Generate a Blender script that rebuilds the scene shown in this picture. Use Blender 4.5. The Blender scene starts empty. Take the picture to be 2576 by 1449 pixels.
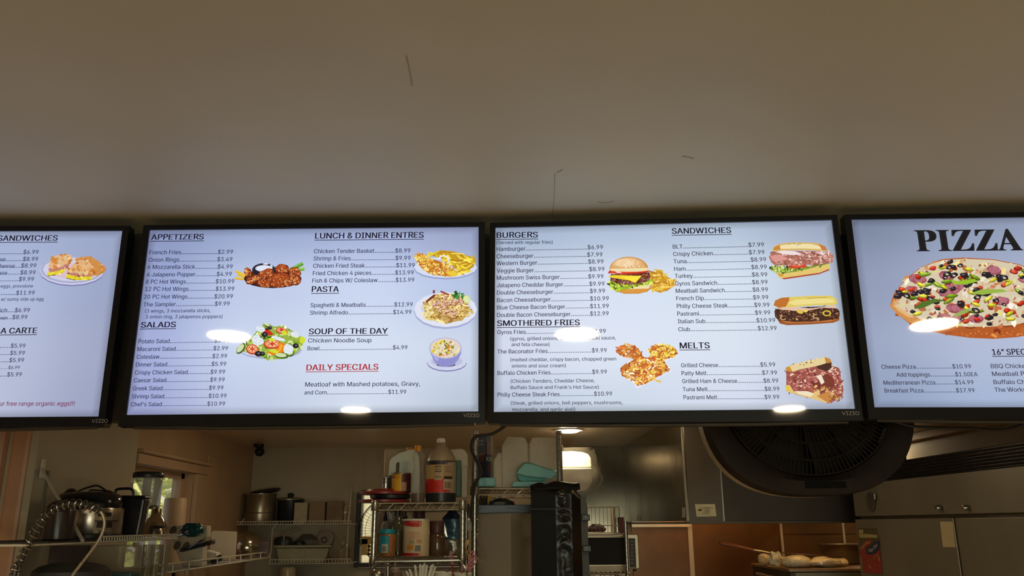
import bpy, bmesh, math, random
from mathutils import Vector, Matrix
from mathutils import noise as mnoise
from mathutils.geometry import tessellate_polygon, interpolate_bezier
sc = bpy.context.scene
COL = sc.collection
PI = math.pi
# ---------------------------------------------------------------- camera
FPX = 2100.0
CX, CY = 1288.0, 724.5
EYE = Vector((0, 0, 1.65))
_p, _y, _r = math.radians(15.8), math.radians(-1.45), math.radians(0.38)
FW = Vector((-math.sin(_y)*math.cos(_p), math.cos(_y)*math.cos(_p), math.sin(_p)))
_r0 = Vector((math.cos(_y), math.sin(_y), 0)); _u0 = _r0.cross(FW)
RT = _r0*math.cos(_r) - _u0*math.sin(_r)
UP = _r0*math.sin(_r) + _u0*math.cos(_r)
cd = bpy.data.cameras.new('camera'); cam = bpy.data.objects.new('camera', cd); COL.objects.link(cam)
cd.sensor_width = 36.0; cd.lens = FPX*36.0/2576.0; cd.clip_start = 0.05
cam.matrix_world = Matrix(((RT.x, UP.x, -FW.x, EYE.x), (RT.y, UP.y, -FW.y, EYE.y), (RT.z, UP.z, -FW.z, EYE.z), (0, 0, 0, 1)))
sc.camera = cam
# ---------------------------------------------------------------- view, world
sc.view_settings.view_transform = 'Standard'; sc.view_settings.look = 'None'
sc.view_settings.gamma = 1.0; sc.view_settings.use_curve_mapping = False
sc.view_settings.exposure = 0.0
try:
    sc.cycles.use_denoising = True
    sc.cycles.max_bounces = 10; sc.cycles.diffuse_bounces = 6; sc.cycles.glossy_bounces = 4
    sc.cycles.transparent_max_bounces = 16; sc.cycles.sample_clamp_indirect = 3.0
    sc.cycles.caustics_reflective = False; sc.cycles.caustics_refractive = False
except Exception: pass
wd = bpy.data.worlds.new('daylight_sky'); sc.world = wd; wd.use_nodes = True
nt = wd.node_tree; bg = nt.nodes['Background']
sky = nt.nodes.new('ShaderNodeTexSky'); sky.sky_type = 'PREETHAM'; sky.turbidity = 5
sky.sun_direction = (0.3, 0.5, 0.6)
nt.links.new(sky.outputs[0], bg.inputs[0]); bg.inputs[1].default_value = 1.4
sun = bpy.data.lights.new('sun', 'SUN'); sun.energy = 3.5; sun.angle = 0.02; sun.color = (1.0, 0.93, 0.75)
so_ = bpy.data.objects.new('sun', sun); COL.objects.link(so_); so_.rotation_euler = Vector((-0.68, 0.36, -0.62)).to_track_quat('-Z', 'Y').to_euler()
CEIL = 2.50      # dining room ceiling
KC = 2.20        # kitchen ceiling
KBACK = 6.254    # kitchen back wall
XL, XR = -1.74, 2.75
LEDC = (1.0, 0.80, 0.50)
DINING_L, KITCHEN_L = 115.0, 42.0
# daylight entering by the shop window behind the customer
dl = bpy.data.lights.new('shop_window_daylight', 'AREA'); dl.shape = 'RECTANGLE'; dl.size = 3.4; dl.size_y = 1.5
dl.energy = 62; dl.color = (0.92, 1.0, 0.78)
do = bpy.data.objects.new('shop_window_daylight', dl); COL.objects.link(do)
do.location = (0.9, -4.55, 1.35); do.rotation_euler = (math.radians(90+8), 0, 0)
# ---------------------------------------------------------------- helpers
def ray(x, y): return FW + RT*((x-CX)/FPX) - UP*((y-CY)/FPX)
def at(x, y, Y):
    d = ray(x, y); return EYE + d*(Y/d.y)
def atx(x, y, X):
    d = ray(x, y); return EYE + d*(X/d.x)
def atz(x, y, Z):
    d = ray(x, y); return EYE + d*((Z-EYE.z)/d.z)
def mpp(Y): return (at(1400, 1300, Y)-at(1300, 1300, Y)).x/100.0
def lin1(c): c = c/255.0; return c/12.92 if c <= 0.04045 else ((c+0.055)/1.055)**2.4
def lin(c): return tuple(lin1(v) for v in c)
MATS = {}
def mat(name, rgb, rough=0.6, metal=0.0, var=0.10, scale=30.0, bump=0.0, spec=0.5, stretch=None, coat=0.0):
    """Procedural surface: noise varies the albedo, roughness and relief."""
    if name in MATS: return MATS[name]
    m = bpy.data.materials.new(name); m.use_nodes = True; nt = m.node_tree; N, L = nt.nodes, nt.links
    b = N['Principled BSDF']; tc = N.new('ShaderNodeTexCoord'); mp = N.new('ShaderNodeMapping')
    L.new(tc.outputs['Object'], mp.inputs[0])
    if stretch: mp.inputs['Scale'].default_value = stretch
    n = N.new('ShaderNodeTexNoise'); n.inputs['Scale'].default_value = scale; n.inputs['Detail'].default_value = 4
    L.new(mp.outputs[0], n.inputs['Vector'])
    cr = N.new('ShaderNodeValToRGB'); c = rgb
    cr.color_ramp.elements[0].position = 0.3; cr.color_ramp.elements[1].position = 0.7
    cr.color_ramp.elements[0].color = (*[max(0, v*(1-var)) for v in c], 1)
    cr.color_ramp.elements[1].color = (*[min(1, v*(1+var)) for v in c], 1)
    L.new(n.outputs[0], cr.inputs[0]); L.new(cr.outputs[0], b.inputs['Base Color'])
    b.inputs['Roughness'].default_value = rough; b.inputs['Metallic'].default_value = metal
    b.inputs['Specular IOR Level'].default_value = spec
    if coat: b.inputs['Coat Weight'].default_value = coat; b.inputs['Coat Roughness'].default_value = 0.08
    if bump:
        bp = N.new('ShaderNodeBump'); bp.inputs['Strength'].default_value = bump; bp.inputs['Distance'].default_value = 0.01
        L.new(n.outputs[0], bp.inputs['Height']); L.new(bp.outputs[0], b.inputs['Normal'])
    MATS[name] = m; return m
def film(name, rgb, clear=0.7, rough=0.15):
    if name in MATS: return MATS[name]
    m = mat(name, rgb, rough, 0, 0.1, 12, 0.4); nt = m.node_tree; N, L = nt.nodes, nt.links
    out = [n for n in N if n.type == 'OUTPUT_MATERIAL'][0]; b = N['Principled BSDF']
    t = N.new('ShaderNodeBsdfTransparent'); mx = N.new('ShaderNodeMixShader')
    lw = N.new('ShaderNodeLayerWeight'); lw.inputs[0].default_value = 0.35
    mr = N.new('ShaderNodeMapRange'); mr.inputs[3].default_value = clear; mr.inputs[4].default_value = max(0, clear-0.25)
    L.new(lw.outputs['Facing'], mr.inputs[0]); L.new(mr.outputs[0], mx.inputs[0])
    L.new(b.outputs[0], mx.inputs[1]); L.new(t.outputs[0], mx.inputs[2]); L.new(mx.outputs[0], out.inputs[0])
    return m
def glow(name, rgb, strength):
    if name in MATS: return MATS[name]
    m = bpy.data.materials.new(name); m.use_nodes = True; nt = m.node_tree; b = nt.nodes['Principled BSDF']
    n = nt.nodes.new('ShaderNodeTexNoise'); n.inputs['Scale'].default_value = 3
    mx = nt.nodes.new('ShaderNodeMix'); mx.data_type = 'RGBA'; mx.inputs[0].default_value = 0.02
    mx.inputs[6].default_value = (*rgb, 1); nt.links.new(n.outputs[1], mx.inputs[7])
    nt.links.new(mx.outputs[2], b.inputs['Emission Color']); b.inputs['Emission Strength'].default_value = strength
    b.inputs['Base Color'].default_value = (*rgb, 1); MATS[name] = m; return m
def colattr_mat(name, emit=1.0, rough=0.04, base=0.0, spec=0.5):
    """Lit by the picture itself (screens) or plain print (labels); colours come from the mesh."""
    if name in MATS: return MATS[name]
    m = bpy.data.materials.new(name); m.use_nodes = True; nt = m.node_tree; b = nt.nodes['Principled BSDF']
    a = nt.nodes.new('ShaderNodeVertexColor'); a.layer_name = 'Col'
    n = nt.nodes.new('ShaderNodeTexNoise'); n.inputs['Scale'].default_value = 250.0
    mr = nt.nodes.new('ShaderNodeMapRange'); mr.inputs[3].default_value = 0.965; mr.inputs[4].default_value = 1.035
    nt.links.new(n.outputs[0], mr.inputs[0])
    vm = nt.nodes.new('ShaderNodeVectorMath'); vm.operation = 'SCALE'
    nt.links.new(a.outputs[0], vm.inputs[0]); nt.links.new(mr.outputs[0], vm.inputs['Scale'])
    if emit:
        nt.links.new(vm.outputs[0], b.inputs['Emission Color']); b.inputs['Emission Strength'].default_value = emit
        b.inputs['Base Color'].default_value = (0.01, 0.01, 0.012, 1)
    else:
        nt.links.new(vm.outputs[0], b.inputs['Base Color'])
    b.inputs['Roughness'].default_value = rough; b.inputs['Specular IOR Level'].default_value = spec
    MATS[name] = m; return m
# ---------------------------------------------------------------- mesh builder
class MB:
    def __init__(s): s.v = []; s.f = []; s.c = []; s.cur = None; s.z = 0
    def add(s, vs, fs, col=None):
        o = len(s.v); s.v += [Vector(v) for v in vs]
        s.f += [tuple(i+o for i in f) for f in fs]; s.c += [col or s.cur]*len(fs); return s
    def box(s, x0, x1, y0, y1, z0, z1, col=None):
        return s.add([(x0,y0,z0),(x1,y0,z0),(x1,y1,z0),(x0,y1,z0),(x0,y0,z1),(x1,y0,z1),(x1,y1,z1),(x0,y1,z1)],
                     [(0,3,2,1),(4,5,6,7),(0,1,5,4),(1,2,6,5),(2,3,7,6),(3,0,4,7)], col)
    def rbox(s, c, sz, M=None, col=None):
        o = len(s.v); a, b, d = [v/2 for v in sz]; s.box(-a, a, -b, b, -d, d, col)
        c = Vector(c)
        for i in range(o, len(s.v)): s.v[i] = (M @ s.v[i] if M else s.v[i]) + c
        return s
    def lathe(s, c, prof, n=24, M=None, cap=True, col=None, arc=2*PI, sq=0):
        c = Vector(c); vs, fs = [], []; m = len(prof); full = arc > 6.28
        k = n if full else n+1
        for r, z in prof:
            for i in range(k):
                a = arc*i/n; rr = r
                if sq: rr = r/((abs(math.cos(a))**sq+abs(math.sin(a))**sq)**(1.0/sq))
                p = Vector((rr*math.cos(a), rr*math.sin(a), z)); vs.append((M @ p if M else p)+c)
        for j in range(m-1):
            for i in range(n):
                i2 = (i+1) % k
                fs.append((j*k+i, j*k+i2, (j+1)*k+i2, (j+1)*k+i))
        if cap and full:
            if prof[0][0] > 1e-6: fs.append(tuple(range(k))[::-1])
            if prof[-1][0] > 1e-6: fs.append(tuple((m-1)*k+i for i in range(k)))
        return s.add(vs, fs, col)
    def tube(s, pts, r, n=8, closed=False, col=None):
        pts = [Vector(p) for p in pts]; m = len(pts); vs, fs = [], []
        rs = r if isinstance(r, (list, tuple)) else [r]*m
        t0 = (pts[1]-pts[0]).normalized(); nn = t0.orthogonal().normalized()
        for i, p in enumerate(pts):
            if closed: t = pts[(i+1) % m]-pts[i-1]
            else: t = pts[min(i+1, m-1)]-pts[max(i-1, 0)]
            t = t.normalized() if t.length > 1e-9 else t0
            nn = (nn - t*nn.dot(t)); nn = nn.normalized() if nn.length > 1e-6 else t.orthogonal().normalized()
            b = t.cross(nn)
            for k in range(n):
                a = 2*PI*k/n; vs.append(p + (nn*math.cos(a)+b*math.sin(a))*rs[i])
        for i in range(m if closed else m-1):
            j = (i+1) % m
            for k in range(n): k2 = (k+1) % n; fs.append((i*n+k, i*n+k2, j*n+k2, j*n+k))
        if not closed: fs.append(tuple(range(n))[::-1]); fs.append(tuple((m-1)*n+k for k in range(n)))
        return s.add(vs, fs, col)
    def prism(s, pts, d, col=None):
        """polygon pts (3d list) extruded by vector d"""
        n = len(pts); d = Vector(d); a = [Vector(p) for p in pts]
        return s.add(a+[p+d for p in a], [tuple(range(n)), tuple(range(2*n-1, n-1, -1))]+[(i, i+n, (i+1) % n+n, (i+1) % n) for i in range(n)], col)
    def poly(s, pts, col=None): return s.add(pts, [tuple(range(len(pts)))], col)
    def grid(s, fn, nu, nv, col=None, close_u=False):
        vs = [fn(i/nu, j/nv) for j in range(nv+1) for i in range(nu+1)]
        return s.add(vs, [(j*(nu+1)+i, j*(nu+1)+i+1, (j+1)*(nu+1)+i+1, (j+1)*(nu+1)+i) for j in range(nv) for i in range(nu)], col)
    def build(s, name, m, parent=None, smooth=False, bevel=0, recalc=True, world=True, sub=0, loc=None, solid=0):
        me = bpy.data.meshes.new(name)
        off = Vector((0, 0, 0))
        if parent is not None and world: off = ROOTLOC.get(parent.name, Vector((0, 0, 0)))
        if parent is None:
            if loc is None:
                xs = [v.x for v in s.v]; ys = [v.y for v in s.v]; zs = [v.z for v in s.v]
                loc = ((min(xs)+max(xs))/2, (min(ys)+max(ys))/2, min(zs))
            off = Vector(loc)
        me.from_pydata([tuple(v-off) for v in s.v], [], s.f)
        if recalc:
            bm = bmesh.new(); bm.from_mesh(me); bmesh.ops.recalc_face_normals(bm, faces=bm.faces); bm.to_mesh(me); bm.free()
        if any(c is not None for c in s.c):
            at_ = me.color_attributes.new('Col', 'FLOAT_COLOR', 'CORNER'); buf = []
            for p, c in zip(me.polygons, s.c):
                c = c or (0.5, 0.5, 0.5)
                if isinstance(c[0], (tuple, list)):
                    for k in range(p.loop_total): buf += [*c[k], 1.0]
                else:
                    for _ in range(p.loop_total): buf += [*c, 1.0]
            at_.data.foreach_set('color', buf)
        me.materials.append(m)
        if smooth:
            for p in me.polygons: p.use_smooth = True
            try: me.set_sharp_from_angle(angle=math.radians(40))
            except Exception: pass
        o = bpy.data.objects.new(name, me); COL.objects.link(o)
        if parent is not None: o.parent = parent; ROOTLOC[o.name] = off
        else: o.location = off; ROOTLOC[o.name] = off
        if bevel:
            b = o.modifiers.new('bevel', 'BEVEL'); b.width = bevel; b.segments = 2; b.limit_method = 'ANGLE'; b.angle_limit = math.radians(40)
        if sub:
            b = o.modifiers.new('smooth', 'SUBSURF'); b.levels = sub; b.render_levels = sub
        if solid:
            b = o.modifiers.new('thick', 'SOLIDIFY'); b.thickness = solid; b.offset = 0
        return o
ROOTLOC = {}
def thing(name, label, cat, loc, group=None, M=None):
    o = bpy.data.objects.new(name, None); COL.objects.link(o); o.empty_display_size = 0.05
    if M is not None: o.matrix_world = Matrix.Translation(Vector(loc)) @ M.to_4x4(); ROOTLOC[o.name] = Vector((0, 0, 0))
    else: o.location = loc; ROOTLOC[o.name] = Vector(loc)
    o['label'] = label; o['category'] = cat
    if group: o['group'] = group
    return o
def tag(o, label, cat, group=None):
    o['label'] = label; o['category'] = cat
    if group: o['group'] = group
    return o
def struct(o, label=None):
    o['kind'] = 'structure'
    if label: o['label'] = label
    return o
def dup(root, delta, label=None):
    r = root.copy(); COL.objects.link(r); r.location = root.location + Vector(delta)
    if label: r['label'] = label
    for ch in list(root.children):
        c = ch.copy(); COL.objects.link(c); c.parent = r
        for g in list(ch.children):
            d = g.copy(); COL.objects.link(d); d.parent = c
    return r
def pbox(x0, y0, x1, y1, Y, dep, mb=None, col=None):
    """box whose front face covers the photo rectangle at distance Y"""
    a = at(x0, y1, Y); b = at(x1, y0, Y); mb = mb or MB()
    return mb.box(a.x, b.x, Y, Y+dep, a.z, b.z, col)
def plathe(cx, Y, prof, n=24, mb=None, col=None, sq=0):
    """lathe about a vertical axis; profile of (half width px, row px), bottom to top"""
    s_ = mpp(Y); c = at(cx, prof[0][1], Y); mb = mb or MB()
    pr = [(w*s_, at(cx, y, Y).z-c.z) for w, y in prof]
    return mb.lathe((c.x, Y, c.z), pr, n, col=col, sq=sq)
# ---------------------------------------------------------------- text
FONT = None; FONT2 = None
try:
    import os
    FONT = bpy.data.fonts.load(os.path.join(bpy.utils.system_resource('DATAFILES', path='fonts'), 'Inter.woff2'))
    FONT2 = bpy.data.fonts.load(os.path.join(bpy.utils.system_resource('DATAFILES', path='fonts'), 'NotoSansMath-Regular.woff2'))
except Exception:
    FONT = None
_tc = {}
def _raw(txt, bold, res):
    """glyph outlines filled contour by contour (the outlines of one letter may overlap)"""
    c = bpy.data.curves.new('t', 'FONT'); c.body = txt; c.size = 1.0
    if FONT and ord(txt[0]) < 0x3000: c.font = FONT
    if FONT2 and txt in ('P', 'R'): c.font = FONT2; c.size = 1.117
    o = bpy.data.objects.new('t', c); COL.objects.link(o); bpy.context.view_layer.update()
    cu = o.to_curve(bpy.context.evaluated_depsgraph_get()); cont = []
    for sp in cu.splines:
        b = sp.bezier_points; n = len(b); pts = []
        if n:
            for q in range(n):
                p0, p1 = b[q], b[(q+1) % n]; d = (p1.co-p0.co).length
                st = abs((p0.handle_right-p0.co).cross(p1.co-p0.co).length)+abs((p1.handle_left-p0.co).cross(p1.co-p0.co).length)
                k = 1 if st < 1e-6 or d < 1e-6 else res
                seg = interpolate_bezier(p0.co, p0.handle_right, p1.handle_left, p1.co, k+1)
                pts += [(v.x, v.y) for v in seg[:-1]]
        else: pts = [(p.co[0], p.co[1]) for p in sp.points]
        pp = []
        for v in pts:
            if not pp or math.hypot(v[0]-pp[-1][0], v[1]-pp[-1][1]) > 1e-5: pp.append(v)
        if len(pp) > 2: cont.append(pp)
    o.to_curve_clear(); bpy.data.objects.remove(o); bpy.data.curves.remove(c)
    def area(p): return sum(p[q-1][0]*p[q][1]-p[q][0]*p[q-1][1] for q in range(len(p)))/2
    def inside(pt, p):
        r = False; q2 = len(p)-1
        for q in range(len(p)):
            if (p[q][1] > pt[1]) != (p[q2][1] > pt[1]) and pt[0] < (p[q2][0]-p[q][0])*(pt[1]-p[q][1])/(p[q2][1]-p[q][1])+p[q][0]: r = not r
            q2 = q
        return r
    ar = [area(p) for p in cont]
    if not cont: return [], [], 0
    sg = 1 if ar[max(range(len(ar)), key=lambda q: abs(ar[q]))] > 0 else -1
    outs = [q for q in range(len(cont)) if ar[q]*sg > 0]; holes = {q: [] for q in outs}
    for q in range(len(cont)):
        if ar[q]*sg < 0:
            cd_ = [w for w in outs if inside(cont[q][0], cont[w])]
            if cd_: holes[min(cd_, key=lambda w: abs(ar[w]))].append(q)
    vs, fs = [], []
    for w in outs:
        loops = [cont[w]]+[cont[q] for q in holes[w]]
        tr = tessellate_polygon([[Vector((x, y, 0)) for x, y in lp] for lp in loops]); fl = [v for lp in loops for v in lp]
        for dx in ((0,) if not bold else (-bold, bold)):
            off = len(vs); vs += [(x+dx, y) for x, y in fl]; fs += [tuple(v+off for v in t) for t in tr]
    return vs, fs, 0
def _char(ch, bold):
    k = (ch, bold)
    if k not in _tc:
        big = ord(ch) > 0x3000
        adv = max(v[0] for v in _raw(ch+('\U0001D408' if big else 'l'), 0, 2)[0]) - max(v[0] for v in _raw('\U0001D408' if big else 'l', 0, 2)[0])
        best = None
        if ch != ' ':
            best = _raw(ch, bold, 3)
        _tc[k] = (best, adv)
    return _tc[k]
_ts = {}
def glyphs(txt, bold=0.0):
    k = (txt, bold)
    if k in _ts: return _ts[k]
    x = 0.0; vs, fs = [], []
    for ch in txt:
        g, adv = _char(ch, bold)
        if g:
            o = len(vs); vs += [(a+x, b) for a, b in g[0]]; fs += [tuple(q+o for q in f) for f in g[1]]
        x += adv
    _ts[k] = (vs, fs); return _ts[k]
CAPH = max(v[1] for v in glyphs('H')[0]); CAPB = max(v[1] for v in glyphs('\U0001D408')[0])
def text_on(mb, txt, p0, p1, caph, place, col, bold=0.0, anchor='l', fit=True, xs=1.0):
    """lay txt on a surface: p0,p1 baseline ends in surface units, place(u,v)->3d"""
    vs, fs = glyphs(txt, bold)
    if not vs: return 0
    x0 = min(v[0] for v in vs); x1 = max(v[0] for v in vs)
    s_ = caph/(CAPB if ord(txt[0]) > 0x3000 else CAPH); L = math.hypot(p1[0]-p0[0], p1[1]-p0[1]); d = ((p1[0]-p0[0])/L, (p1[1]-p0[1])/L)
    sx = L/(x1-x0) if fit else s_*xs
    base = p0 if anchor == 'l' or fit else (p1[0]-d[0]*sx*(x1-x0), p1[1]-d[1]*sx*(x1-x0))
    pts = []
    for x, y in vs:
        a = (x-x0)*sx; b = y*s_
        pts.append(place(base[0]+d[0]*a-d[1]*b, base[1]+d[1]*a+d[0]*b))
    mb.add(pts, fs, col)
    return sx*(x1-x0)
def label_print(name, parent, lines, cx, y0, y1, hw, Y, R, col, curved=True):
    """rows of print on the front of a round or flat pack; lines = [(text, rel x0, rel x1, rel row, cap px)]"""
    s_ = mpp(Y); mb = MB(); c = at(cx, (y0+y1)/2, Y)
    for t, a, b, row, cap in lines:
        z = at(cx, y0+(y1-y0)*row, Y).z
        def place(u, v):
            if curved: th = u/R; return (c.x+R*math.sin(th), c.y-R*math.cos(th)-0.0012, v)
            return (c.x+u, c.y-0.0012, v)
        if t is None:
            x0_, x1_ = a*hw*s_, b*hw*s_; n = 6 if curved else 1; h = cap*s_
            for i in range(n):
                u0 = x0_+(x1_-x0_)*i/n; u1 = x0_+(x1_-x0_)*(i+1)/n
                mb.poly([place(u0, z), place(u1, z), place(u1, z+h), place(u0, z+h)], lin(col))
        else:
            text_on(mb, t, (a*hw*s_, z), (b*hw*s_, z), cap*s_, place, lin(col))
    return mb.build(name, colattr_mat('label_ink', 0, 0.5), parent, recalc=False)
# ================================================================ ROOM SHELL
paint = mat('ceiling_paint_light_mottle', (0.48, 0.448, 0.355), 0.55, 0, 0.09, 1.1, 0.0)  # broad albedo noise also stands in for mottled light on the ceiling
kpaint = mat('kitchen_ceiling_paint', (0.76, 0.62, 0.44), 0.30, 0, 0.05, 2.0, 0.0)
wallm = mat('cream_wall_paint', (0.46, 0.39, 0.275), 0.6, 0, 0.06, 2.5, 0.05)
warmwall = mat('tan_wall_paint', (0.50, 0.33, 0.20), 0.55, 0, 0.07, 3.0, 0.05)
dark = mat('dark_brown_paint', (0.05, 0.04, 0.032), 0.7, 0, 0.15, 8)
tile = mat('floor_tile', (0.56, 0.46, 0.33), 0.45, 0, 0.12, 6)
steel = mat('brushed_steel', (0.42, 0.38, 0.31), 0.28, 0.9, 0.10, 14, 0.0, stretch=(1, 1, 0.08))
steelw = mat('wavy_steel_sheet', (0.17, 0.145, 0.105), 0.15, 0.97, 0.06, 3, 0.22, stretch=(1, 1, 0.35))
steeld = mat('dull_steel', (0.26, 0.225, 0.17), 0.42, 0.75, 0.10, 10, 0.0)
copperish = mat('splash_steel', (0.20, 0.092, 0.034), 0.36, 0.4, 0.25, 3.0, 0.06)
chrome = mat('chrome_wire', (0.44, 0.41, 0.36), 0.24, 0.95, 0.05, 40)
whitewire = mat('white_coated_wire', (0.62, 0.56, 0.46), 0.4, 0, 0.05, 30)
struct(MB().box(-4, 4, -4.7, KBACK, -0.1, 0).build('floor', tile))
struct(MB().box(-4, 4, -4.7, 3.25, CEIL, CEIL+0.1).build('ceiling', paint))
struct(MB().box(-4, 4, 3.19, 3.25, KC, CEIL).build('wall_soffit', paint))
struct(MB().box(XL-0.25, XR+0.1, 3.25, KBACK+0.1, KC, KC+0.1).build('ceiling_kitchen', kpaint))
struct(MB().box(-4, 4, 2.40, 2.45, 1.937, CEIL).build('wall_header', dark))
struct(MB().box(-4.1, -4, -4.7, 3.25, 0, CEIL).build('wall_dining_left', wallm))
struct(MB().box(4, 4.1, -4.7, 3.25, 0, CEIL).build('wall_dining_right', wallm))
wf = MB(); wf.box(-4, -1.0, -4.8, -4.7, 0, CEIL).box(2.8, 4, -4.8, -4.7, 0, CEIL).box(-1.0, 2.8, -4.8, -4.7, 0, 0.55).box(-1.0, 2.8, -4.8, -4.7, 2.2, CEIL)
struct(wf.build('wall_front', wallm))
g = MB().box(-1.0, 2.8, -4.77, -4.75, 0.55, 2.2).build('window_2', film('shop_window_glass', (0.5, 0.55, 0.5), 0.85, 0.05)); struct(g)
struct(MB().box(-4, XL-0.12, 3.27, 3.33, 0, KC+0.3).build('wall_pantry_end', warmwall))
struct(MB().box(XR, 4, 3.25, 3.33, 0, KC+0.3).build('wall_kitchen_end', wallm))
# mouldings at the near end of the left kitchen wall
for i, (x0, x1, dy) in enumerate([(-2.6, -2.16, 0.0), (-2.125, -2.07, 0.012), (-2.055, -1.99, 0.03), (-1.975, -1.83, 0.018), (-1.82, -1.745, 0.0)]):
    struct(MB().box(x0, x1, 3.24-dy, 3.27, 0, KC).build('trim_%d' % (i+1), mat('salmon_trim_paint', (0.52, 0.27, 0.16), 0.45, 0, 0.08, 2), bevel=0.022))
# left kitchen wall: plain near part, then the part with the window
yw0 = atx(340, 1180, XL+0.02).y
struct(MB().box(XL-0.2, XL+0.02, 3.25, yw0, 0, KC).build('wall_left', wallm))
wy1 = atx(487, 1190, XL).y; wz1 = 1.945; wz0 = 1.38; wy0 = yw0+0.02
wl = MB().box(XL-0.1, XL, yw0, wy0, 0, KC).box(XL-0.1, XL, wy1, KBACK, 0, KC).box(XL-0.1, XL, wy0, wy1, wz1, KC).box(XL-0.1, XL, wy0, wy1, 0, wz0)
struct(wl.build('wall_left', warmwall))
cy1 = atx(517, 1171, XL).y; ctop = atx(430, 1157, XL).z
cs = MB().box(XL, XL+0.025, wy1+0.004, cy1, wz0-0.08, wz1).box(XL, XL+0.025, wy0, cy1, wz1+0.002, ctop)
struct(cs.build('window_casing', warmwall, bevel=0.004))
cs = MB().box(XL, XL+0.045, wy0, cy1+0.01, ctop+0.001, ctop+0.02)
struct(cs.build('window_head_moulding', warmwall, bevel=0.006))
py1 = atx(557, 1180, XL).y
struct(MB().box(XL, XL+0.012, cy1+0.012, py1, 1.2, atx(540, 1150, XL).z).build('trim_6', warmwall, bevel=0.004))
w1 = bpy.data.objects.new('window_1', None); COL.objects.link(w1); w1.location = (XL-0.14, (wy0+wy1)/2, wz0); ROOTLOC['window_1'] = w1.location.copy(); w1['kind'] = 'structure'
fr = MB(); X0, X1 = XL-0.10, XL-0.05
yr = atx(464, 1200, XL-0.15).y
fr.box(X0, X1, wy0, wy0+0.03, wz0, wz1).box(X0, X1, wy1-0.05, wy1, wz0, wz1).box(X0, X1, wy0, wy1, wz1-0.03, wz1).box(X0, X1, wy0, wy1, wz0, wz0+0.03)
fr.build('window_frame', warmwall, w1)
MB().box(XL-0.077, XL-0.073, wy0+0.03, wy1-0.05, wz0+0.03, wz1-0.03).build('pane', film('window_glass', (0.7, 0.75, 0.7), 0.95, 0.1), w1)
bl = mat('blind_fabric', (0.62, 0.66, 0.68), 0.7, 0, 0.1, 20)
for k, (a, b) in enumerate([(0.60, 0.64), (0.78, 0.82)]):
    ya = wy0+(wy1-wy0)*a; yb = wy0+(wy1-wy0)*b
    MB().prism([(XL-0.15, ya, wz0), (XL-0.12, yb, wz0), (XL-0.116, yb, wz0), (XL-0.146, ya, wz0)], (0, 0, wz1-wz0-0.002)).build('slat', bl, w1)
# garden seen through the window
random.seed(4); lf = MB()
for i in range(5200):
    c = Vector((random.uniform(-5.4, -3.0), random.uniform(6.5, 13.0), random.uniform(0.8, 3.4)))
    M = Matrix.Rotation(random.uniform(0, 6.3), 3, 'Z') @ Matrix.Rotation(random.uniform(0, 3.1), 3, 'X'); s_ = random.uniform(0.05, 0.13)
    lf.add([c+M@Vector(p)*s_ for p in ((-1, 0, 0), (0, -0.5, 0), (1, 0, 0), (0, 0.5, 0.1))], [(0, 1, 2, 3)])
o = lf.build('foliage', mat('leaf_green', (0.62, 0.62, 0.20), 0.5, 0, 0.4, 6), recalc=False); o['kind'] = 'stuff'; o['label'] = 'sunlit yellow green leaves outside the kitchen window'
struct(MB().box(-9, XL-0.25, 3, 14, -0.1, 0).build('ground', mat('garden_soil', (0.2, 0.2, 0.1), 0.9)))
# back and right walls
xs0 = at(1440, 1200, KBACK).x; xh = at(1570, 1200, KBACK).x
hX0, hX1 = at(908, 1340, KBACK).x, at(938, 1340, KBACK).x; hZ0, hZ1 = at(930, 1416, KBACK).z, at(930, 1240, KBACK).z
wb = MB().box(XL-0.2, hX0, KBACK, KBACK+0.1, 0, KC).box(hX1, XR+0.1, KBACK, KBACK+0.1, 0, KC).box(hX0, hX1, KBACK, KBACK+0.1, 0, hZ0).box(hX0, hX1, KBACK, KBACK+0.1, hZ1, KC)
struct(wb.build('wall_back', wallm))
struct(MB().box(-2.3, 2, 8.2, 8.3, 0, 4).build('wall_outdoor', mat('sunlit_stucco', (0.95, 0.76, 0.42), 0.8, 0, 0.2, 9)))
st = MB().box(xs0, xh+0.001, KBACK-0.012, KBACK-0.001, 1.0, KC-0.001); o = struct(st.build('steel_panel', steelw))
struct(MB().box(XR, XR+0.1, 3.33, KBACK, 0, KC).build('wall_right', wallm))
struct(MB().box(XR-0.04, XR-0.001, 3.34, KBACK-0.002, KC-0.05, KC-0.001).build('trim_7', warmwall, bevel=0.005))
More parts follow.
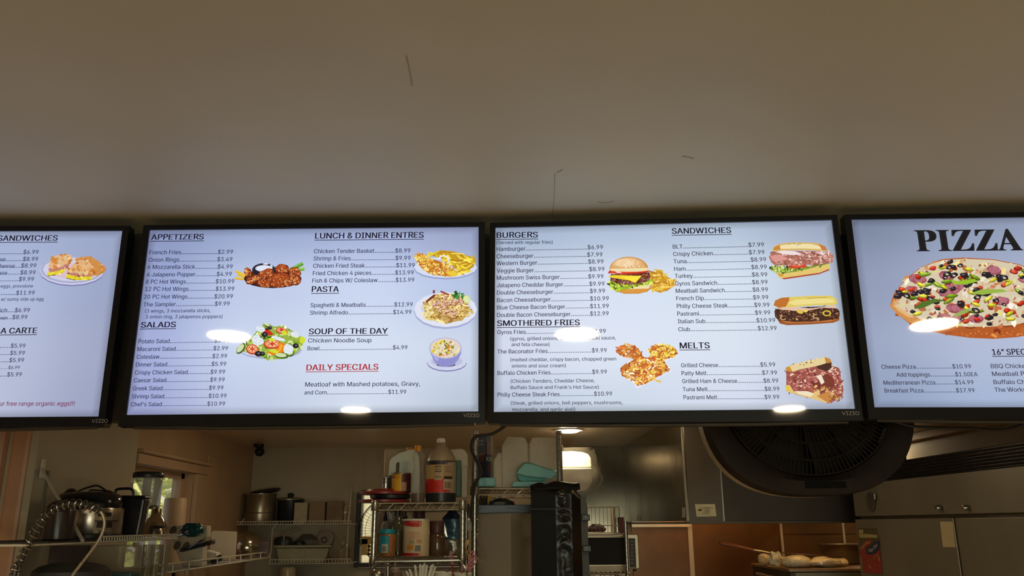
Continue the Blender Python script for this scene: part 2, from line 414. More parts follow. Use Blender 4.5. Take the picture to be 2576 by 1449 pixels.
# orange lit splash wall under the hood: separate sheets with raised seams
px_s = [1590, 1737, 1968, 2125, 2330]
for i in range(4):
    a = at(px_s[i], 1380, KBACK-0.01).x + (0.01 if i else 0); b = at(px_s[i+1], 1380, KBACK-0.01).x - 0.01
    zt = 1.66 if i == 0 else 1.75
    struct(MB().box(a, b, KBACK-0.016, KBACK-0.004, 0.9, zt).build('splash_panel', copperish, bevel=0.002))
for i in (1, 2, 3):
    w = 0.018 if i == 1 else 0.009; a = at(px_s[i]+1, 1380, KBACK-0.02).x
    struct(MB().box(a-w, a+w, KBACK-0.03, KBACK-0.003, 0.9, 1.70).build('splash_seam_strip', mat('seam_steel', (0.75, 0.62, 0.45), 0.4, 0.3, 0.1, 9), bevel=0.004))
a = at(1588, 1318, KBACK-0.05); b = at(1736, 1318, KBACK-0.05)
struct(MB().prism([(a.x, KBACK-0.06, at(1600, 1327, KBACK-.06).z), (b.x, KBACK-0.06, at(1730, 1326, KBACK-.06).z), (b.x, KBACK-0.06, at(1730, 1312, KBACK-.06).z), (a.x, KBACK-0.06, at(1600, 1311, KBACK-.06).z)], (0, 0.04, 0)).build('splash_rail', mat('rail_steel', (0.85, 0.7, 0.5), 0.3, 0.5, 0.1, 9), bevel=0.003))
a = at(1968, 1342, KBACK-0.03)
struct(MB().box(a.x, a.x+0.9, KBACK-0.022, KBACK-0.016, a.z-0.004, a.z+0.08).build('splash_cap_strip', copperish))
# small marks on the dining ceiling
ck = mat('crack_line', (0.30, 0.26, 0.20), 0.9)
for pts in ([(1389, 548), (1392, 520), (1394, 500), (1395, 470), (1396, 436)], [(1716, 393), (1730, 395), (1745, 399)], [(1503, 507), (1522, 510), (1545, 506)], [(1022, 140), (1030, 175), (1037, 216)], [(1402, 434), (1410, 430), (1416, 426)]):
    p = [atz(x, y, CEIL-0.0005) for x, y in pts]
    struct(MB().tube(p, 0.0007 if len(pts) > 3 else 0.0010, 4).build('ceiling_crack', ck))
# ---------------------------------------------------------------- recessed lights
def can_light(x, y, z, r, strength, label, group=None, drop=0.0):
    t = thing('recessed_light', label, 'ceiling light', (x, y, z), group)
    ring = MB().lathe((x, y, z), [(r*1.02, -0.001), (r*1.18, -0.007), (r*1.36, -0.006), (r*1.42, 0.001)], 32, cap=False)
    ring.build('trim_ring', mat('can_trim', (0.75, 0.7, 0.6), 0.4), t, smooth=True)
    MB().lathe((x, y, z-0.004), [(r*1.03, 0.0), (r*0.97, -drop*.6), (r*.8, -drop), (0.0001, -drop*1.1)] if drop else [(r*1.03, 0.0), (0.0001, 0.0)], 32, cap=False).build('lens', glow('lamp_%d' % int(strength), LEDC, strength), t)
    return t
DG = 'recessed downlights in the dining room ceiling'
for i, (x, y, lb) in enumerate([(-1.20, 0.955, 'glowing round downlight above the appetizer screen'), (0.14, 1.01, 'glowing round downlight above the burger screen'), (1.61, 0.93, 'glowing round downlight above the pizza screen'),
        (-1.03, -0.91, 'glowing round downlight behind the customer, on the appetizer side'), (1.256, -0.75, 'glowing round downlight behind the customer, on the pizza side'), (-2.8, 0.9, 'glowing round downlight by the side wall past the breakfast screen'), (3.0, 0.9, 'glowing round downlight by the side wall past the pizza screen')]):
    can_light(x, y, CEIL, 0.085, DINING_L, lb, DG)
kl = atz(1431, 1081, KC)
can_light(kl.x, kl.y, KC, 0.062, KITCHEN_L*3, 'bright round kitchen downlight over the wire rack', None, 0.012)
kr = atz(2196, 1103, KC)
can_light(kr.x, kr.y, KC, 0.06, KITCHEN_L*1.5, 'round kitchen downlight past the range hood, glinting through the fan', None, 0.012)
can_light(-0.12, 3.46, KC, 0.06, KITCHEN_L*0.95, 'round kitchen downlight over the pass counter cups and straws', None, 0.012)
can_light(-0.95, 4.58, KC, 0.07, KITCHEN_L*1.0, 'round kitchen downlight hidden above the left shelves', None, 0.012)
can_light(1.05, 3.62, KC, 0.07, KITCHEN_L*0.75, 'round kitchen downlight hidden by the pizza screen near the fridge', None, 0.012)
# ================================================================ MENU SCREENS
W, H = 0.93, 0.523
def rot3(a, b, c): return Matrix.Rotation(a, 3, 'Z') @ Matrix.Rotation(b, 3, 'X') @ Matrix.Rotation(c, 3, 'Y')
TVP = {1: (-1.5059, 2.2552, 2.1919, -0.0095, -0.0061, -0.0021), 2: (-0.5009, 2.236, 2.1971, -0.0244, -0.0212, -0.0036),
       3: (0.4717, 2.1771, 2.1928, -0.0897, -0.0351, 0.0063), 4: (1.4555, 2.1097, 2.1891, -0.0804, -0.0329, 0.0135)}
TV = {}
blackp = mat('gloss_black_plastic', (0.006, 0.006, 0.009), 0.035, 0, 0.1, 20, spec=0.35)
mattb = mat('matt_black_plastic', (0.012, 0.011, 0.012), 0.5, 0, 0.1, 20, spec=0.3)
smat = colattr_mat('screen_picture', 1.0, 0.03, spec=0.75)
BGC = {1: [[(150,163,200),(150,165,200),(160,172,205),(150,162,195)], [(160,172,208),(165,177,210),(172,184,215),(150,160,192)], [(165,175,210),(172,182,212),(178,187,213),(155,163,192)], [(165,172,205),(175,182,208),(178,185,210),(150,158,188)]],
       2: [[(135,146,186),(150,165,202),(160,172,210),(148,158,192)], [(150,162,205),(186,198,226),(196,208,234),(176,190,222)], [(158,168,212),(196,208,232),(207,218,236),(196,207,228)], [(152,160,205),(186,196,222),(203,213,230),(178,190,208)]],
       3: [[(158,174,200),(168,184,208),(172,188,210),(150,162,186)], [(196,206,226),(208,218,236),(208,220,234),(180,194,212)], [(204,212,230),(214,222,238),(210,220,234),(182,192,210)], [(180,192,212),(196,208,224),(204,212,230),(168,178,200)]],
       4: [[(118,130,155),(136,148,174),(146,158,186),(150,160,186)], [(140,150,178),(158,168,196),(166,176,204),(164,174,202)], [(150,162,190),(172,182,208),(176,186,212),(170,180,206)], [(140,155,185),(160,176,206),(168,182,210),(160,172,200)]]}
def bgcol(k, u, v):
    """u 0..1 left-right, v 0..1 top-bottom"""
    g = BGC[k]; a = min(u*3, 2.999); b = min(v*3, 2.999); i, j = int(a), int(b); a -= i; b -= j
    a = a*a*(3-2*a); b = b*b*(3-2*b)
    c = [(g[j][i][q]*(1-a)+g[j][i+1][q]*a)*(1-b)+(g[j+1][i][q]*(1-a)+g[j+1][i+1][q]*a)*b for q in range(3)]
    e = min(u, 1-u)*W; e2 = min(v, 1-v)*H; k_ = 0.80+0.20*min(1, min(e, e2*1.0)/0.012)
    return tuple(lin1(min(250, q*k_*1.025)) for q in c)
LBL = {1: 'black flat screen showing breakfast sandwiches, the first of the row', 2: 'black flat screen listing appetizers, salads, pasta and soup',
       3: 'black flat screen listing burgers, smothered fries, sandwiches and melts', 4: 'black flat screen with the big pizza picture and pizza prices'}
for k, q in TVP.items():
    M = rot3(*q[3:]); C = Vector(q[:3]); TV[k] = (M, C)
    t = thing('menu_screen', LBL[k], 'television', C, 'flat screen menu boards in a row under the ceiling', M)
    bt, bs, bb = 0.014, 0.018, (0.026 if k == 1 else 0.030)
    if k == 3: bs = 0.0155
    b = MB(); F0, F1 = -0.006, 0.03
    b.box(-W/2-bs, -W/2, F0, F1, -H/2-bb, H/2+bt).box(W/2, W/2+bs, F0, F1, -H/2-bb, H/2+bt)
    b.box(-W/2, W/2, F0, F1, H/2, H/2+bt).box(-W/2, W/2, F0, F1, -H/2-bb, -H/2)
    b.build('bezel', blackp, t, world=False)
    bk = MB().box(-W/2-bs+.004, W/2+bs-.004, 0.004, 0.055, -H/2-bb+.004, H/2+bt-.004); bk.build('back_cover', mattb, t, world=False, bevel=0.01)
    lip = MB().tube([(-W/2-bs+0.03, 0.022, -H/2-bb+0.003), (-W/4, 0.022, -H/2-bb-0.0015), (0, 0.022, -H/2-bb-0.002), (W/4, 0.022, -H/2-bb-0.0015), (W/2+bs-0.03, 0.022, -H/2-bb+0.003)], 0.007, 8)
    lip.build('lower_lip', mat('brown_black_plastic', (0.035, 0.028, 0.022), 0.35), t, world=False, smooth=True)
    MB().box(-0.12, 0.12, 0.055, 0.17, -0.10, 0.10).box(-0.10, 0.10, 0.17, 2.402-C.y if k > 9 else 0.19, -0.2, 0.2).build('wall_bracket', mattb, t, world=False)
    s_ = MB(); nu, nv = 40, 24; e = 0.0
    for j in range(nv):
        for i in range(nu):
            us = [i/nu, (i+1)/nu]; vv = [j/nv, (j+1)/nv]
            ps = [(us[0], vv[1]), (us[1], vv[1]), (us[1], vv[0]), (us[0], vv[0])]
            s_.add([((u-.5)*W, 0, (.5-v)*H) for u, v in ps], [(0, 1, 2, 3)], tuple(bgcol(k, u, v) for u, v in ps))
    sc_o = s_.build('screen', smat, t, world=False, recalc=False); TV[k] = (M, C, t, sc_o)
    # maker's name on the lower bezel
    lg = MB(); lx = {1: (232, 274), 2: (1165, 1206), 3: (2116, 2161), 4: None}[k]
def tvloc(k, x, y):
    M, C = TV[k][0], TV[k][1]; n = M.col[1]; d = ray(x, y); t = (C-EYE).dot(n)/d.dot(n); p = M.transposed() @ (EYE+d*t-C)
    return (p.x, p.z)
INK = lin((40, 44, 84)); HEAD = lin((10, 10, 36)); RED = lin((172, 24, 36)); INKR = lin((46, 48, 70)); PURP = lin((120, 30, 80))
class Menu:
    def __init__(s, k, ink): s.k = k; s.mb = MB(); s.ink = ink
    def pl(s, z=-0.0009): return lambda u, v: (u, z, v)
    def L(s, x, y): return tvloc(s.k, x, y)
    def cap(s, x, y, c): a = s.L(x, y); b = s.L(x, y-c); return b[1]-a[1]
    def head(s, t, x0, y0, x1, y1, c, col=HEAD, ul=True):
        a, b = s.L(x0, y0), s.L(x1, y1); text_on(s.mb, t, a, b, s.cap(x0, y0, c), s.pl(), col, bold=0.019)
        if ul:
            h = s.cap(x0, y0, 1.0); o1, o2 = 3.0*h, 4.6*h
            s.mb.add([(a[0]-.001, -0.0009, a[1]-o2), (b[0]+.001, -0.0009, b[1]-o2), (b[0]+.001, -0.0009, b[1]-o1), (a[0]-.001, -0.0009, a[1]-o1)], [(0, 1, 2, 3)], col)
    def line(s, t, x0, y0, x1, y1, c=8.5, col=None):
        text_on(s.mb, t, s.L(x0, y0), s.L(x1, y1), s.cap(x0, y0, c), s.pl(), col or s.ink, bold=0.008)
    def item(s, name, price, x0, y0, x1, y1, c=10.3, xs=0.93, lead=True):
        a, b = s.L(x0, y0), s.L(x1, y1); h = s.cap(x0, y0, c); w = 0
        if name: w = text_on(s.mb, name, a, b, h, s.pl(), s.ink, bold=0.010, fit=False, xs=xs)
        pw = text_on(s.mb, price, a, b, h, s.pl(), s.ink, bold=0.010, fit=False, xs=xs, anchor='r') if price else 0
        if not lead: return
        Ln = math.hypot(b[0]-a[0], b[1]-a[1]); d = ((b[0]-a[0])/Ln, (b[1]-a[1])/Ln)
        g0, g1 = w+0.0006, Ln-pw-0.0004; n = max(1, round((g1-g0)/0.0047)); st_ = (g1-g0)/n; r = h*0.095
        for i in range(n):
            q = g0+st_*(i+.5); cx_, cy_ = a[0]+d[0]*q, a[1]+d[1]*q+r
            s.mb.add([(cx_-r, -0.0009, cy_-r), (cx_+r, -0.0009, cy_-r), (cx_+r, -0.0009, cy_+r), (cx_-r, -0.0009, cy_+r)], [(0, 1, 2, 3)], s.ink)
    def done(s): o = s.mb.build('menu_lettering', smat, TV[s.k][3], world=False, recalc=False); o['kind'] = 'stuff'; return o
m = Menu(2, INK)
m.head('APPETIZERS', 380, 603.4, 512.5, 602.3, 13.2); m.head('SALADS', 354, 824.4, 442.4, 823.2, 13.8)
for r in [('French Fries','$2.99',375.7,640.3,585.9,638.8),('Onion Rings','$3.49',373.5,659,584.2,657.4),('6 Mozzarella Stick','$4.99',371,676.8,585,675.9),('6 Jalapeno Popper','$4.99',369.3,695.9,582.8,694.6),
          ('8 PC Hot Wings','$10.99',366.2,714.2,589,712.9),('12 PC Hot Wings','$13.99',364.7,732.4,589,731.5),('20 PC Hot Wings','$20.99',362,751.9,585.5,750.7),('The Sampler','$9.99',360.7,771.3,577.7,768.9),
          ('Potato Salad','$2.99',348.3,864,576.3,861.5),('Macaroni Salad','$2.99',345.4,883.4,573.4,881.2),('Coleslaw','$2.99',343.8,903,570.9,900.7),('Dinner Salad','$5.99',341.5,922.4,568.6,920.5),
          ('Crispy Chicken Salad','$9.99',339,942.3,566,940.4),('Caesar Salad','$9.99',336.5,962,565,960),('Greek Salad','$9.99',333.8,982.3,561.8,980.4),('Shrimp Salad','$10.99',331.3,1002.6,569.6,1000.7),("Chef's Salad",'$10.99',329,1022.5,566,1020.6),
          ('Chicken Tender Basket','$8.99',789.7,637.3,1032.3,635.5),('Shrimp & Fries','$9.99',788.6,655.6,1032.8,654.1),('Chicken Fried Steak','$11.99',787.8,674,1043.5,672.4),('Fried Chicken 4 pieces','$13.99',786.7,692.7,1040.7,690.8),
          ('Fish & Chips W/ Coleslaw','$13.99',785.4,711.3,1042,709),('Spaghetti & Meatballs','$12.99',781,773,1038.2,771),('Shrimp Alfredo','$14.99',779.8,792,1035,790),('Bowl','$4.99',773.6,881.7,1024.8,879),('and Corn','$11.99',765.6,992.6,1021.6,990.8)]:
    m.item(*r)
m.line('(3 wings, 3 mozzarella sticks,', 364.7, 786.8, 529.5, 785.3); m.line('3 onion ring, 3 jalapenos poppers)', 365.6, 801.2, 559.4, 800.5)
m.head('LUNCH & DINNER ENTRES', 792.5, 600.6, 1065.8, 598.2, 14.2); m.head('PASTA', 784, 734.8, 852.5, 734.2, 14); m.head('SOUP OF THE DAY', 776.6, 841, 975.8, 839.4, 14)
m.head('DAILY SPECIALS', 770.6, 932, 951.8, 930, 14.5, RED)
m.line('Chicken Noodle Soup', 775, 862, 934.5, 861, 10.5); m.line('Meatloaf with Mashed potatoes, Gravy,', 767.6, 972.7, 1056.8, 970.7, 11)
m.done()
m = Menu(3, INKR)
m.head('BURGERS', 1249, 598.8, 1353.3, 597.5, 13.8); m.line('(Served with regular fries)', 1248.6, 614.3, 1390.2, 613.4, 8.3)
for r in [('Hamburger','$6.99',1249,632,1517,626.8),('Cheeseburger','$7.99',1249,650.2,1515.6,645.4),('Western Burger','$8.99',1249,667.8,1518.2,663),('Veggie Burger','$8.99',1249.6,686.4,1520.7,682),('Mushroom Swiss Burger','$9.99',1249.6,704.3,1518.2,700.4),
          ('Jalapeno Cheddar Burger','$9.99',1250,723,1520.7,719),('Double Cheeseburger','$9.99',1250,741.5,1522.2,736.9),('Bacon Cheeseburger','$10.99',1250,760.5,1531.5,755.9),('Blue Cheese Bacon Burger','$11.99',1250,778.8,1531.5,774.9),('Double Bacon Cheeseburger','$12.99',1250.5,797.8,1531.3,793.7),
          ('Gyros Fries','$9.99',1250.9,840.9,1524,838),('The Baconator Fries','$9.99',1251,889.7,1526.3,886.3),('Buffalo Chicken Fries','$9.99',1251.4,943.7,1526.8,940.4),('Philly Cheese Steak Fries','$10.99',1251.4,998.3,1539.9,995.5),
          ('BLT','$7.99',1692.6,626,1922,620.5),('Crispy Chicken','$7.99',1693.6,644.4,1923.2,639.4),('Tuna','$8.99',1694.6,662.9,1927.5,657.8),('Ham','$8.99',1696,681.7,1929,676.5),('Turkey','$8.99',1697.5,699.7,1930.4,695.7),
          ('Gyros Sandwich','$8.99',1698.4,718.6,1931,714.7),('Meatball Sandwich','$8.99',1700,737,1932,733.5),('French Dip','$9.99',1701.4,756,1933,753),('Philly Cheese Steak','$9.99',1702.7,775.4,1936,772),('Pastrami','$9.99',1703.9,794.7,1937.8,791.4),
          ('Italian Sub','$10.99',1705.2,813.7,1950.4,810.8),('Club','$12.99',1706.6,833.6,1953.7,830.7),('Grilled Cheese','$5.99',1713.4,924.2,1950.4,922.3),('Patty Melt','$7.99',1714.5,944.2,1954.7,942.7),('Grilled Ham & Cheese','$8.99',1716.3,964,1958,962.7),
          ('Tuna Melt','$8.99',1717.3,984.4,1960.9,983.4),('Pastrami Melt','$9.99',1719.4,1004.8,1960.5,1003.8)]:
    m.item(*r)
m.head('SMOTHERED FRIES', 1250.5, 820.4, 1458.8, 818.3, 14.2); m.head('SANDWICHES', 1690.3, 588.5, 1839.5, 586, 14); m.head('MELTS', 1710, 877, 1785.8, 876.3, 15)
for t, a, b, c, d in [('(gyros, grilled onions, tomatoes, tzatziki sauce,',1283.7,856.5,1549.2,853.9),('and feta cheese)',1286.8,871,1382.4,870.7),('(melted cheddar, crispy bacon, chopped green',1284,909.3,1550,906.8),('onions and sour cream)',1287.4,924.7,1423.2,923.8),
          ('(Chicken Tenders, Cheddar Cheese,',1284.6,963.3,1495.9,961.4),("Buffalo Sauce and Frank's Hot Sauce)",1284.6,979.1,1506.3,977.8),('(Steak, grilled onions, bell peppers, mushrooms,',1285,1018.3,1566.3,1016.8),('mozzarella, and garlic aioli)',1288.7,1034.3,1447,1034)]:
    m.line(t, a, b, c, d, 8.6)
m.done()
m = Menu(4, INKR)
m.head('\U0001D40F\U0001D408\U0001D419\U0001D419\U0001D400', 2306, 632.5, 2574, 630, 53, lin((20, 20, 24)), ul=False)
m.head('16\u201d SPECIALTY', 2496.3, 893, 2638, 892, 14.5)
for r in [('Cheese Pizza','$10.99',2217.5,928,2442.9,926.7),('Add toppings','$1.50EA',2255,947.7,2459.7,946.7),('Mediterranean Pizza','$14.99',2222.7,968,2449.3,966.7),('Breakfast Pizza','$17.99',2225.5,987.8,2451.9,987)]: m.item(*r)
for t, a, b, w in [('BBQ Chicken Pizza',2492.7,926.5,140),('Meatball Pizza',2496,946,112),('Buffalo Chicken Pizza',2499.7,966.5,166),('The Works',2502.3,986,79)]: m.line(t, a, b, a+w, b-.8, 10.8)
m.done()
m = Menu(1, INK)
m.head('BREAKFAST SANDWICHES', -141, 607, 145, 605.5, 13.5); m.head('A LA CARTE', -32, 839.5, 92.8, 838.3, 14)
for n, p, x, y in [('Egg','$6.99',96.6,639.3),('Ham, Egg & Cheese','$8.99',95.5,656.7),('Bacon, Egg & Cheese','$8.99',90.8,673.3),('Sausage, Egg & Cheese','$8.99',88.9,690.7),('Veggie','$9.99',85,707.3),('Croissant','$11.99',87,741.7)]:
    m.item('', p, -20, y+0.5, x, y)
for t, x0, x1, y in [('se',0,14,656.9),('heese',0,37,673.6),('ese',0,18,691)]: m.line(t, x0, y+0.3, x1, y, 9.5)
m.item('', '$6.99', -20, 785.9, 74.6, 785.4); m.line('ich', 0, 785.6, 18, 785.4, 10); m.item('', '$8.99', -20, 803.2, 68.4, 802.8); m.line('age', 0, 803, 19, 802.8, 7.5)
for p, x, y in [('$5.99',63.8,875),('$5.99',62.2,892.8),('$5.99',60,911),('$6.99',49.5,928.4),('$5.99',54.5,947)]: m.item('', p, -20, y+.4, x, y, c=10.3 if p != '$6.99' else 8)
m.line('eggs, provolone', 1.5, 724, 83, 723.6, 8.2); m.line('w/ sunny side up egg', 2, 757, 109.4, 756.4, 8.2)
m.line('our free range organic eggs!!!', -10, 1021, 187.4, 1020.4, 10.8, PURP)
m.done()
# maker's name on each lower bezel
lgm = mat('logo_grey', (0.16, 0.15, 0.16), 0.3, 0.6)
for k, x0, y0, x1, y1, c in [(1, 233, 1064, 274, 1064, 9), (2, 1166, 1049.5, 1206, 1050, 8.5), (3, 2116, 1045, 2160, 1045, 9)]:
    mb = MB(); a, b = tvloc(k, x0, y0), tvloc(k, x1, y1)
    text_on(mb, 'VIZIO', a, b, (b[0]-a[0])*0.21, lambda u, v: (u, -0.0068, v), lin((120, 118, 120)))
    mb.build('maker_logo', colattr_mat('logo_ink', 0, 0.4), TV[k][2], world=False, recalc=False)
# ================================================================ PICTURES ON THE SCREENS
class Pic:
    """flat food photograph on a screen, painted from overlapping shapes"""
    def __init__(s, k, seed): s.k = k; s.mb = MB(); s.n = 0; s.r = random.Random(seed)
    def P(s, x, y):
        u, v = tvloc(s.k, x, y); u = max(-W/2, min(W/2, u)); return (u, -0.0002-0.0000012*s.n, v)
    def poly(s, pts, col):
        s.n += 1; s.mb.poly([s.P(x, y) for x, y in pts], lin(col))
    def ell(s, cx, cy, rx, ry, col, rot=0, j=0.0, n=16, a0=0, a1=360):
        pts = []; full = a1-a0 >= 360
        for i in range(n if full else n+1):
            a = math.radians(a0+(a1-a0)*i/n); q = 1+s.r.uniform(-j, j)
            x, y = rx*q*math.cos(a), ry*q*math.sin(a); c_, s_ = math.cos(math.radians(rot)), math.sin(math.radians(rot))
            pts.append((cx+x*c_-y*s_, cy+x*s_+y*c_))
        s.poly(pts, col)
    def jit(s, col, d=18): q = s.r.uniform(-d, d); return tuple(max(0, min(255, c+q+s.r.uniform(-d/3, d/3))) for c in col)
    def stick(s, x0, y0, x1, y1, w, col):
        L = math.hypot(x1-x0, y1-y0) or 1; nx, ny = -(y1-y0)/L*w/2, (x1-x0)/L*w/2
        s.poly([(x0+nx, y0+ny), (x1+nx, y1+ny), (x1-nx, y1-ny), (x0-nx, y0-ny)], col)
    def curl(s, cx, cy, r, w, col, a0, a1, sq=0.7, n=7):
        o, i = [], []
        for k in range(n+1):
            a = math.radians(a0+(a1-a0)*k/n); o.append((cx+r*math.cos(a), cy+r*sq*math.sin(a))); i.append((cx+(r-w)*math.cos(a), cy+(r-w)*sq*math.sin(a)))
        s.poly(o+i[::-1], col)
    def spray(s, inside, box, n, pal, r0, r1, asp=0.7, kind='ell', j=0.25, d=16):
        x0, y0, x1, y1 = box; k = 0; t = 0
        while k < n and t < n*20:
            t += 1; x, y = s.r.uniform(x0, x1), s.r.uniform(y0, y1)
            if not inside(x, y): continue
            k += 1; c = s.jit(s.r.choice(pal), d); r = s.r.uniform(r0, r1)
            if kind == 'ell': s.ell(x, y, r, r*asp*s.r.uniform(0.7, 1.2), c, s.r.uniform(0, 180), j, 8)
            elif kind == 'stick': a = s.r.uniform(0, PI); s.stick(x-r*math.cos(a), y-r*math.sin(a)*asp, x+r*math.cos(a), y+r*math.sin(a)*asp, s.r.uniform(2.5, 4), c)
            else: a0 = s.r.uniform(0, 360); s.curl(x, y, r, max(1.4, r*0.5), c, a0, a0+s.r.uniform(90, 200), asp)
    def done(s, name): o = s.mb.build('menu_picture', smat, TV[s.k][3], world=False, recalc=False); o['label'] = name; return o
def inell(cx, cy, rx, ry, rot=0):
    c_, s_ = math.cos(math.radians(rot)), math.sin(math.radians(rot))
    def f(x, y):
        dx, dy = x-cx, y-cy; u, v = dx*c_+dy*s_, -dx*s_+dy*c_; return (u/rx)**2+(v/ry)**2 < 1
    return f
def inpoly(pts):
    def f(x, y):
        r = False; j = len(pts)-1
        for i in range(len(pts)):
            (xi, yi), (xj, yj) = pts[i], pts[j]
            if (yi > y) != (yj > y) and x < (xj-xi)*(y-yi)/(yj-yi)+xi: r = not r
            j = i
        return r
    return f
def bbox(pts): return (min(p[0] for p in pts), min(p[1] for p in pts), max(p[0] for p in pts), max(p[1] for p in pts))
# hot wings
p = Pic(2, 1)
for a in [(592,682,634,700,6),(597,690,636,702,6),(591,700,640,703,6.5)]: p.stick(*a, (222,176,40)); p.stick(a[0], a[1]-1.5, a[2], a[3]-1.5, 2, (240,205,80))
p.stick(728, 680, 762, 663, 8.5, (80,150,40)); p.stick(730, 677, 762, 661, 3, (130,190,70)); p.stick(738, 679, 766, 677, 8, (110,175,40)); p.stick(742, 677, 766, 675, 3, (160,210,80))
p.ell(686, 701, 73, 24, (52,20,26)); p.ell(686, 697, 70, 22, (80,30,18))
p.ell(664, 679, 30, 17, (22,20,40)); p.ell(664, 676, 28, 13, (50,50,75)); p.ell(664, 677, 26, 11.5, (18,16,30)); p.ell(664, 675.5, 22, 8.5, (206,212,232)); p.ell(664, 674.5, 19, 6.5, (224,228,242))
p.ell(668, 664.3, 7, 1.8, (235,238,250)); p.ell(683, 669, 4, 2, (220,225,240), 40)
for x, y, rx, ry, ro in [(624,685,13,9,60),(709.6,677,18,13,0),(742,685,16,13,20),(735,700,14,12,0),(668,689,23,11,-25),(634,706,16,9,-20),(645,700,12,8,0),(666,713,20,11,5),(688,698,15,12,0),(707,702,26,17,0),(700,716,22,8,0),(744,706,13,12,0),(724,712,15,10,0)]:
    p.ell(x, y, rx, ry, (110,38,16), ro, 0.08); p.ell(x-1, y-1.5, rx*.86, ry*.8, (165,70,28), ro, 0.1)
    p.spray(inell(x, y, rx*.82, ry*.8, ro), (x-rx, y-ry, x+rx, y+ry), 26, [(215,120,50),(235,150,75),(120,42,18),(195,90,36),(245,185,120),(80,26,12)], 1.5, 4.6, .55, 'curl'); p.spray(inell(x, y, rx*.8, ry*.75, ro), (x-rx, y-ry, x+rx, y+ry), 14, [(240,165,90),(90,28,12),(222,128,58),(250,205,150)], .8, 2.4, .6)
p.done('plate of glazed chicken wings with a black dip bowl')
# salad
p = Pic(2, 2)
p.ell(680, 880, 80, 24, (172,176,214)); p.ell(676, 874, 80, 25, (205,212,236))
sal = [(594,878),(606,866),(620,860),(636,846),(646,832),(660,818),(676,814),(690,822),(712,818),(728,828),(744,838),(756,846),(764,860),(757,878),(742,892),(716,903),(690,904),(655,898),(628,888),(606,884)]
p.poly(sal, (150,176,70))
p.spray(inpoly(sal), bbox(sal), 230, [(150,190,40),(190,215,70),(90,130,30),(215,225,150),(120,165,35),(235,240,210),(60,85,30)], 2.5, 7, .5, 'ell', .35)
for x, y, rx, ry, ro in [(635,879,16,13,10),(685,866,22,12,0),(708,832,14,8,10)]:
    p.ell(x, y, rx, ry, (190,45,25), ro); p.ell(x, y-1, rx*.86, ry*.8, (236,150,110), ro); p.ell(x, y-1, rx*.55, ry*.5, (205,70,40), ro)
    for q in range(6): a = q*60; p.ell(x+rx*.42*math.cos(math.radians(a)), y-1+ry*.42*math.sin(math.radians(a)), rx*.12, ry*.16, (250,220,170))
p.poly([(700,862),(718,864),(716,880),(706,892),(684,893),(670,886),(690,882),(702,872)], (232,130,20)); p.poly([(704,866),(712,868),(708,880),(698,888),(690,888),(702,878)], (245,165,50))
p.poly([(668,824),(684,836),(688,842),(676,844),(662,836)], (205,40,25)); p.poly([(706,824),(724,836),(722,840),(704,830)], (210,50,50))
for x, y, rx, ry, ro in [(606,878,15,8,-50),(708,895,17,7,5),(730,888,10,9,0),(672,818,11,4,25)]:
    p.ell(x, y, rx, ry, (50,85,30), ro); p.ell(x-1, y-1.5, rx*.85, ry*.75, (205,220,170), ro)
for x, y, rx, ry in [(648,858,15,12),(726,878,14,13),(655,828,12,8),(700,852,18,5),(742,842,11,7),(646,848,9,6)]:
    p.ell(x, y, rx, ry, (226,232,240), 15, .15, 9); p.spray(inell(x, y, rx*.7, ry*.7), (x-rx, y-ry, x+rx, y+ry), 6, [(120,140,120),(170,180,190)], .6, 1.3)
for x, y, r in [(666,842,8),(679,825,5.5),(744,870,8),(650,890,9),(660,890,7),(673,828,4)]:
    p.ell(x, y, r, r*.8, (24,20,30)); p.ell(x+1, y-1, r*.35, r*.25, (110,110,130))
for x, y, rx, ry in [(684,855,9,4),(690,884,12,5),(716,838,8,6),(760,856,7,8)]: p.ell(x, y, rx, ry, (210,220,50), 10, .25)
p.done('bowl of greek salad with tomato and feta')
# fish and fries
p = Pic(2, 3)
p.ell(1121, 676, 80, 27, (150,160,205)); p.ell(1121, 673, 79, 26, (212,220,242)); p.ell(1122, 670, 66, 19, (190,198,228))
fr = [(1074,640),(1108,630),(1140,632),(1165,640),(1198,650),(1192,668),(1176,684),(1160,690),(1140,670),(1110,650)]
p.poly(fr, (196,150,30)); p.spray(inpoly(fr), bbox(fr), 75, [(240,215,60),(225,195,40),(250,230,90),(205,160,30),(185,130,20)], 8, 17, .45, 'stick')
f1 = [(1043,641),(1052,638),(1064,638),(1080,650),(1102,656),(1124,664),(1140,676),(1152,688),(1148,694),(1128,696),(1104,693),(1080,688),(1066,680),(1052,664),(1046,652)]
p.poly(f1, (190,110,30)); p.spray(inpoly(f1), bbox(f1), 150, [(225,160,50),(240,190,70),(200,120,35),(250,220,130),(170,85,25),(235,205,60)], 2, 6, .5, 'curl'); p.spray(inpoly(f1), bbox(f1), 120, [(240,200,80),(235,180,60),(252,235,160),(250,230,150),(220,150,50)], 1.5, 4.5, .6)
p.ell(1138, 688, 14, 7, (235,200,60), 10, .1)
p.curl(1116, 655, 15, 4, (235,238,235), 190, 370, .9); p.poly([(1126,650),(1131,655),(1130,664),(1126,660)], (220,225,215))
p.done('plate of fried fish and fries')
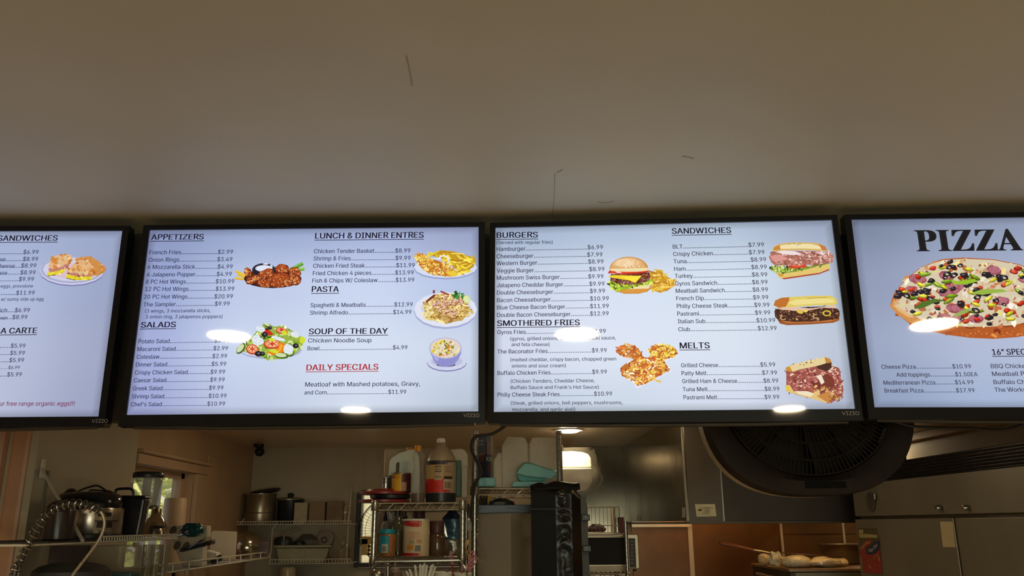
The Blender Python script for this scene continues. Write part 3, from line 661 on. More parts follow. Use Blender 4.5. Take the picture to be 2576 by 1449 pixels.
# pasta
p = Pic(2, 4)
p.ell(1121, 783, 80, 45, (165,172,212)); p.ell(1121, 779, 79, 44, (222,226,242)); p.ell(1122, 776, 64, 35, (205,210,232))
pa = inell(1123, 775, 58, 37)
p.ell(1123, 775, 58, 38, (196,160,90), 0, .06, 24)
p.spray(pa, (1065, 735, 1182, 813), 150, [(235,210,130),(215,180,90),(245,228,165),(180,140,60),(150,95,45)], 6, 16, .6, 'curl')
for i in range(26):
    a = p.r.uniform(0, 6.28); q = p.r.uniform(.1, .75); x, y = 1123+56*q*math.cos(a), 768+34*q*math.sin(a); c0 = p.r.uniform(0, 360)
    p.curl(x, y, 9, 4.2, (150,60,40), c0, c0+210, .8); p.curl(x, y-.8, 8.6, 3, (232,190,165), c0+10, c0+190, .8); p.curl(x, y-1, 8, 1, (250,228,212), c0+30, c0+150, .8)
p.spray(pa, (1065, 735, 1182, 813), 70, [(120,40,25),(245,235,210),(80,40,20),(235,215,150)], .8, 2.2)
p.stick(1072, 760, 1094, 742, 5, (110,40,30)); p.stick(1108, 733, 1130, 742, 4, (150,50,40)); p.stick(1091, 738, 1092, 730, 5, (120,50,50))
p.spray(inell(1154, 744, 15, 9), (1138, 733, 1170, 756), 30, [(40,110,40),(70,150,60),(25,80,30)], 2, 5, .8, 'ell', .4)
p.ell(1174, 753, 9, 11, (205,215,130), -20); p.ell(1174, 753, 7, 9, (225,230,170), -20)
p.done('plate of shrimp pasta with parsley')
# soup
p = Pic(2, 5)
p.ell(1124, 914, 50, 21, (120,126,175)); p.ell(1124, 912, 49, 20, (205,210,234)); p.ell(1124, 909, 40, 14, (185,190,220)); p.ell(1122, 918, 24, 5, (90,75,90))
bw = [(1080,878),(1085,894),(1094,912),(1106,921),(1122,923),(1140,919),(1152,906),(1160,890),(1161,876)]
p.poly(bw, (140,140,205)); p.poly([(1082,884),(1088,896),(1100,910),(1104,903),(1092,890)], (170,172,224))
p.ell(1120.5, 876, 41, 27, (175,175,215)); p.ell(1120.5, 875.5, 38.5, 25, (222,205,200)); p.ell(1120.5, 877, 37, 23, (226,212,188))
p.spray(inell(1120, 878, 34, 20), (1084, 856, 1157, 900), 75, [(235,215,60),(210,110,50),(225,200,50),(120,150,50),(240,235,220),(200,90,40),(245,225,110)], 1.8, 4.2, .7, 'ell', .3)
p.spray(inell(1120, 876, 34, 20), (1084, 854, 1157, 898), 16, [(60,90,30),(40,50,30),(170,130,110)], 1.2, 2.6, .5)
p.done('bowl of chicken noodle soup on a saucer')
# burger
p = Pic(3, 6)
ffr = [(1634,686),(1662,678),(1672,692),(1694,705),(1696,720),(1680,730),(1660,737),(1638,728)]
p.poly(ffr, (205,150,40)); p.spray(inpoly(ffr), bbox(ffr), 60, [(240,200,90),(225,175,55),(250,220,120),(190,125,35),(235,190,40)], 6, 13, .6, 'stick')
p.poly([(1537,720),(1636,717),(1637,726),(1628,734),(1606,739),(1570,739),(1548,732)], (196,130,50)); p.poly([(1540,718),(1635,717),(1633,726),(1560,728)], (240,222,170)); p.poly([(1548,729),(1632,727),(1622,735),(1600,737.5),(1568,737)], (220,150,60))
le = [(1528,712),(1536,705),(1560,710),(1600,712),(1640,702),(1646,708),(1632,716),(1600,721),(1575,728),(1556,732),(1540,728),(1534,718)]
p.poly(le, (150,180,30)); p.spray(inpoly(le), bbox(le), 90, [(190,215,40),(150,185,30),(215,230,80),(90,125,25),(230,235,120),(60,80,20)], 2, 5, .6, 'ell', .4)
p.poly([(1534,694),(1560,690),(1600,690),(1634,688),(1636,698),(1630,708),(1600,716),(1560,715),(1538,708)], (112,58,42)); pt = [(1536,697),(1570,700),(1600,708),(1630,694),(1633,702),(1620,711),(1590,716),(1556,714),(1538,707)]
p.spray(inpoly(pt), bbox(pt), 110, [(140,80,65),(95,45,35),(170,110,95),(75,30,25),(190,135,120)], 1.5, 3.6, .7)
p.poly([(1536,690),(1580,688),(1634,685),(1632,694),(1600,698),(1560,697),(1538,696)], (92,40,26)); p.spray(inell(1585,692,46,4), (1538,687,1632,697), 26, [(150,70,45),(70,28,18),(180,100,60)], 2, 4, .5)
p.poly([(1528,697),(1542,692),(1572,693),(1614,694),(1612,697),(1598,712),(1584,706),(1560,702),(1540,699)], (238,210,40)); p.poly([(1560,695),(1612,695),(1598,710)], (250,228,60))
p.poly([(1529,688),(1535,677),(1570,680),(1612,676),(1628,673),(1632,684),(1610,688),(1570,690),(1542,688)], (196,32,20)); p.poly([(1533,686),(1538,680),(1570,683),(1600,681),(1626,677),(1628,682),(1600,686),(1560,688)], (230,70,40)); p.poly([(1546,681),(1556,682),(1566,688),(1552,687)], (245,200,190))
p.ell(1582, 679, 50, 5, (236,220,170)); p.ell(1582, 678, 49, 32, (204,142,76), 0, 0, 22, 180, 360); p.ell(1581, 675, 44, 27, (222,168,104), 0, 0, 20, 180, 360); p.ell(1577, 668, 36, 19, (232,186,128), 0, 0, 20, 180, 360); p.ell(1570, 662, 22, 10, (240,204,156))
p.poly([(1534,676),(1632,674),(1630,680),(1600,682),(1560,683),(1538,680)], (238,222,172))
for i in range(70):
    a = p.r.uniform(3.3, 6.1); q = p.r.uniform(.1, .92); p.ell(1581+44*q*math.cos(a), 674+27*q*math.sin(a), 1.5, .9, (250,236,205), p.r.uniform(0, 180), 0, 6)
p.done('cheeseburger with fries')
# smothered fries
p = Pic(3, 7)
def fries(tri, pile, n, pal, tray):
    p.poly(tri, tray); p.poly(pile, (190,110,40)); p.spray(inpoly(pile), bbox(pile), n, pal, 4, 9, .7, 'stick'); p.spray(inpoly(pile), bbox(pile), int(n*.8), pal+[(160,55,20),(120,40,15),(250,245,225)], 1.2, 3.2, .7)
fries([(1548,888),(1580,903),(1612,896),(1612,900),(1582,907),(1550,892)], [(1549,886),(1556,872),(1570,867),(1590,868),(1606,876),(1612,888),(1606,900),(1588,903),(1566,896)], 40, [(225,150,60),(200,90,30),(235,190,110),(240,225,200),(215,120,40)], (225,225,235))
fries([(1630,884),(1660,906),(1706,890),(1707,895),(1672,911),(1640,896)], [(1630,880),(1640,874),(1656,864),(1680,868),(1700,878),(1706,890),(1680,902),(1660,908),(1640,896)], 55, [(240,205,60),(225,165,40),(215,110,30),(250,235,140),(235,215,50)], (228,228,236))
fries([(1590,950),(1602,973),(1686,936),(1687,928),(1690,932),(1602,978),(1588,956)], [(1560,926),(1572,916),(1590,908),(1604,892),(1612,890),(1622,900),(1650,896),(1668,908),(1680,922),(1686,930),(1650,950),(1624,966),(1604,971),(1592,956),(1564,946)], 150, [(235,175,60),(215,110,35),(245,215,120),(190,75,25),(240,190,70),(205,95,30),(250,240,205)], (232,232,242))
for i in range(16):
    x, y = p.r.uniform(1600, 1670), p.r.uniform(905, 960); a = p.r.uniform(0, 3); c = p.jit((240,200,100)); p.stick(x-7*math.cos(a), y-5*math.sin(a), x+7*math.cos(a), y+5*math.sin(a), 5, c)
p.done('three trays of loaded fries')
# sub sandwich
p = Pic(3, 8)
p.poly([(1950,684),(2088,664),(2086,676),(2060,686),(1972,701),(1962,700)], (226,196,110)); p.poly([(1966,700),(2062,686),(2086,676),(2086,680),(2060,690),(1972,703)], (176,70,50)); p.poly([(1952,682),(1966,680),(1972,694),(1962,696)], (210,150,60))
lt = [(1935,672),(1948,668),(1990,672),(2030,670),(2090,652),(2090,662),(2050,672),(2010,682),(1970,688),(1952,686),(1936,678)]
p.poly(lt, (120,140,50)); p.spray(inpoly(lt), bbox(lt), 80, [(170,200,60),(60,90,35),(200,215,110),(35,55,25),(225,225,170)], 2, 4.6, .6, 'ell', .4)
p.poly([(1984,664),(2010,662),(2026,664),(2030,672),(2000,676),(1984,674)], (205,60,35)); p.poly([(1988,666),(2010,664),(2022,668),(2004,672)], (228,100,60))
mt = [(1934,646),(1944,634),(1970,630),(2020,632),(2060,632),(2090,636),(2097,644),(2094,660),(2060,666),(2020,666),(1990,666),(1950,668),(1940,660)]
p.poly(mt, (170,105,90)); p.spray(inpoly(mt), bbox(mt), 90, [(200,140,128),(232,196,186),(138,72,58),(180,110,96)], 3, 8, .45, 'ell', .4); p.spray(inpoly(mt), bbox(mt), 100, [(190,125,110),(225,180,170),(140,75,60),(205,150,140),(120,55,45),(235,205,200)], 3, 8, .55, 'curl')
p.poly([(1950,634),(1968,630),(2000,632),(2020,640),(1996,642),(1972,640)], (238,220,220)); p.poly([(2050,634),(2080,636),(2070,642)], (235,215,215)); p.poly([(1936,644),(1962,640),(1984,652),(1950,660)], (218,150,140))
p.poly([(1942,630),(1946,620),(1960,614),(1990,610),(2030,610),(2058,612),(2076,620),(2082,632),(2060,631),(2020,629),(1980,630),(1950,632)], (214,178,100)); p.poly([(1952,626),(1966,617),(2000,613),(2040,614),(2064,620),(2066,627),(2020,625),(1980,626)], (240,222,170)); p.poly([(1946,624),(1960,616),(1964,628),(1946,629)], (196,130,50)); p.poly([(2058,613),(2076,620),(2081,631),(2068,629)], (196,120,60))
for x, y in [(1986,614),(1998,613.5),(2012,614),(2006,616)]: p.ell(x, y, 3, 1, (130,140,100))
p.done('deli meat sandwich on a crusty roll')
# philly sandwich
p = Pic(3, 9)
p.poly([(1953,800),(1990,806),(2050,806),(2112,798),(2111,806),(2096,812),(2040,816),(1980,818),(1962,814)], (150,78,30)); p.poly([(1958,804),(2000,809),(2060,808),(2110,802),(2090,809),(2030,812),(1980,813)], (190,112,50))
mt = [(1948,782),(1956,776),(2000,774),(2040,772),(2096,770),(2110,780),(2113,792),(2108,802),(2060,808),(2000,810),(1960,806),(1950,798)]
p.poly(mt, (66,32,22)); p.spray(inpoly(mt), bbox(mt), 110, [(120,70,50),(60,28,20),(165,110,75),(45,18,14),(190,140,105),(95,50,35)], 2.5, 6, .6, 'curl'); p.spray(inpoly(mt), bbox(mt), 40, [(150,95,60),(40,18,14),(205,160,110)], 1.5, 3.5, .6)
p.poly([(1950,776),(1990,772),(2040,776),(2100,768),(2106,776),(2070,774),(2030,782),(2000,782),(1975,780)], (226,190,170)); p.ell(2012, 784, 9, 5, (225,190,80), 20); p.ell(2026, 782, 6, 4, (235,205,100)); p.curl(2080, 788, 11, 4, (215,190,60), 0, 360, .7, 12); p.curl(1970, 800, 8, 3, (215,170,120), 20, 260, .7); p.curl(2052, 796, 8, 3, (220,180,130), 40, 300, .7)
p.poly([(1946,768),(1950,756),(1966,749),(1990,747),(2050,744),(2088,744),(2102,750),(2107,762),(2098,768),(2050,768),(2000,772),(1960,774)], (222,200,96)); p.poly([(1946,768),(1950,756),(1966,749),(1986,748),(1984,760),(1976,772),(1958,774)], (190,110,40)); p.poly([(1980,762),(2000,754),(2060,750),(2096,752),(2100,762),(2050,764),(2000,768)], (236,220,140)); p.stick(2030, 751, 2080, 748, 2, (190,160,70))
p.done('philly cheese steak sandwich')
# melt
p = Pic(3, 10)
mt = [(1978,934),(2000,926),(2040,920),(2060,918),(2092,920),(2112,928),(2116,950),(2122,980),(2118,1000),(2096,1010),(2082,1014),(2040,1002),(2000,992),(1978,984),(1978,960)]
p.poly(mt, (158,78,70)); p.spray(inpoly(mt), bbox(mt), 150, [(225,165,150),(120,48,44),(200,110,100),(240,215,190),(90,34,32),(175,84,80)], 2, 7, .4, 'ell', .4); p.spray(inpoly(mt), bbox(mt), 150, [(190,100,95),(140,60,55),(215,145,140),(110,40,40),(230,190,160),(165,80,75)], 3, 8, .5, 'curl'); p.poly([(2036,960),(2050,975),(2060,950),(2080,940),(2096,950),(2100,970),(2080,990),(2060,984)], (118,48,36))
p.spray(inell(2076, 990, 36, 18, 15), (2040, 970, 2122, 1012), 70, [(200,135,80),(165,90,50),(225,180,120),(140,70,40)], 2, 5, .7)
p.poly([(1974,970),(1986,968),(1996,984),(2040,992),(2060,980),(2064,996),(2082,1012),(2078,1014),(2040,1002),(1980,986)], (222,190,120)); p.poly([(1976,972),(1986,970),(1988,984),(1978,983)], (225,195,70)); p.poly([(2000,984),(2030,984),(2048,990),(2040,998),(2010,992)], (236,222,190)); p.poly([(2052,946),(2066,942),(2074,962),(2066,968),(2060,956)], (235,222,200))
p.poly([(2054,996),(2086,984),(2092,1008),(2084,1014)], (196,130,60)); p.spray(inell(2100, 1002, 20, 10), (2084, 990, 2122, 1014), 40, [(150,90,50),(120,60,35),(205,150,90)], 1.2, 3)
p.poly([(1976,925),(1990,918),(2030,908),(2074,898),(2080,905),(2080,914),(2050,922),(2010,930),(1994,936),(1976,932)], (226,206,150)); p.poly([(1976,925),(1986,921),(1994,936),(1977,932)], (205,140,50)); p.poly([(2074,898),(2088,903),(2092,912),(2091,926),(2080,934),(2064,930),(2052,922),(2078,914)], (66,30,24)); p.poly([(2074,898),(2088,903),(2092,912),(2080,914),(2076,908)], (196,130,60))
p.spray(inell(2028, 912, 44, 5, -12), (1980, 898, 2076, 926), 20, [(120,80,40),(240,225,170),(180,140,80)], .8, 2.5)
p.done('stacked pastrami melt')
# pizza
p = Pic(4, 11)
cr = [(2238,771),(2249,738),(2280,700),(2317,672),(2369,652),(2425,648),(2497,652),(2560,664),(2620,684),(2660,712),(2680,745),(2676,790),(2650,820),(2610,838),(2560,848),(2500,852.5),(2440,850),(2380,842),(2330,830),(2285,812),(2256,790)]
inn = [(2254,768),(2258,728),(2285,698),(2320,672),(2370,655),(2425,651),(2497,654),(2560,666),(2615,686),(2650,714),(2660,745),(2650,780),(2600,806),(2550,818),(2490,822),(2430,822),(2380,818),(2330,806),(2285,790)]
p.poly(cr, (178,88,36)); p.spray(inpoly(cr), bbox(cr), 130, [(196,104,44),(165,72,28),(214,130,62),(150,62,24)], 4, 11, .5)
p.poly([(2238,771),(2249,750),(2262,770),(2290,792),(2330,806),(2326,822),(2285,810),(2256,790)], (206,142,78)); p.poly([(2246,768),(2256,764),(2290,790),(2300,800),(2284,798),(2262,784)], (226,180,120))
p.spray(inell(2500, 840, 110, 8), (2390, 828, 2600, 852), 60, [(214,124,54),(186,84,34),(228,150,80)], 1, 3); 
for x, y in [(2440,822),(2530,818)]: p.ell(x, y, 14, 5, (120,50,24)); p.ell(x, y-1, 9, 3, (205,110,60))
p.poly(inn, (214,200,170)); IN = inpoly(inn); B = bbox(inn)
p.spray(IN, B, 230, [(226,214,190),(240,234,214),(205,160,110),(190,110,70),(232,220,140),(215,190,160)], 4, 11, .6, 'ell', .3)
p.spray(IN, B, 120, [(170,70,60),(120,50,44),(196,120,100),(232,210,150)], 2, 5, .6, 'ell', .4)
for i in range(16):
    a = p.r.uniform(0, 6.28); q = math.sqrt(p.r.uniform(0.05, .95)); x, y = 2455+195*q*math.cos(a), 738+80*q*math.sin(a)
    if not IN(x, y): continue
    p.ell(x, y, 19, 11, (150,72,84), p.r.uniform(-20, 20), .1); p.ell(x, y-1, 16, 9, (178,104,118), 0, .12); p.spray(inell(x, y, 14, 8), (x-15, y-9, x+15, y+9), 14, [(215,170,180),(140,60,75)], 1, 2.6, .6, 'curl')
for (n_, pal, rx, ry) in [(34, (196,52,30), 11, 6), (26, (214,206,50), 14, 5), (20, (130,160,40), 20, 5)]:
    for i in range(n_):
        a = p.r.uniform(0, 6.28); q = math.sqrt(p.r.uniform(0, .93)); x, y = 2455+200*q*math.cos(a), 738+82*q*math.sin(a)
        if not IN(x, y): continue
        ro = p.r.uniform(-35, 35); c = p.jit(pal, 22); dk = tuple(v*.6 for v in c)
        p.ell(x, y+1.5, rx*p.r.uniform(.7, 1), ry, dk, ro, .12); p.ell(x, y, rx*.75, ry*.7, c, ro, .12); p.ell(x-2, y-1.5, rx*.4, ry*.25, tuple(min(255, v*1.3+20) for v in c), ro)
for i in range(62):
    a = p.r.uniform(0, 6.28); q = math.sqrt(p.r.uniform(0, .97)); x, y = 2455+205*q*math.cos(a), 737+84*q*math.sin(a)
    if not IN(x, y): continue
    r = p.r.uniform(6, 12); p.ell(x, y, r, r*.62, (30,22,30), p.r.uniform(-30, 30), .2, 12); p.ell(x-r*.2, y-r*.2, r*.35, r*.14, (105,100,115), -10); 
    if i % 3 == 0: p.ell(x+r*.1, y+r*.1, r*.35, r*.2, (215,200,170))
p.poly([(2300,772),(2318,760),(2350,752),(2380,756),(2350,762),(2325,774),(2300,778)], (80,110,40)); p.poly([(2440,738),(2470,728),(2520,728),(2535,734),(2500,738),(2470,742)], (150,180,70)); p.poly([(2390,704),(2410,708),(2450,702),(2460,708),(2430,716),(2400,716)], (150,190,40)); p.poly([(2396,794),(2420,780),(2446,775),(2430,788),(2404,798)], (150,170,90))
p.done('round pizza heaped with peppers, olives and salami')
# breakfast plate
p = Pic(1, 12)
p.ell(181, 684, 82, 36, (120,120,170)); p.ell(181, 681, 82, 36, (205,205,232)); p.ell(181, 679, 80, 34, (168,172,206)); p.ell(182, 678, 74, 30, (206,206,228)); p.ell(184, 682, 60, 20, (216,190,205))
hs = [(188,652),(206,646),(228,645),(246,656),(268,674),(262,686),(244,694),(222,692),(204,676)]
p.poly(hs, (206,140,70)); p.spray(inpoly(hs), bbox(hs), 70, [(225,165,90),(190,110,50),(240,190,120),(165,85,40)], 2, 5, .5, 'curl')
for (T, Fl, E_) in [([(122,672),(126,656),(140,643),(160,639),(180,642),(183,650),(174,662),(150,670),(124,676)], [(122,676),(150,668),(176,662),(170,674),(150,680),(124,686)], [(120,684),(152,676),(168,674),(160,686),(140,692),(118,695)]),
                    ([(170,680),(186,664),(200,654),(222,656),(236,672),(238,684),(234,690),(200,688),(172,684)], [(168,682),(200,686),(236,688),(234,696),(200,696),(168,690)], [(167,690),(200,695),(233,695),(231,704),(190,705),(167,700)])]:
    p.poly(E_, (222,205,40)); p.spray(inpoly(E_), bbox(E_), 26, [(240,225,60),(205,180,30),(250,240,120)], 1.5, 4, .5); p.poly(Fl, (190,120,110)); p.spray(inpoly(Fl), bbox(Fl), 16, [(150,70,60),(225,170,150),(235,215,180)], 1.5, 4, .4)
    p.poly(T, (226,178,130)); p.spray(inpoly(T), bbox(T), 26, [(214,150,80),(196,120,50),(235,200,150)], 3, 8, .6); p.stick(E_[0][0], E_[0][1]+10, E_[-2][0], E_[-2][1], 1.5, (90,50,40))
p.done('toasted egg sandwiches with hash browns on a plate')
# ================================================================ KITCHEN FIXTURES
def base_z(px, py, Y): return at(px, py, Y).z
def pl(cx, Y, prof, zb=None, n=24, mb=None, col=None, sq=0):
    """lathe from photo half widths/rows; the bottom is dropped to height zb when given"""
    s_ = mpp(Y); x = at(cx, prof[0][1], Y).x; mb = mb or MB()
    pr = [[w*s_, at(cx, y, Y).z] for w, y in prof]
    if zb is not None: pr[0][1] = zb
    return mb.lathe((x, Y, 0), pr, n, col=col, sq=sq)
# ---- range hood
HY = 4.29; hx0 = at(1717, 1200, HY).x; hzb = at(1735, 1312, HY).z
hx1 = 2.12
hood = thing('range_hood', 'big stainless range hood over the orange lit cooking line', 'range hood', ((hx0+hx1)/2, 5.2, hzb))
MB().box(xh, xh+0.012, HY, KBACK-0.015, hzb+0.004, KC-0.001).build('side_panel', steelw, hood)
fp = MB(); fs_ = at(1817, 1250, HY).x
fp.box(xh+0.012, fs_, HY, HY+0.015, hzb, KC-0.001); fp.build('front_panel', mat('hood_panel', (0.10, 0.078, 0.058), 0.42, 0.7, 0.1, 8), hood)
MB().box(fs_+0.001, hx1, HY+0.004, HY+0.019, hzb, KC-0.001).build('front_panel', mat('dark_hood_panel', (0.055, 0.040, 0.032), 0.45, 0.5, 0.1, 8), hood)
MB().box(fs_-0.003, fs_+0.003, HY-0.004, HY+0.003, hzb, KC-0.02).build('seam_strip', steel, hood)
MB().box(xh-0.003, xh+0.006, HY-0.008, HY+0.004, hzb, KC-0.02).build('corner_trim', steeld, hood)
MB().box(xh+0.004, hx1, HY-0.006, HY+0.03, hzb-0.012, hzb).build('drip_lip', mat('hood_panel', (0.10, 0.078, 0.058), 0.42), hood, bevel=0.002)
MB().box(xh-0.004, xh+0.03, HY, KBACK-0.02, hzb-0.012, hzb).build('drip_lip', mat('hood_panel', (0.10, 0.078, 0.058), 0.42), hood, bevel=0.002)
MB().box(xh+0.012, hx1, HY+0.02, KBACK-0.02, KC-0.03, KC-0.02).build('hood_roof', steeld, hood)
MB().box(hx1-0.012, hx1, HY+0.02, KBACK-0.02, hzb, KC-0.03).build('side_panel', steeld, hood)
# sticker on the hood front
stp = [(1748.4, 1268.2), (1798.2, 1268), (1802.5, 1298.5), (1752.5, 1300)]
kq = [at(x, y, HY-0.002) for x, y in stp]
MB().prism(kq[::-1], (0, 0.0015, 0)).build('service_sticker', mat('cream_paper', (0.62, 0.55, 0.34), 0.6), hood)
mb = MB(); SK = lambda x, y: at(x, y, HY-0.0028)
def skt(t, x0, y0, x1, y1, c):
    a, b = SK(x0, y0), SK(x1, y1); h = SK(x0, y0-c).z-a.z
    text_on(mb, t, (a.x, a.z), (b.x, b.z), h, lambda u, v: (u, HY-0.0028, v), lin((60, 45, 20)), bold=0.01)
skt('Commercial', 1771, 1277.3, 1784, 1277.2, 2.0); skt('FIRE HOOD DUCT', 1764, 1279.8, 1795, 1279.4, 2.3); skt('Cleaning', 1770.5, 1284.6, 1786, 1284.6, 3)
skt('Inspections', 1772, 1287.8, 1786, 1287.6, 1.8); skt('Appointments and Service', 1765, 1290.9, 1784, 1290.7, 1.8); skt('www. service .com', 1765, 1293.8, 1784, 1293.6, 1.7)
a = [SK(1755, 1283), SK(1762, 1279), SK(1768, 1285), SK(1762, 1285.8), SK(1756, 1285.6)]; mb.poly(a, lin((90, 66, 34)))
mb.build('sticker_print', colattr_mat('label_ink', 0, 0.5), hood, recalc=False)
# small tags on the hood side
for i, (x0, y0, x1, y1) in enumerate([(1716, 1277, 1724, 1302), (1602, 1297, 1610, 1309)]):
    p = [atx(x, y, xh-0.002) for x, y in ((x0, y0), (x1, y0), (x1, y1), (x0, y1))]
    MB().prism(p, (0.0015, 0, 0)).build('small_tag', mat('grey_tag', (0.35, 0.32, 0.26), 0.5), hood)
for (lx_, ly_, st__) in ((1.55, 5.70, 62.0), (1.80, 4.44, 95.0)):
    so = MB().lathe((lx_, ly_, KC-0.16), [(0.02, 0.04), (0.045, 0.03), (0.05, 0.0)], 20, cap=False).build('lamp_socket', steeld, hood)
    MB().lathe((lx_, ly_, KC-0.24), [(0.001, 0), (0.03, 0.012), (0.042, 0.04), (0.03, 0.075), (0.015, 0.09)], 20).build('bulb', glow('hood_bulb_%d' % int(st__), (1.0, 0.42, 0.09) if st__ < 80 else (1.0, 0.55, 0.17), st__), so, smooth=True)
# ---- pizza oven with things on top
ox, oy0, oy1, oz = 1.533, 4.50, 5.15, 1.418
ov = thing('deck_oven', 'dark steel deck oven under the hood with bagged dough on top', 'oven', (ox+0.4, (oy0+oy1)/2, 0))
MB().box(ox+0.006, 2.35, oy0+0.004, oy1, 0.0, oz-0.016).build('body', mat('oven_side', (0.10, 0.08, 0.06), 0.5, 0.5), ov, bevel=0.003)
MB().box(ox, 2.36, oy0, oy1+0.01, oz-0.014, oz).build('top_plate', mat('oven_top', (0.42, 0.28, 0.18), 0.35, 0.6), ov, bevel=0.002)
MB().box(ox+0.03, 2.34, oy0-0.004, oy0+0.002, 0.9, oz-0.018).build('front_panel', mat('oven_front', (0.30, 0.27, 0.20), 0.45, 0.6), ov)
a, b = atx(1903, 1443, ox-0.03), atx(1935, 1450, ox-0.03)
MB().tube([(ox+0.008, a.y, a.z), a, b, (ox+0.008, b.y, b.z)], 0.007, 8).build('side_handle', chrome, ov, smooth=True)
doughm = mat('dough_bag_film', (0.90, 0.80, 0.58), 0.2, 0, 0.10, 38, 0.9, spec=0.9, coat=0.5)
def dough(px0, px1, pyt, pyb, Y, label, seed, lump=0.25):
    s_ = mpp(Y); a = at(px0, pyb, Y); b = at(px1, pyt, Y); z0 = oz+0.001; rx = (b.x-a.x)/2; rz = max(0.012, (b.z-z0)/2-0.002); cx_ = (a.x+b.x)/2
    mb = MB()
    def fn(u, v):
        th = u*2*PI; ph = (v-.5)*PI; d = Vector((math.cos(ph)*math.cos(th), math.cos(ph)*math.sin(th), math.sin(ph)))
        q = 1+lump*mnoise.noise(d*1.6+Vector((seed, 0, 0)))+0.10*mnoise.noise(d*5+Vector((seed, 3, 0)))
        return (cx_+rx*d.x*q, Y+rx*0.55*d.y*q, z0+max(0, rz*(1+d.z*q)))
    mb.grid(fn, 26, 14); o = mb.build('dough_bag', doughm, smooth=True, loc=(cx_, Y, z0)); tag(o, label, 'dough', 'bags of dough on the deck oven'); return o
dough(1906, 1942, 1390, 1413, 4.95, 'small twisted end of a dough bag at the corner of the oven top', 1, .1)
dough(1936, 1966, 1384, 1422, 4.72, 'crumpled upright dough bag between the twisted end and the big round one', 2, .5)
dough(1962, 2040, 1394, 1431, 4.62, 'large smooth round bag of dough at the oven edge', 3, .15)
dough(2034, 2110, 1399, 1431, 4.64, 'long lumpy bag of dough beside the large round one', 4, .3)
dough(2095, 2133, 1402, 1428, 4.70, 'short bag of dough nearest the frying pot', 5, .3)
t = thing('pizza_peel', 'flat metal peel with a red wooden handle lying on the dough bags', 'peel', at(1990, 1395, 4.75))
wood = mat('red_brown_wood', (0.24, 0.062, 0.02), 0.35, 0, 0.25, 12, stretch=(0.2, 4, 4))
MB().tube([at(1810, 1366, 4.75), at(1815, 1367, 4.75), at(1850, 1374, 4.75), at(1895, 1385, 4.75)], [0.008, 0.0125, 0.013, 0.011], 12).build('handle', wood, t, smooth=True)
MB().tube([at(1895, 1384, 4.75), at(1915, 1387, 4.75), at(1940, 1392, 4.75), at(1960, 1394, 4.75)], [0.008, 0.008, 0.007, 0.004], 8).build('neck', chrome, t, smooth=True)
a, b = at(1955, 1392, 4.75), at(2122, 1403, 4.75); mb = MB(); r = (b-a).length/2; c = (a+b)/2; dx = (b-a).normalized(); vs = [c+Vector((0, 0, 0.003))+dx*(r*math.cos(q*PI/16))+Vector((0, 1, 0))*(r*0.45*math.sin(q*PI/16)) for q in range(32)]
mb.prism(vs, (0, 0, 0.004)); mb.build('blade', mat('dark_peel', (0.16, 0.09, 0.05), 0.4, 0.5), t)
t = thing('saucepan', 'dull steel pot at the end of the oven top beside the fridge', 'pot', (at(2115, 1420, 5.02).x, 5.02, oz))
pl(2118, 5.02, [(40, 1421), (44, 1416), (48, 1385), (52, 1372), (60, 1370), (60, 1368), (50, 1369), (46, 1385), (40, 1410)], zb=oz+0.001, n=32).build('pot_body', steeld, t, smooth=True)
# ---- reach-in fridge on the right
FX = 1.74; fy0, fy1 = 2.45, 4.112
fr = thing('reach_in_fridge', 'tall stainless two door fridge with a black louvred top', 'refrigerator', (FX+0.38, 3.3, 0))
fst = mat('fridge_steel', (0.30, 0.265, 0.205), 0.42, 0.5, 0.07, 5, stretch=(1, 1, 0.3))
MB().box(FX+0.03, FX+0.75, fy0, fy1, 0.0, 1.90).build('body', steeld, fr)
yg = 3.222
for y0, y1 in ((yg+0.008, fy1), (fy0, yg-0.008)):
    MB().box(FX, FX+0.028, y0, y1, 0.12, 1.662).build('door', fst, fr, bevel=0.003)
zt = atx(2290, 1203, FX).z; zb_ = 1.676
MB().box(FX+0.004, FX+0.03, fy0, fy1, zb_, zt).build('header_panel', fst, fr, bevel=0.002)
for i in range(7):
    z = zt+0.004+i*0.0115
    MB().prism([(FX+0.012, fy0, z), (FX+0.03, fy0, z+0.006), (FX+0.03, fy0, z+0.008), (FX+0.012, fy0, z+0.003)], (0, fy1-fy0, 0)).build('louvre_slat', mat('black_louvre', (0.02, 0.018, 0.016), 0.35, 0.3), fr)
a = atx(2190, 1262, FX)
MB().lathe((FX-0.001, a.y, a.z), [(0.0, 0.0), (0.036, 0.0), (0.042, 0.002), (0.045, 0.0)], 28, Matrix.Rotation(-PI/2, 3, 'Y'), cap=False).build('round_vent', steeld, fr, smooth=True)
b = atx(2198, 1250, FX)
MB().box(FX-0.012, FX-0.003, b.y-0.03, b.y+0.03, b.z-0.012, b.z+0.014).build('chrome_pull', chrome, fr, bevel=0.002)
for px in (2365, 2433):
    a = atx(px, 1277, FX)
    MB().lathe((FX-0.001, a.y, a.z), [(0.011, 0.0), (0.012, 0.008), (0.008, 0.016), (0.0001, 0.018)], 16, Matrix.Rotation(-PI/2, 3, 'Y')).build('door_lock', chrome, fr, smooth=True)
n_ = MB().prism([atx(x, y, FX-0.002) for x, y in ((2364.5, 1312), (2396, 1312), (2403, 1377), (2372, 1376))], (0.0015, 0, 0)).build('paper_note', mat('manila_paper', (0.62, 0.52, 0.30), 0.7, 0, 0.04, 40)); tag(n_, 'blank cream paper note taped on the far fridge door', 'note')
fl = thing('takeout_flyer', 'red and blue take out flyer stuck on the fridge door', 'flyer', atx(2188, 1388, FX-0.003))
def FP(x, y, d=0.0): return atx(2150+x/11.24, 1320+y/11.24, FX-0.002-d)
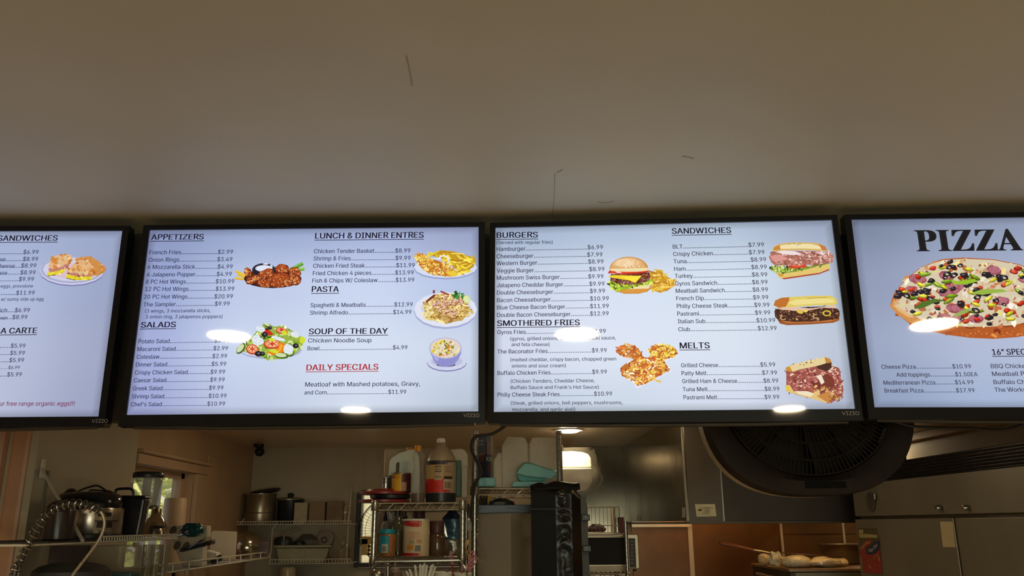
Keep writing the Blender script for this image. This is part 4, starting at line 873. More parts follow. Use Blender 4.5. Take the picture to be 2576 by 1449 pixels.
def fpoly(name, pts, d, col, **k): return MB().prism([FP(x, y, d) for x, y in pts], (0.0008, 0, 0)).build(name, mat(name+'_paper', lin(col), 0.4, 0, 0.08, 60), fl)
fpoly('clear_sleeve', [(100, 95), (610, 95), (700, 450), (780, 1420), (240, 1350), (190, 900), (130, 880)], 0, (96, 84, 62))
fpoly('pale_strip', [(118, 255), (330, 262), (640, 290), (636, 375), (135, 370)], 0.0012, (190, 172, 120))
fpoly('corner_square', [(115, 135), (235, 140), (240, 248), (120, 245)], 0.0012, (200, 185, 140))
fpoly('red_sheet', [(150, 640), (300, 460), (480, 395), (480, 560), (330, 640), (300, 700), (700, 690), (775, 1405), (250, 1345), (190, 905), (140, 860)], 0.0012, (168, 58, 52))
fpoly('blue_badge', [(310, 700), (330, 640), (560, 500), (690, 455), (700, 560), (660, 730), (560, 820), (440, 850), (330, 820)], 0.0022, (32, 52, 92))
mb = MB()
def ft(t, x0, y0, x1, y1, h, col):
    a, b, c = FP(x0, y0, .0034), FP(x1, y1, .0034), FP(x0, y0-h, .0034)
    text_on(mb, t, (-a.y, a.z), (-b.y, b.z), c.z-a.z, lambda u, v: (FX-0.0054, -u, v), lin(col), bold=0.03)
ft('Super', 185, 720, 320, 560, 90, (235, 190, 130)); ft('Size', 320, 570, 450, 520, 85, (235, 190, 130)); ft('Take', 390, 790, 530, 740, 100, (220, 215, 195)); ft('Out', 540, 700, 650, 600, 95, (220, 215, 195))
mb.build('flyer_lettering', colattr_mat('label_ink', 0, 0.5), fl, recalc=False)
cv = MB().tube([FP(540+170*(k/8.0), 960-110*math.sin(PI*min(1, k/5.0)/1.0*0.5)+(k > 5)*60*(k-5), 0.003) for k in range(9)], 0.0012, 5).tube([FP(400+10*k, 1140+30*k*(1-k/12), 0.003) for k in range(8)], 0.0012, 5)
cv.build('curved_line', mat('flyer_yellow', (0.7, 0.45, 0.2), 0.5), fl)
# ---- big dark fan behind the screens
FY = 2.66; s_ = mpp(FY); fc = at(2033, 985, FY)
fan = thing('hanging_fan', 'large round-cornered black fan hanging behind the burger and pizza screens', 'fan', fc)
def sup(a, rx, rz, n=2.6): c_, s2 = math.cos(a), math.sin(a); q = (abs(c_)**n+abs(s2)**n)**(-1/n); return (rx*q*c_, rz*q*s2)
RX, RZ = 281*s_, 268*s_
N = 96; prof = [(1.0, 0.0, 0.10), (1.0, 0.0, 0.02), (0.985, 0, 0.0), (0.86, 0, -0.004), (0.82, 0, 0.012), (0.81, 0, 0.05)]
hm = mat('fan_housing_plastic', (0.026, 0.018, 0.014), 0.6, 0, 0.1, 25, spec=0.15)
mb = MB(); vs, fs = [], []
for q, _, dy in prof:
    for i in range(N):
        x, z = sup(2*PI*i/N, RX*q, RZ*q, 2.6 if q > .84 else 2.1); vs.append((fc.x+x, FY+dy, fc.z+z))
for j in range(len(prof)-1):
    for i in range(N): i2 = (i+1) % N; fs.append((j*N+i, j*N+i2, (j+1)*N+i2, (j+1)*N+i))
mb.add(vs, fs); mb.build('housing', hm, fan, smooth=True)
mb = MB()
for (ya, yb, q) in ((0.05, 0.10, 1.004),):
    vs, fs = [], []
    for y in (ya, yb):
        for i in range(N): x, z = sup(2*PI*i/N, RX*q, RZ*q); vs.append((fc.x+x, FY+y, fc.z+z))
    for i in range(N): i2 = (i+1) % N; fs.append((i, i2, N+i2, N+i))
    mb.add(vs, fs)
mb.build('lit_edge_band', mat('fan_lit_edge', (0.42, 0.34, 0.24), 0.35, 0, 0.05, 20), fan, smooth=True)  # housing's own side, coloured pale for the lamplight falling on it
gm = mat('fan_grille_plastic', (0.020, 0.014, 0.011), 0.6, 0, 0.1, 25, spec=0.12)
for q in (0.80, 0.66, 0.50, 0.34, 0.2):
    MB().tube([(fc.x+sup(2*PI*i/64, RX*q, RZ*q, 2.1)[0], FY+0.006+0.01*(1-q), fc.z+sup(2*PI*i/64, RX*q, RZ*q, 2.1)[1]) for i in range(64)], 0.0035, 6, closed=True).build('grille_ring', gm, fan, smooth=True)
mb = MB()
for i in range(120):
    a = 2*PI*i/120; p0, p1 = sup(a, RX*.66, RZ*.66, 2.1), sup(a, RX*.80, RZ*.80, 2.1); mb.tube([(fc.x+p0[0], FY+0.010, fc.z+p0[1]), (fc.x+p1[0], FY+0.006, fc.z+p1[1])], 0.0026, 4)
for i in range(72):
    a = 2*PI*i/72+0.02; p0, p1 = sup(a, RX*.2, RZ*.2, 2.1), sup(a+.25, RX*.66, RZ*.66, 2.1); mb.tube([(fc.x+p0[0], FY+0.016, fc.z+p0[1]), (fc.x+p1[0], FY+0.010, fc.z+p1[1])], 0.0022, 4)
o = mb.build('grille_wires', gm, fan); o['kind'] = 'stuff'
MB().lathe((fc.x, FY+0.012, fc.z), [(0.001, 0.0), (0.06, 0.002), (0.075, 0.02), (0.075, 0.05)], 28, Matrix.Rotation(PI/2, 3, 'X')@Matrix.Scale(-1, 3, (0, 0, 1))).build('hub', hm, fan, smooth=True)
for i in range(5):
    a = 2*PI*i/5; c_, s2 = math.cos(a), math.sin(a)
    def bladef(u, v, a=a):
        r = 0.06+u*0.20; w = (v-.5)*(0.10+0.06*u); ang = a+w/r*0.9; return (fc.x+r*math.cos(ang), FY+0.06+w*0.45, fc.z+r*math.sin(ang))
    MB().grid(bladef, 6, 5).build('blade', hm, fan, smooth=True, solid=0.003)
mb = MB(); vs = []
for i in range(N): x, z = sup(2*PI*i/N, RX*.985, RZ*.985); vs.append((fc.x+x, FY+0.10, fc.z+z))
vi = []
for i in range(N): x, z = sup(2*PI*i/N, RX*.30, RZ*.30, 2.1); vi.append((fc.x+x, FY+0.10, fc.z+z))
rg = random.Random(12); QS = [.985, .80, .72, .66, .60, .55, .50, .30]; vs = []; fs = []
for q in QS:
    for i in range(N): x, z = sup(2*PI*i/N, RX*q, RZ*q, 2.6 if q > .9 else 2.1); vs.append((fc.x+x, FY+0.10, fc.z+z))
for j in range(len(QS)-1):
    for i in range(N):
        a = 360*i/N
        if 0 < j < 6 and 312 < a < 336 and rg.random() < .42: continue
        fs.append((j*N+i, j*N+(i+1) % N, (j+1)*N+(i+1) % N, (j+1)*N+i))
mb.add(vs, fs); mb.build('rear_cover', hm, fan)
a, b = at(2026, 1212, FY-0.006), at(2130, 1228, FY-0.006)
MB().box(a.x, b.x, FY-0.008, FY-0.003, b.z, a.z).build('handle_slot', mat('slot_black', (0.008, 0.008, 0.008), 0.8, spec=0.1), fan, bevel=0.002)
MB().tube([(fc.x-0.1, FY+0.05, CEIL), (fc.x-0.1, FY+0.05, fc.z+RZ*.96)], 0.006, 8).tube([(fc.x+0.1, FY+0.05, CEIL), (fc.x+0.1, FY+0.05, fc.z+RZ*.96)], 0.006, 8).build('hanger_rod', steeld, fan)
# ---- loose cables by the screens
cab = mat('black_cable', (0.02, 0.017, 0.015), 0.5)
def cable(pts, Y, r, label, n=5):
    P_ = [at(x, y, Y) for x, y in pts]; out = []
    for i in range(len(P_)-1):
        p0, p1, p2, p3 = P_[max(i-1, 0)], P_[i], P_[i+1], P_[min(i+2, len(P_)-1)]
        for k in range(n):
            t = k/n; out.append(0.5*((2*p1)+(p2-p0)*t+(2*p0-5*p1+4*p2-p3)*t*t+(3*p1-p0-3*p2+p3)*t**3))
    out.append(P_[-1]); o = MB().tube(out, r, 8).build('power_cord', cab, smooth=True); return tag(o, label, 'cord')
cable([(2250, 1060), (2310, 1074), (2440, 1078), (2500, 1082), (2540, 1078), (2576, 1067), (2640, 1050)], 2.5, 0.0042, 'black cord sagging under the pizza screen above the fridge')
cable([(1300, 1040), (1276, 1066), (1262, 1078), (1236, 1092), (1205, 1096), (1190, 1105), (1186, 1130), (1200, 1160), (1212, 1185), (1206, 1200), (1196, 1215), (1190, 1250), (1184, 1300), (1186, 1320)], 4.2, 0.0075, 'dark cord looping from the screens down the tall rack post')
cable([(1196, 1340), (1202, 1355), (1212, 1372), (1220, 1390), (1221, 1403), (1212, 1411), (1200, 1405), (1195, 1395)], 4.24, 0.0045, 'pale looped cord hanging at the side of the white cabinet').data.materials[0] = mat('pale_cord', (0.30, 0.24, 0.16), 0.5)
# ---- security camera in the corner
c0 = at(651, 1122, 5.95)
t = thing('security_camera', 'small black dome camera in the far ceiling corner', 'camera', (c0.x, 5.95, KC-0.1))
MB().lathe((c0.x, 5.95, 0), [(0.034, KC-0.022), (0.036, KC-0.001)], 20).build('mount_plate', mattb, t, smooth=True)
MB().tube([(c0.x, 5.95, KC-0.02), (c0.x+0.003, 5.94, KC-0.045)], 0.014, 10).build('mount_arm', mattb, t, smooth=True)
c1 = at(653, 1136, 5.92); mb = MB().lathe((c1.x, 5.92, c1.z), [(0.001, -0.034), (0.018, -0.029), (0.03, -0.015), (0.034, 0.0), (0.03, 0.015), (0.018, 0.029), (0.001, 0.034)], 20)
mb.build('camera_ball', mattb, t, smooth=True)
MB().lathe((c1.x, 5.92-0.03, c1.z-0.004), [(0.001, 0), (0.012, 0), (0.015, 0.004), (0.015, 0.012)], 16, Matrix.Rotation(PI/2, 3, 'X')@Matrix.Scale(-1, 3, (0, 0, 1))).build('lens_ring', mat('lens_grey', (0.08, 0.09, 0.10), 0.15), t, smooth=True)
# ================================================================ WIRE RACKS AND SHELVES
def zigzag(mb, p0, p1, zt, zb, n, r=0.0022):
    pts = []
    for i in range(2*n+1):
        q = i/(2*n); p = p0.lerp(p1, q); pts.append((p.x, p.y, zb if i % 2 == 0 else zt))
    for i in range(2*n): mb.tube([pts[i], pts[i+1]], r, 5)
def rack_shelf(t, x0, x1, y0, y1, z, n, h=0.034):
    sh = MB(); r = 0.0042
    for (a, b, k) in ((Vector((x0, y0, 0)), Vector((x1, y0, 0)), n), (Vector((x0, y1, 0)), Vector((x1, y1, 0)), n), (Vector((x0, y0, 0)), Vector((x0, y1, 0)), max(2, n//2)), (Vector((x1, y0, 0)), Vector((x1, y1, 0)), max(2, n//2))):
        for zz in (z-r, z-h): sh.tube([(a.x, a.y, zz), (b.x, b.y, zz)], r, 6)
        zigzag(sh, a, b, z-r, z-h, k)
    o = sh.build('shelf_frame', chrome, t, smooth=True)
    d = MB(); k = int((x1-x0)/0.024)
    for i in range(1, k): x = x0+(x1-x0)*i/k; d.tube([(x, y0, z-0.003), (x, y1, z-0.003)], 0.0018, 4)
    for q in (0.33, 0.66): d.tube([(x0, y0+(y1-y0)*q, z-0.007), (x1, y0+(y1-y0)*q, z-0.007)], 0.003, 5)
    w = d.build('wire_deck', chrome, o); w['kind'] = 'stuff'
def rack(label, x0, x1, y0, y1, zs, ztop, n, r=0.0125, ztops=None):
    t = thing('wire_rack', label, 'rack', ((x0+x1)/2, (y0+y1)/2, 0))
    for i, (x, y) in enumerate(((x0, y0), (x1, y0), (x0, y1), (x1, y1))):
        zt_ = ztops[i] if ztops else ztop
        mb = MB(); z = 0.0; pr = [(r, 0.0)]
        while z < zt_-0.03: z += 0.0254; pr += [(r, z-0.002), (r*0.95, z-0.001), (r*0.95, z+0.001), (r, z+0.002)]
        pr += [(r, zt_), (r*0.6, zt_+0.002)]
        p = mb.lathe((x, y, 0), pr, 20).build('post', chrome, t)
        for z in zs: MB().lathe((x, y, z), [(r*1.25, -0.038), (r*1.5, -0.034), (r*1.38, 0.004), (r*1.2, 0.006)], 14).build('sleeve', steel, p, smooth=True)
    for z in zs: rack_shelf(t, x0, x1, y0, y1, z, n)
    return t
AY, AYB = 3.95, 4.52; ax0, ax1 = at(941, 1340, AY).x, at(1163, 1340, AY).x
zA1 = at(1040, 1263, AY).z; zA2 = at(1040, 1401, AY).z
rack('chrome wire rack crowded with jars, a canister and jugs', ax0, ax1, AY, AYB, [1.0, zA2, zA1], zA1+0.008, 7)
BY, BYB = 4.25, 4.86; bx0, bx1 = at(1194, 1200, BY).x, at(1408, 1200, BY).x
zB = at(1300, 1226, BY).z; zBt = at(1195, 1084, BY).z
rack('taller chrome wire rack holding foam takeout boxes', bx0, bx1, BY, BYB, [zB], zBt, 6, r=0.0155, ztops=[zBt, zBt-0.002, zB+0.3, zB+0.3])
CY_ = 4.72; cx0, cx1 = at(1450, 1400, CY_).x, at(1577, 1400, CY_).x; zC = at(1520, 1441, CY_).z
t = rack('low wire rack carrying the toaster oven by the hood', cx0, cx1, CY_, CY_+0.42, [0.5, zC], at(1577, 1302, CY_).z, 5, r=0.010)
MB().box(cx1-0.009, cx1+0.009, CY_-0.014, CY_-0.011, at(1577, 1310, CY_).z, at(1577, 1297, CY_).z).build('white_tag', mat('white_tag', (0.6, 0.58, 0.5), 0.5), t)
def white_shelf(label, p0, p1, inward, depth, z, lip, n, rods=(), r=0.0032, lad0=0.0):
    """coated wire shelf: p0-p1 the front edge (x,y), inward the direction to the wall"""
    p0, p1, inw = Vector((*p0, z)), Vector((*p1, z)), Vector((*inward, 0))
    t = thing('wire_shelf', label, 'shelf', (p0+p1)/2)
    f = MB(); up = Vector((0, 0, lip))
    f.tube([p0, p1], r, 6).tube([p0.lerp(p1, lad0)+up, p1+up], r, 6)
    for i in range(n+1):
        q = lad0+(1-lad0)*i/n; p = p0.lerp(p1, q); f.tube([p, p+up], r*0.8, 5)
    f.tube([p0+inw*depth, p1+inw*depth], r, 6).tube([p0, p0+inw*depth], r, 6).tube([p1, p1+inw*depth], r, 6)
    f.build('front_lip', whitewire, t)
    d = MB(); L = (p1-p0).length; k = int(L/0.026)
    for i in range(1, k): p = p0.lerp(p1, i/k); d.tube([p, p+inw*depth], r*0.6, 4)
    o = d.build('wire_deck', whitewire, t); o['kind'] = 'stuff'
    for a, b in rods: MB().tube([a, b], 0.006, 8).build('brace_rod', whitewire, t, smooth=True)
    return t
zL1 = 1.611; LX = -1.37
l1 = white_shelf('upper white wire shelf on the side wall holding the cookers and blender', (LX, 2.60), (LX, 3.83), (-1, 0), XL+0.02-LX and 0.345, zL1-0.012, 0.018, 34,
    rods=[(atx(208, 1360, LX), atx(104, 1178, XL+0.024))], lad0=0.40)
MB().box(XL+0.022, XL+0.03, atx(102, 1190, XL+.02).y-0.012, atx(102, 1190, XL+.02).y+0.012, 1.83, 1.90).build('wall_clip', whitewire, l1)
MB().box(XL+0.021, XL+0.026, 3.342, 3.352, 1.62, 1.86).build('wall_strip', mat('strip_grey', (0.2, 0.17, 0.12), 0.6), l1)
MB().box(LX-0.33, LX-0.01, 2.75, 3.25, zL1-0.010, zL1-0.004).build('shelf_liner', mat('black_liner', (0.02, 0.018, 0.018), 0.7), l1)
zL2 = 1.462
l2 = white_shelf('lower white wire shelf along the window wall with the cutlery organiser', (LX, 3.41), (LX, 5.43), (-1, 0), 0.345, zL2, 0.034, 10, r=0.0042)
SY = 5.95; sx0, sx1 = at(592, 1318, SY).x, at(882, 1318, SY).x; zS1 = at(740, 1319, SY).z
w0 = at(887, 1205, KBACK-0.01); f0 = at(875, 1318, SY)
white_shelf('upper white wire shelf on the far wall holding the stock pots', (sx0, SY), (sx1, SY), (0, 1), KBACK-SY-0.012, zS1, 0.020, 46, rods=[(Vector((f0.x, SY, zS1)), w0), (Vector((sx0+0.03, SY, zS1)), Vector((sx0+0.06, KBACK-0.01, zS1+0.16)))], r=0.0030)
sy0, sy1 = at(677, 1417, SY).x, at(882, 1417, SY).x; zS2 = at(760, 1418, SY).z
m1, m2 = at(683, 1370, SY).x, at(874, 1370, SY).x
t = white_shelf('lower white wire shelf on the far wall holding the grey tote', (sy0, SY), (sy1, SY), (0, 1), KBACK-SY-0.012, zS2, 0.028, 26, r=0.0030)
MB().tube([(m1, SY-0.003, zS2), (m1, SY-0.003, zS1-0.03), (m1+0.02, SY-0.003, zS1-0.006)], 0.003, 6).tube([(m2, SY-0.003, zS2), (m2, SY-0.003, zS1-0.03), (m2+0.004, SY-0.003, zS1-0.006)], 0.003, 6).build('hanger_wire', whitewire, t)
# counters that carry what stands lower than the picture
cnt = MB().box(-0.9, 1.0, 3.30, 3.80, 1.26, 1.30).box(-0.88, -0.84, 3.3, 3.8, 0, 1.26).box(0.94, 0.98, 3.3, 3.8, 0, 1.26).build('pass_counter', steel); tag(cnt, 'steel pass counter in front of the wire racks', 'counter')
cnt = MB().box(XL+0.03, -0.95, 2.7, 4.6, 1.22, 1.25).box(XL+0.03, -1.0, 2.75, 2.8, 0, 1.22).box(XL+0.03, -1.0, 4.5, 4.55, 0, 1.22).build('side_counter', steel); tag(cnt, 'steel counter below the side wall shelves', 'counter')
bz = at(740, 1432, 5.9).z; bz2 = bz-0.12
cnt = MB().box(XL+0.03, at(880, 1430, 5.9).x, 5.62, KBACK-0.02, 0, bz2).build('back_counter', mat('dark_counter', (0.05, 0.045, 0.04), 0.4, 0.4)); tag(cnt, 'dark counter against the far wall under the grey tote', 'counter')
# ================================================================ ITEMS ON THE CROWDED RACK
clearp = film('clear_plastic', (0.5, 0.43, 0.34), 0.86, 0.10)
milky = mat('milky_plastic', (0.74, 0.80, 0.68), 0.35, 0, 0.06, 10)
foam = mat('white_foam', (0.74, 0.66, 0.54), 0.7, 0, 0.04, 60, 0.1)
glassm = film('clear_glass', (0.5, 0.5, 0.45), 0.75, 0.05)
orangep = mat('orange_cap', (0.62, 0.26, 0.03), 0.4); darkred = mat('maroon_lid', (0.09, 0.035, 0.03), 0.4)
redp = mat('red_plastic', (0.27, 0.022, 0.02), 0.35, 0, 0.1, 10)
blackm = mat('black_plastic', (0.015, 0.014, 0.016), 0.35); whitep = mat('white_plastic', (0.72, 0.66, 0.55), 0.4)
teal = mat('teal_plastic', (0.01, 0.28, 0.33), 0.4)
# red trays
def tray(py, label, cx=966, hw=64, Y=4.15):
    z = at(cx, py, Y).z; s_ = mpp(Y); x = at(cx, py, Y).x; r = hw*s_
    return tag(MB().lathe((x, Y, z), [(0.001, 0.0), (r*0.8, 0.0), (r*0.98, 0.003), (r, 0.010), (r*0.97, 0.016), (r*0.8, 0.012), (0.001, 0.012)], 40).build('red_tray', redp, smooth=True), label, 'tray', 'red round trays on the wire rack')
s_ = mpp(4.15); x = at(966, 1260, 4.15).x; r = 64*s_
tz = zA1+0.001
MB1 = MB().lathe((x, 4.15, tz), [(r*.8, 0.0), (r, 0.003), (r, 0.014), (r*.9, 0.016)], 40); tag(MB1.build('red_tray', redp, smooth=True), 'red round tray lying directly on the rack', 'tray', 'red round trays on the wire rack')
MB1 = MB().lathe((x+0.03, 4.15, tz+0.017), [(r*.6, 0.0), (r*.78, 0.004), (r*.8, 0.020)], 32); tag(MB1.build('black_bowl', blackm, smooth=True), 'low black bowl between the two red trays', 'bowl')
z2 = tz+0.0375
MB1 = MB().lathe((x, 4.15, z2), [(r*.8, 0.0), (r, 0.003), (r, 0.013), (r*.7, 0.019), (r*.66, 0.026), (r*.5, 0.027)], 40); tag(MB1.build('red_tray', redp, smooth=True), 'upper red round tray with a raised centre and a can on it', 'tray', 'red round trays on the wire rack')
z3 = z2+0.0305
# yellow label can, on the upper tray
t = thing('food_can', 'food can with a yellow and maroon label on the upper red tray', 'can', (at(1009, 1240, 4.12).x, 4.12, z3))
pl(1009, 4.12, [(23, 1240), (24, 1239), (24, 1193), (23, 1192)], zb=z3, n=32).build('can_body', mat('maroon_label', lin((70, 24, 26)), 0.4), t, smooth=True)
pl(1009, 4.12, [(24.6, 1193), (25, 1191), (24, 1190), (22, 1191.5)], n=32).build('can_rim', steel, t, smooth=True)
R_ = 24*mpp(4.12); cxx = at(1009, 1215, 4.12).x
mb = MB()
def band(mb, cx_, Y, R, a0, a1, zt_, zb2, col, n=8, e=0.0008):
    for i in range(n):
        q0, q1 = a0+(a1-a0)*i/n, a0+(a1-a0)*(i+1)/n
        P_ = lambda a, z: (cx_+(R+e)*math.sin(math.radians(a)), Y-(R+e)*math.cos(math.radians(a)), z)
        mb.poly([P_(q0, zb2), P_(q1, zb2), P_(q1, zt_), P_(q0, zt_)], lin(col))
zc = lambda y: at(1009, y, 4.12).z
band(mb, cxx, 4.12, R_, -75, 8, zc(1194), zc(1236), (228, 170, 44)); band(mb, cxx, 4.12, R_, 10, 80, zc(1214), zc(1236), (168, 130, 112))
band(mb, cxx, 4.12, R_, -70, -35, zc(1196), zc(1204), (160, 90, 40), e=0.0014)
mb.build('can_label', colattr_mat('label_ink', 0, 0.5), t, recalc=False)
label_print('label_print', t, [('Whole', -.6, -.05, .18, 2.6), ('Tomatoes', -.7, .05, .28, 2.2)], 1009, 1190, 1240, 24, 4.12, R_+0.0008, (120, 60, 20))
# small tin
t = thing('small_tin', 'small bare metal tin beside the yellow label can', 'tin', (at(970, 1230, 4.13).x, 4.13, z3))
pl(970, 4.13, [(9, 1231), (9.5, 1216), (11, 1215), (11, 1213), (9, 1212), (9, 1205), (11.5, 1204), (11.5, 1202), (10, 1201.5)], zb=z3, n=24).build('tin_body', chrome, t, smooth=True)
# milk jug with a handle
JY = 4.34; jz = z2+0.03
t = thing('milk_jug', 'pale milky jug with a moulded handle and orange cap', 'jug', (at(1012, 1240, JY).x, JY, zA1+0.02))
def PP(x, y, Y): return at(x, y, Y)
out = [(978, 1250), (977, 1196), (980, 1160), (985, 1152), (1004, 1140), (1024, 1134), (1026, 1131), (1046, 1131), (1048, 1136), (1054, 1150), (1056, 1196), (1056, 1250)]
hole = [(995, 1196), (996, 1168), (999, 1163), (1003, 1162), (1005, 1165), (1004, 1196)]
fr_ = [PP(x, y, JY-0.045) for x, y in out]; fr_[0].z = fr_[-1].z = zA1+0.002
mb = MB(); loops = [[Vector((p.x, p.z, 0)) for p in fr_], [Vector((PP(x, y, JY-.045).x, PP(x, y, JY-.045).z, 0)) for x, y in hole]]
tri = tessellate_polygon(loops); flat = [v for lp in loops for v in lp]; nf = len(flat)
mb.add([(v.x, JY-0.045, v.y) for v in flat]+[(v.x, JY+0.045, v.y) for v in flat], [tuple(q) for q in tri]+[tuple(i+nf for i in q[::-1]) for q in tri])
k0 = 0
for lp in loops:
    m_ = len(lp); mb.add([(v.x, JY-0.045, v.y) for v in lp]+[(v.x, JY+0.045, v.y) for v in lp], [(i, (i+1) % m_, m_+(i+1) % m_, m_+i) for i in range(m_)])
mb.build('jug_body', milky, t, bevel=0.006)
pl(1034, JY, [(11, 1133), (13, 1132), (13, 1127), (11, 1126)], n=20).build('cap', orangep, t, smooth=True)
o = pbox(977, 1196, 986, 1236, 4.2, 0.05).build('dark_box', blackm); tag(o, 'narrow dark box behind the yellow label can', 'box')
# squeeze bottle
t = thing('squeeze_bottle', 'empty clear bottle with an orange cap in front of the milk jug', 'bottle', (at(1051, 1255, 4.08).x, 4.08, zA1))
pl(1051, 4.08, [(16, 1252), (18, 1249), (18, 1222), (17, 1200), (13, 1180), (12, 1168), (16, 1155), (17, 1148), (12, 1140), (8, 1134)], zb=zA1+0.001, n=28).build('bottle_body', clearp, t, smooth=True)
pl(1051, 4.08, [(15.5, 1253), (16.5, 1249), (16.5, 1241), (0.1, 1241)], zb=zA1+0.002, n=24).build('bottle_residue', darkred, t, smooth=True)
pl(1052, 4.08, [(9, 1136), (8.5, 1128), (8.5, 1122), (8, 1121)], n=20).build('cap', orangep, t, smooth=True)
label_print('label_print', t, [('LUCY', .62, .86, .72, 9)], 1051, 1140, 1250, 18, 4.08, 18*mpp(4.08), (60, 44, 36))
# gallon jug with red and white label
VY = 4.10; vr = 38*mpp(VY); vcx = at(1109, 1200, VY).x; vz = lambda y: at(1109, y, VY).z
t = thing('gallon_jug', 'large gallon jug with a white and red label and white cap', 'jug', (vcx, VY, zA1))
pl(1109, VY, [(36, 1258), (38, 1254), (38, 1166), (37, 1160), (33, 1148), (24, 1134), (15, 1124), (11, 1119), (10, 1113)], zb=zA1+0.001, n=36).build('jug_body', mat('tan_translucent', (0.30, 0.24, 0.16), 0.35), t, smooth=True)
pl(1109, VY, [(10.5, 1114), (10.5, 1105), (9.5, 1103)], n=24).build('cap', whitep, t, smooth=True)
pl(1109, VY, [(37.6, 1257), (38.4, 1253), (38.4, 1241)], n=36, zb=zA1+0.002).build('dark_base', blackm, t, smooth=True)
mb = MB()
band(mb, vcx, VY, vr, -88, 88, vz(1161), vz(1171), (44, 38, 46), 14); band(mb, vcx, VY, vr, -84, 84, vz(1171), vz(1240), (176, 148, 96), 14)
band(mb, vcx, VY, vr, -80, 84, vz(1206), vz(1240), (186, 30, 22), 14, .0012)
band(mb, vcx, VY, vr, -22, 8, vz(1173), vz(1210), (165, 140, 105), 4, .0018); band(mb, vcx, VY, vr, 14, 52, vz(1173), vz(1204), (158, 132, 98), 5, .0018)
for y_, h_ in ((1176, 1.6), (1182, 1.4), (1187, 2.2), (1201, 1.4)): band(mb, vcx, VY, vr, -20, 6, vz(y_), vz(y_+h_), (40, 26, 16), 3, .0024)
for y_ in (1177, 1183, 1188): band(mb, vcx, VY, vr, 18, 44, vz(y_), vz(y_+1.4), (90, 60, 36), 3, .0024)
band(mb, vcx, VY, vr, 14, 50, vz(1200), vz(1207), (36, 20, 14), 4, .0024); band(mb, vcx, VY, vr, 14, 52, vz(1207), vz(1233), (170, 150, 120), 4, .002)
for q in range(9): band(mb, vcx, VY, vr, 18+q*3.2, 19.6+q*3.2, vz(1214), vz(1230), (50, 36, 28), 1, .0026)
for y_ in range(1213, 1236, 4): band(mb, vcx, VY, vr, -20, 2, vz(y_), vz(y_+.9), (200, 70, 55), 3, .0024)
mb.build('jug_label', colattr_mat('label_ink', 0, 0.5), t, recalc=False)
label_print('label_print', t, [('Nutrition Facts', -.34, .12, .06, 2.4)], 1109, 1171, 1240, 38, VY, vr+.0026, (40, 26, 16))
# foam box, carton and bag behind
o = pbox(963, 1128, 1152, 1252, 4.41, 0.10).build('foam_carton', mat('tan_foam', (0.42, 0.33, 0.23), 0.6, 0, 0.05, 20), bevel=0.012); tag(o, 'wide pale foam carton standing behind the jugs', 'carton')
t = thing('plastic_tub', 'pale rounded plastic tub with a lid behind the gallon jug', 'tub', (at(1150, 1200, 4.2).x, 4.2, zA1))
mb = MB(); pts = [(1124, 1136), (1130, 1130), (1160, 1128), (1170, 1132), (1176, 1142), (1178, 1200), (1176, 1250), (1126, 1250)]
mb.prism([at(x, y, 4.24) for x, y in pts][::-1], (0, 0.06, 0)); mb.build('tub_body', mat('tan_tub', (0.5, 0.42, 0.30), 0.4), t, bevel=0.006)
o = pbox(1147, 1158, 1160, 1248, 4.16, 0.05); tag(o.build('drink_carton', mat('green_carton', (0.03, 0.09, 0.06), 0.5), bevel=0.002), 'dark green drink carton right of the gallon jug', 'carton')
mb = pbox(1161, 1172, 1176, 1252, 4.13, 0.05); o = tag(mb.build('printed_carton', mat('pale_carton', (0.30, 0.26, 0.19), 0.5), bevel=0.002), 'pale printed carton at the end of the crowded rack top', 'carton')
def bagmesh(cx_, Y, prof, zb, seed, amp=0.25, n=30, yf=0.5):
    s2 = mpp(Y); x = at(cx_, prof[0][1], Y).x; m_ = len(prof); zz = [at(cx_, y, Y).z for _, y in prof]
    if zb is not None: zz[0] = zb
    def fn(u, v):
        q = v*(m_-1); j = min(int(q), m_-2); f = q-j; w = (prof[j][0]*(1-f)+prof[j+1][0]*f)*s2; z = zz[j]*(1-f)+zz[j+1]*f; a = u*2*PI
        d = 1+amp*mnoise.noise(Vector((math.cos(a)*1.7+seed, math.sin(a)*1.7, z*14)))+amp*0.5*mnoise.noise(Vector((math.cos(a)*5, math.sin(a)*5+seed, z*45)))
        return (x+w*d*math.cos(a), Y+w*d*yf*math.sin(a), z)
    return MB().grid(fn, n, 22)
o = bagmesh(936, 4.2, [(24, 1232), (30, 1222), (28, 1195), (22, 1165), (14, 1145), (5, 1130)], z2+0.02, 3).build('plastic_bag', film('bag_film', (0.30, 0.25, 0.18), 0.95, 0.15), smooth=True); tag(o, 'crumpled clear bag leaning at the near end of the rack top', 'bag')
# ---- middle shelf of the crowded rack
zz = zA2+0.001
JYm = 4.03; R_ = 19.5*mpp(JYm); jc = at(974, 1360, JYm).x; jz_ = lambda y: at(974, y, JYm).z
t = thing('peanut_butter_jar', 'squat jar with a teal lid and teal label', 'jar', (jc, JYm, zz))
pl(974, JYm, [(19, 1400), (20, 1397), (20, 1346), (18, 1343)], zb=zz, n=30).build('jar_body', mat('peanut_brown', (0.36, 0.15, 0.04), 0.3), t, smooth=True)
pl(974, JYm, [(19.5, 1343), (20, 1342), (20, 1333), (18.5, 1331)], n=30).build('lid', teal, t, smooth=True)
mb = MB(); band(mb, jc, JYm, 20*mpp(JYm), -85, 85, jz_(1348), jz_(1390), (20, 142, 160), 14); band(mb, jc, JYm, 20*mpp(JYm), 25, 72, jz_(1350), jz_(1388), (190, 110, 84), 5, .0014); band(mb, jc, JYm, 20*mpp(JYm), -32, 12, jz_(1368), jz_(1390), (196, 190, 160), 4, .0018)
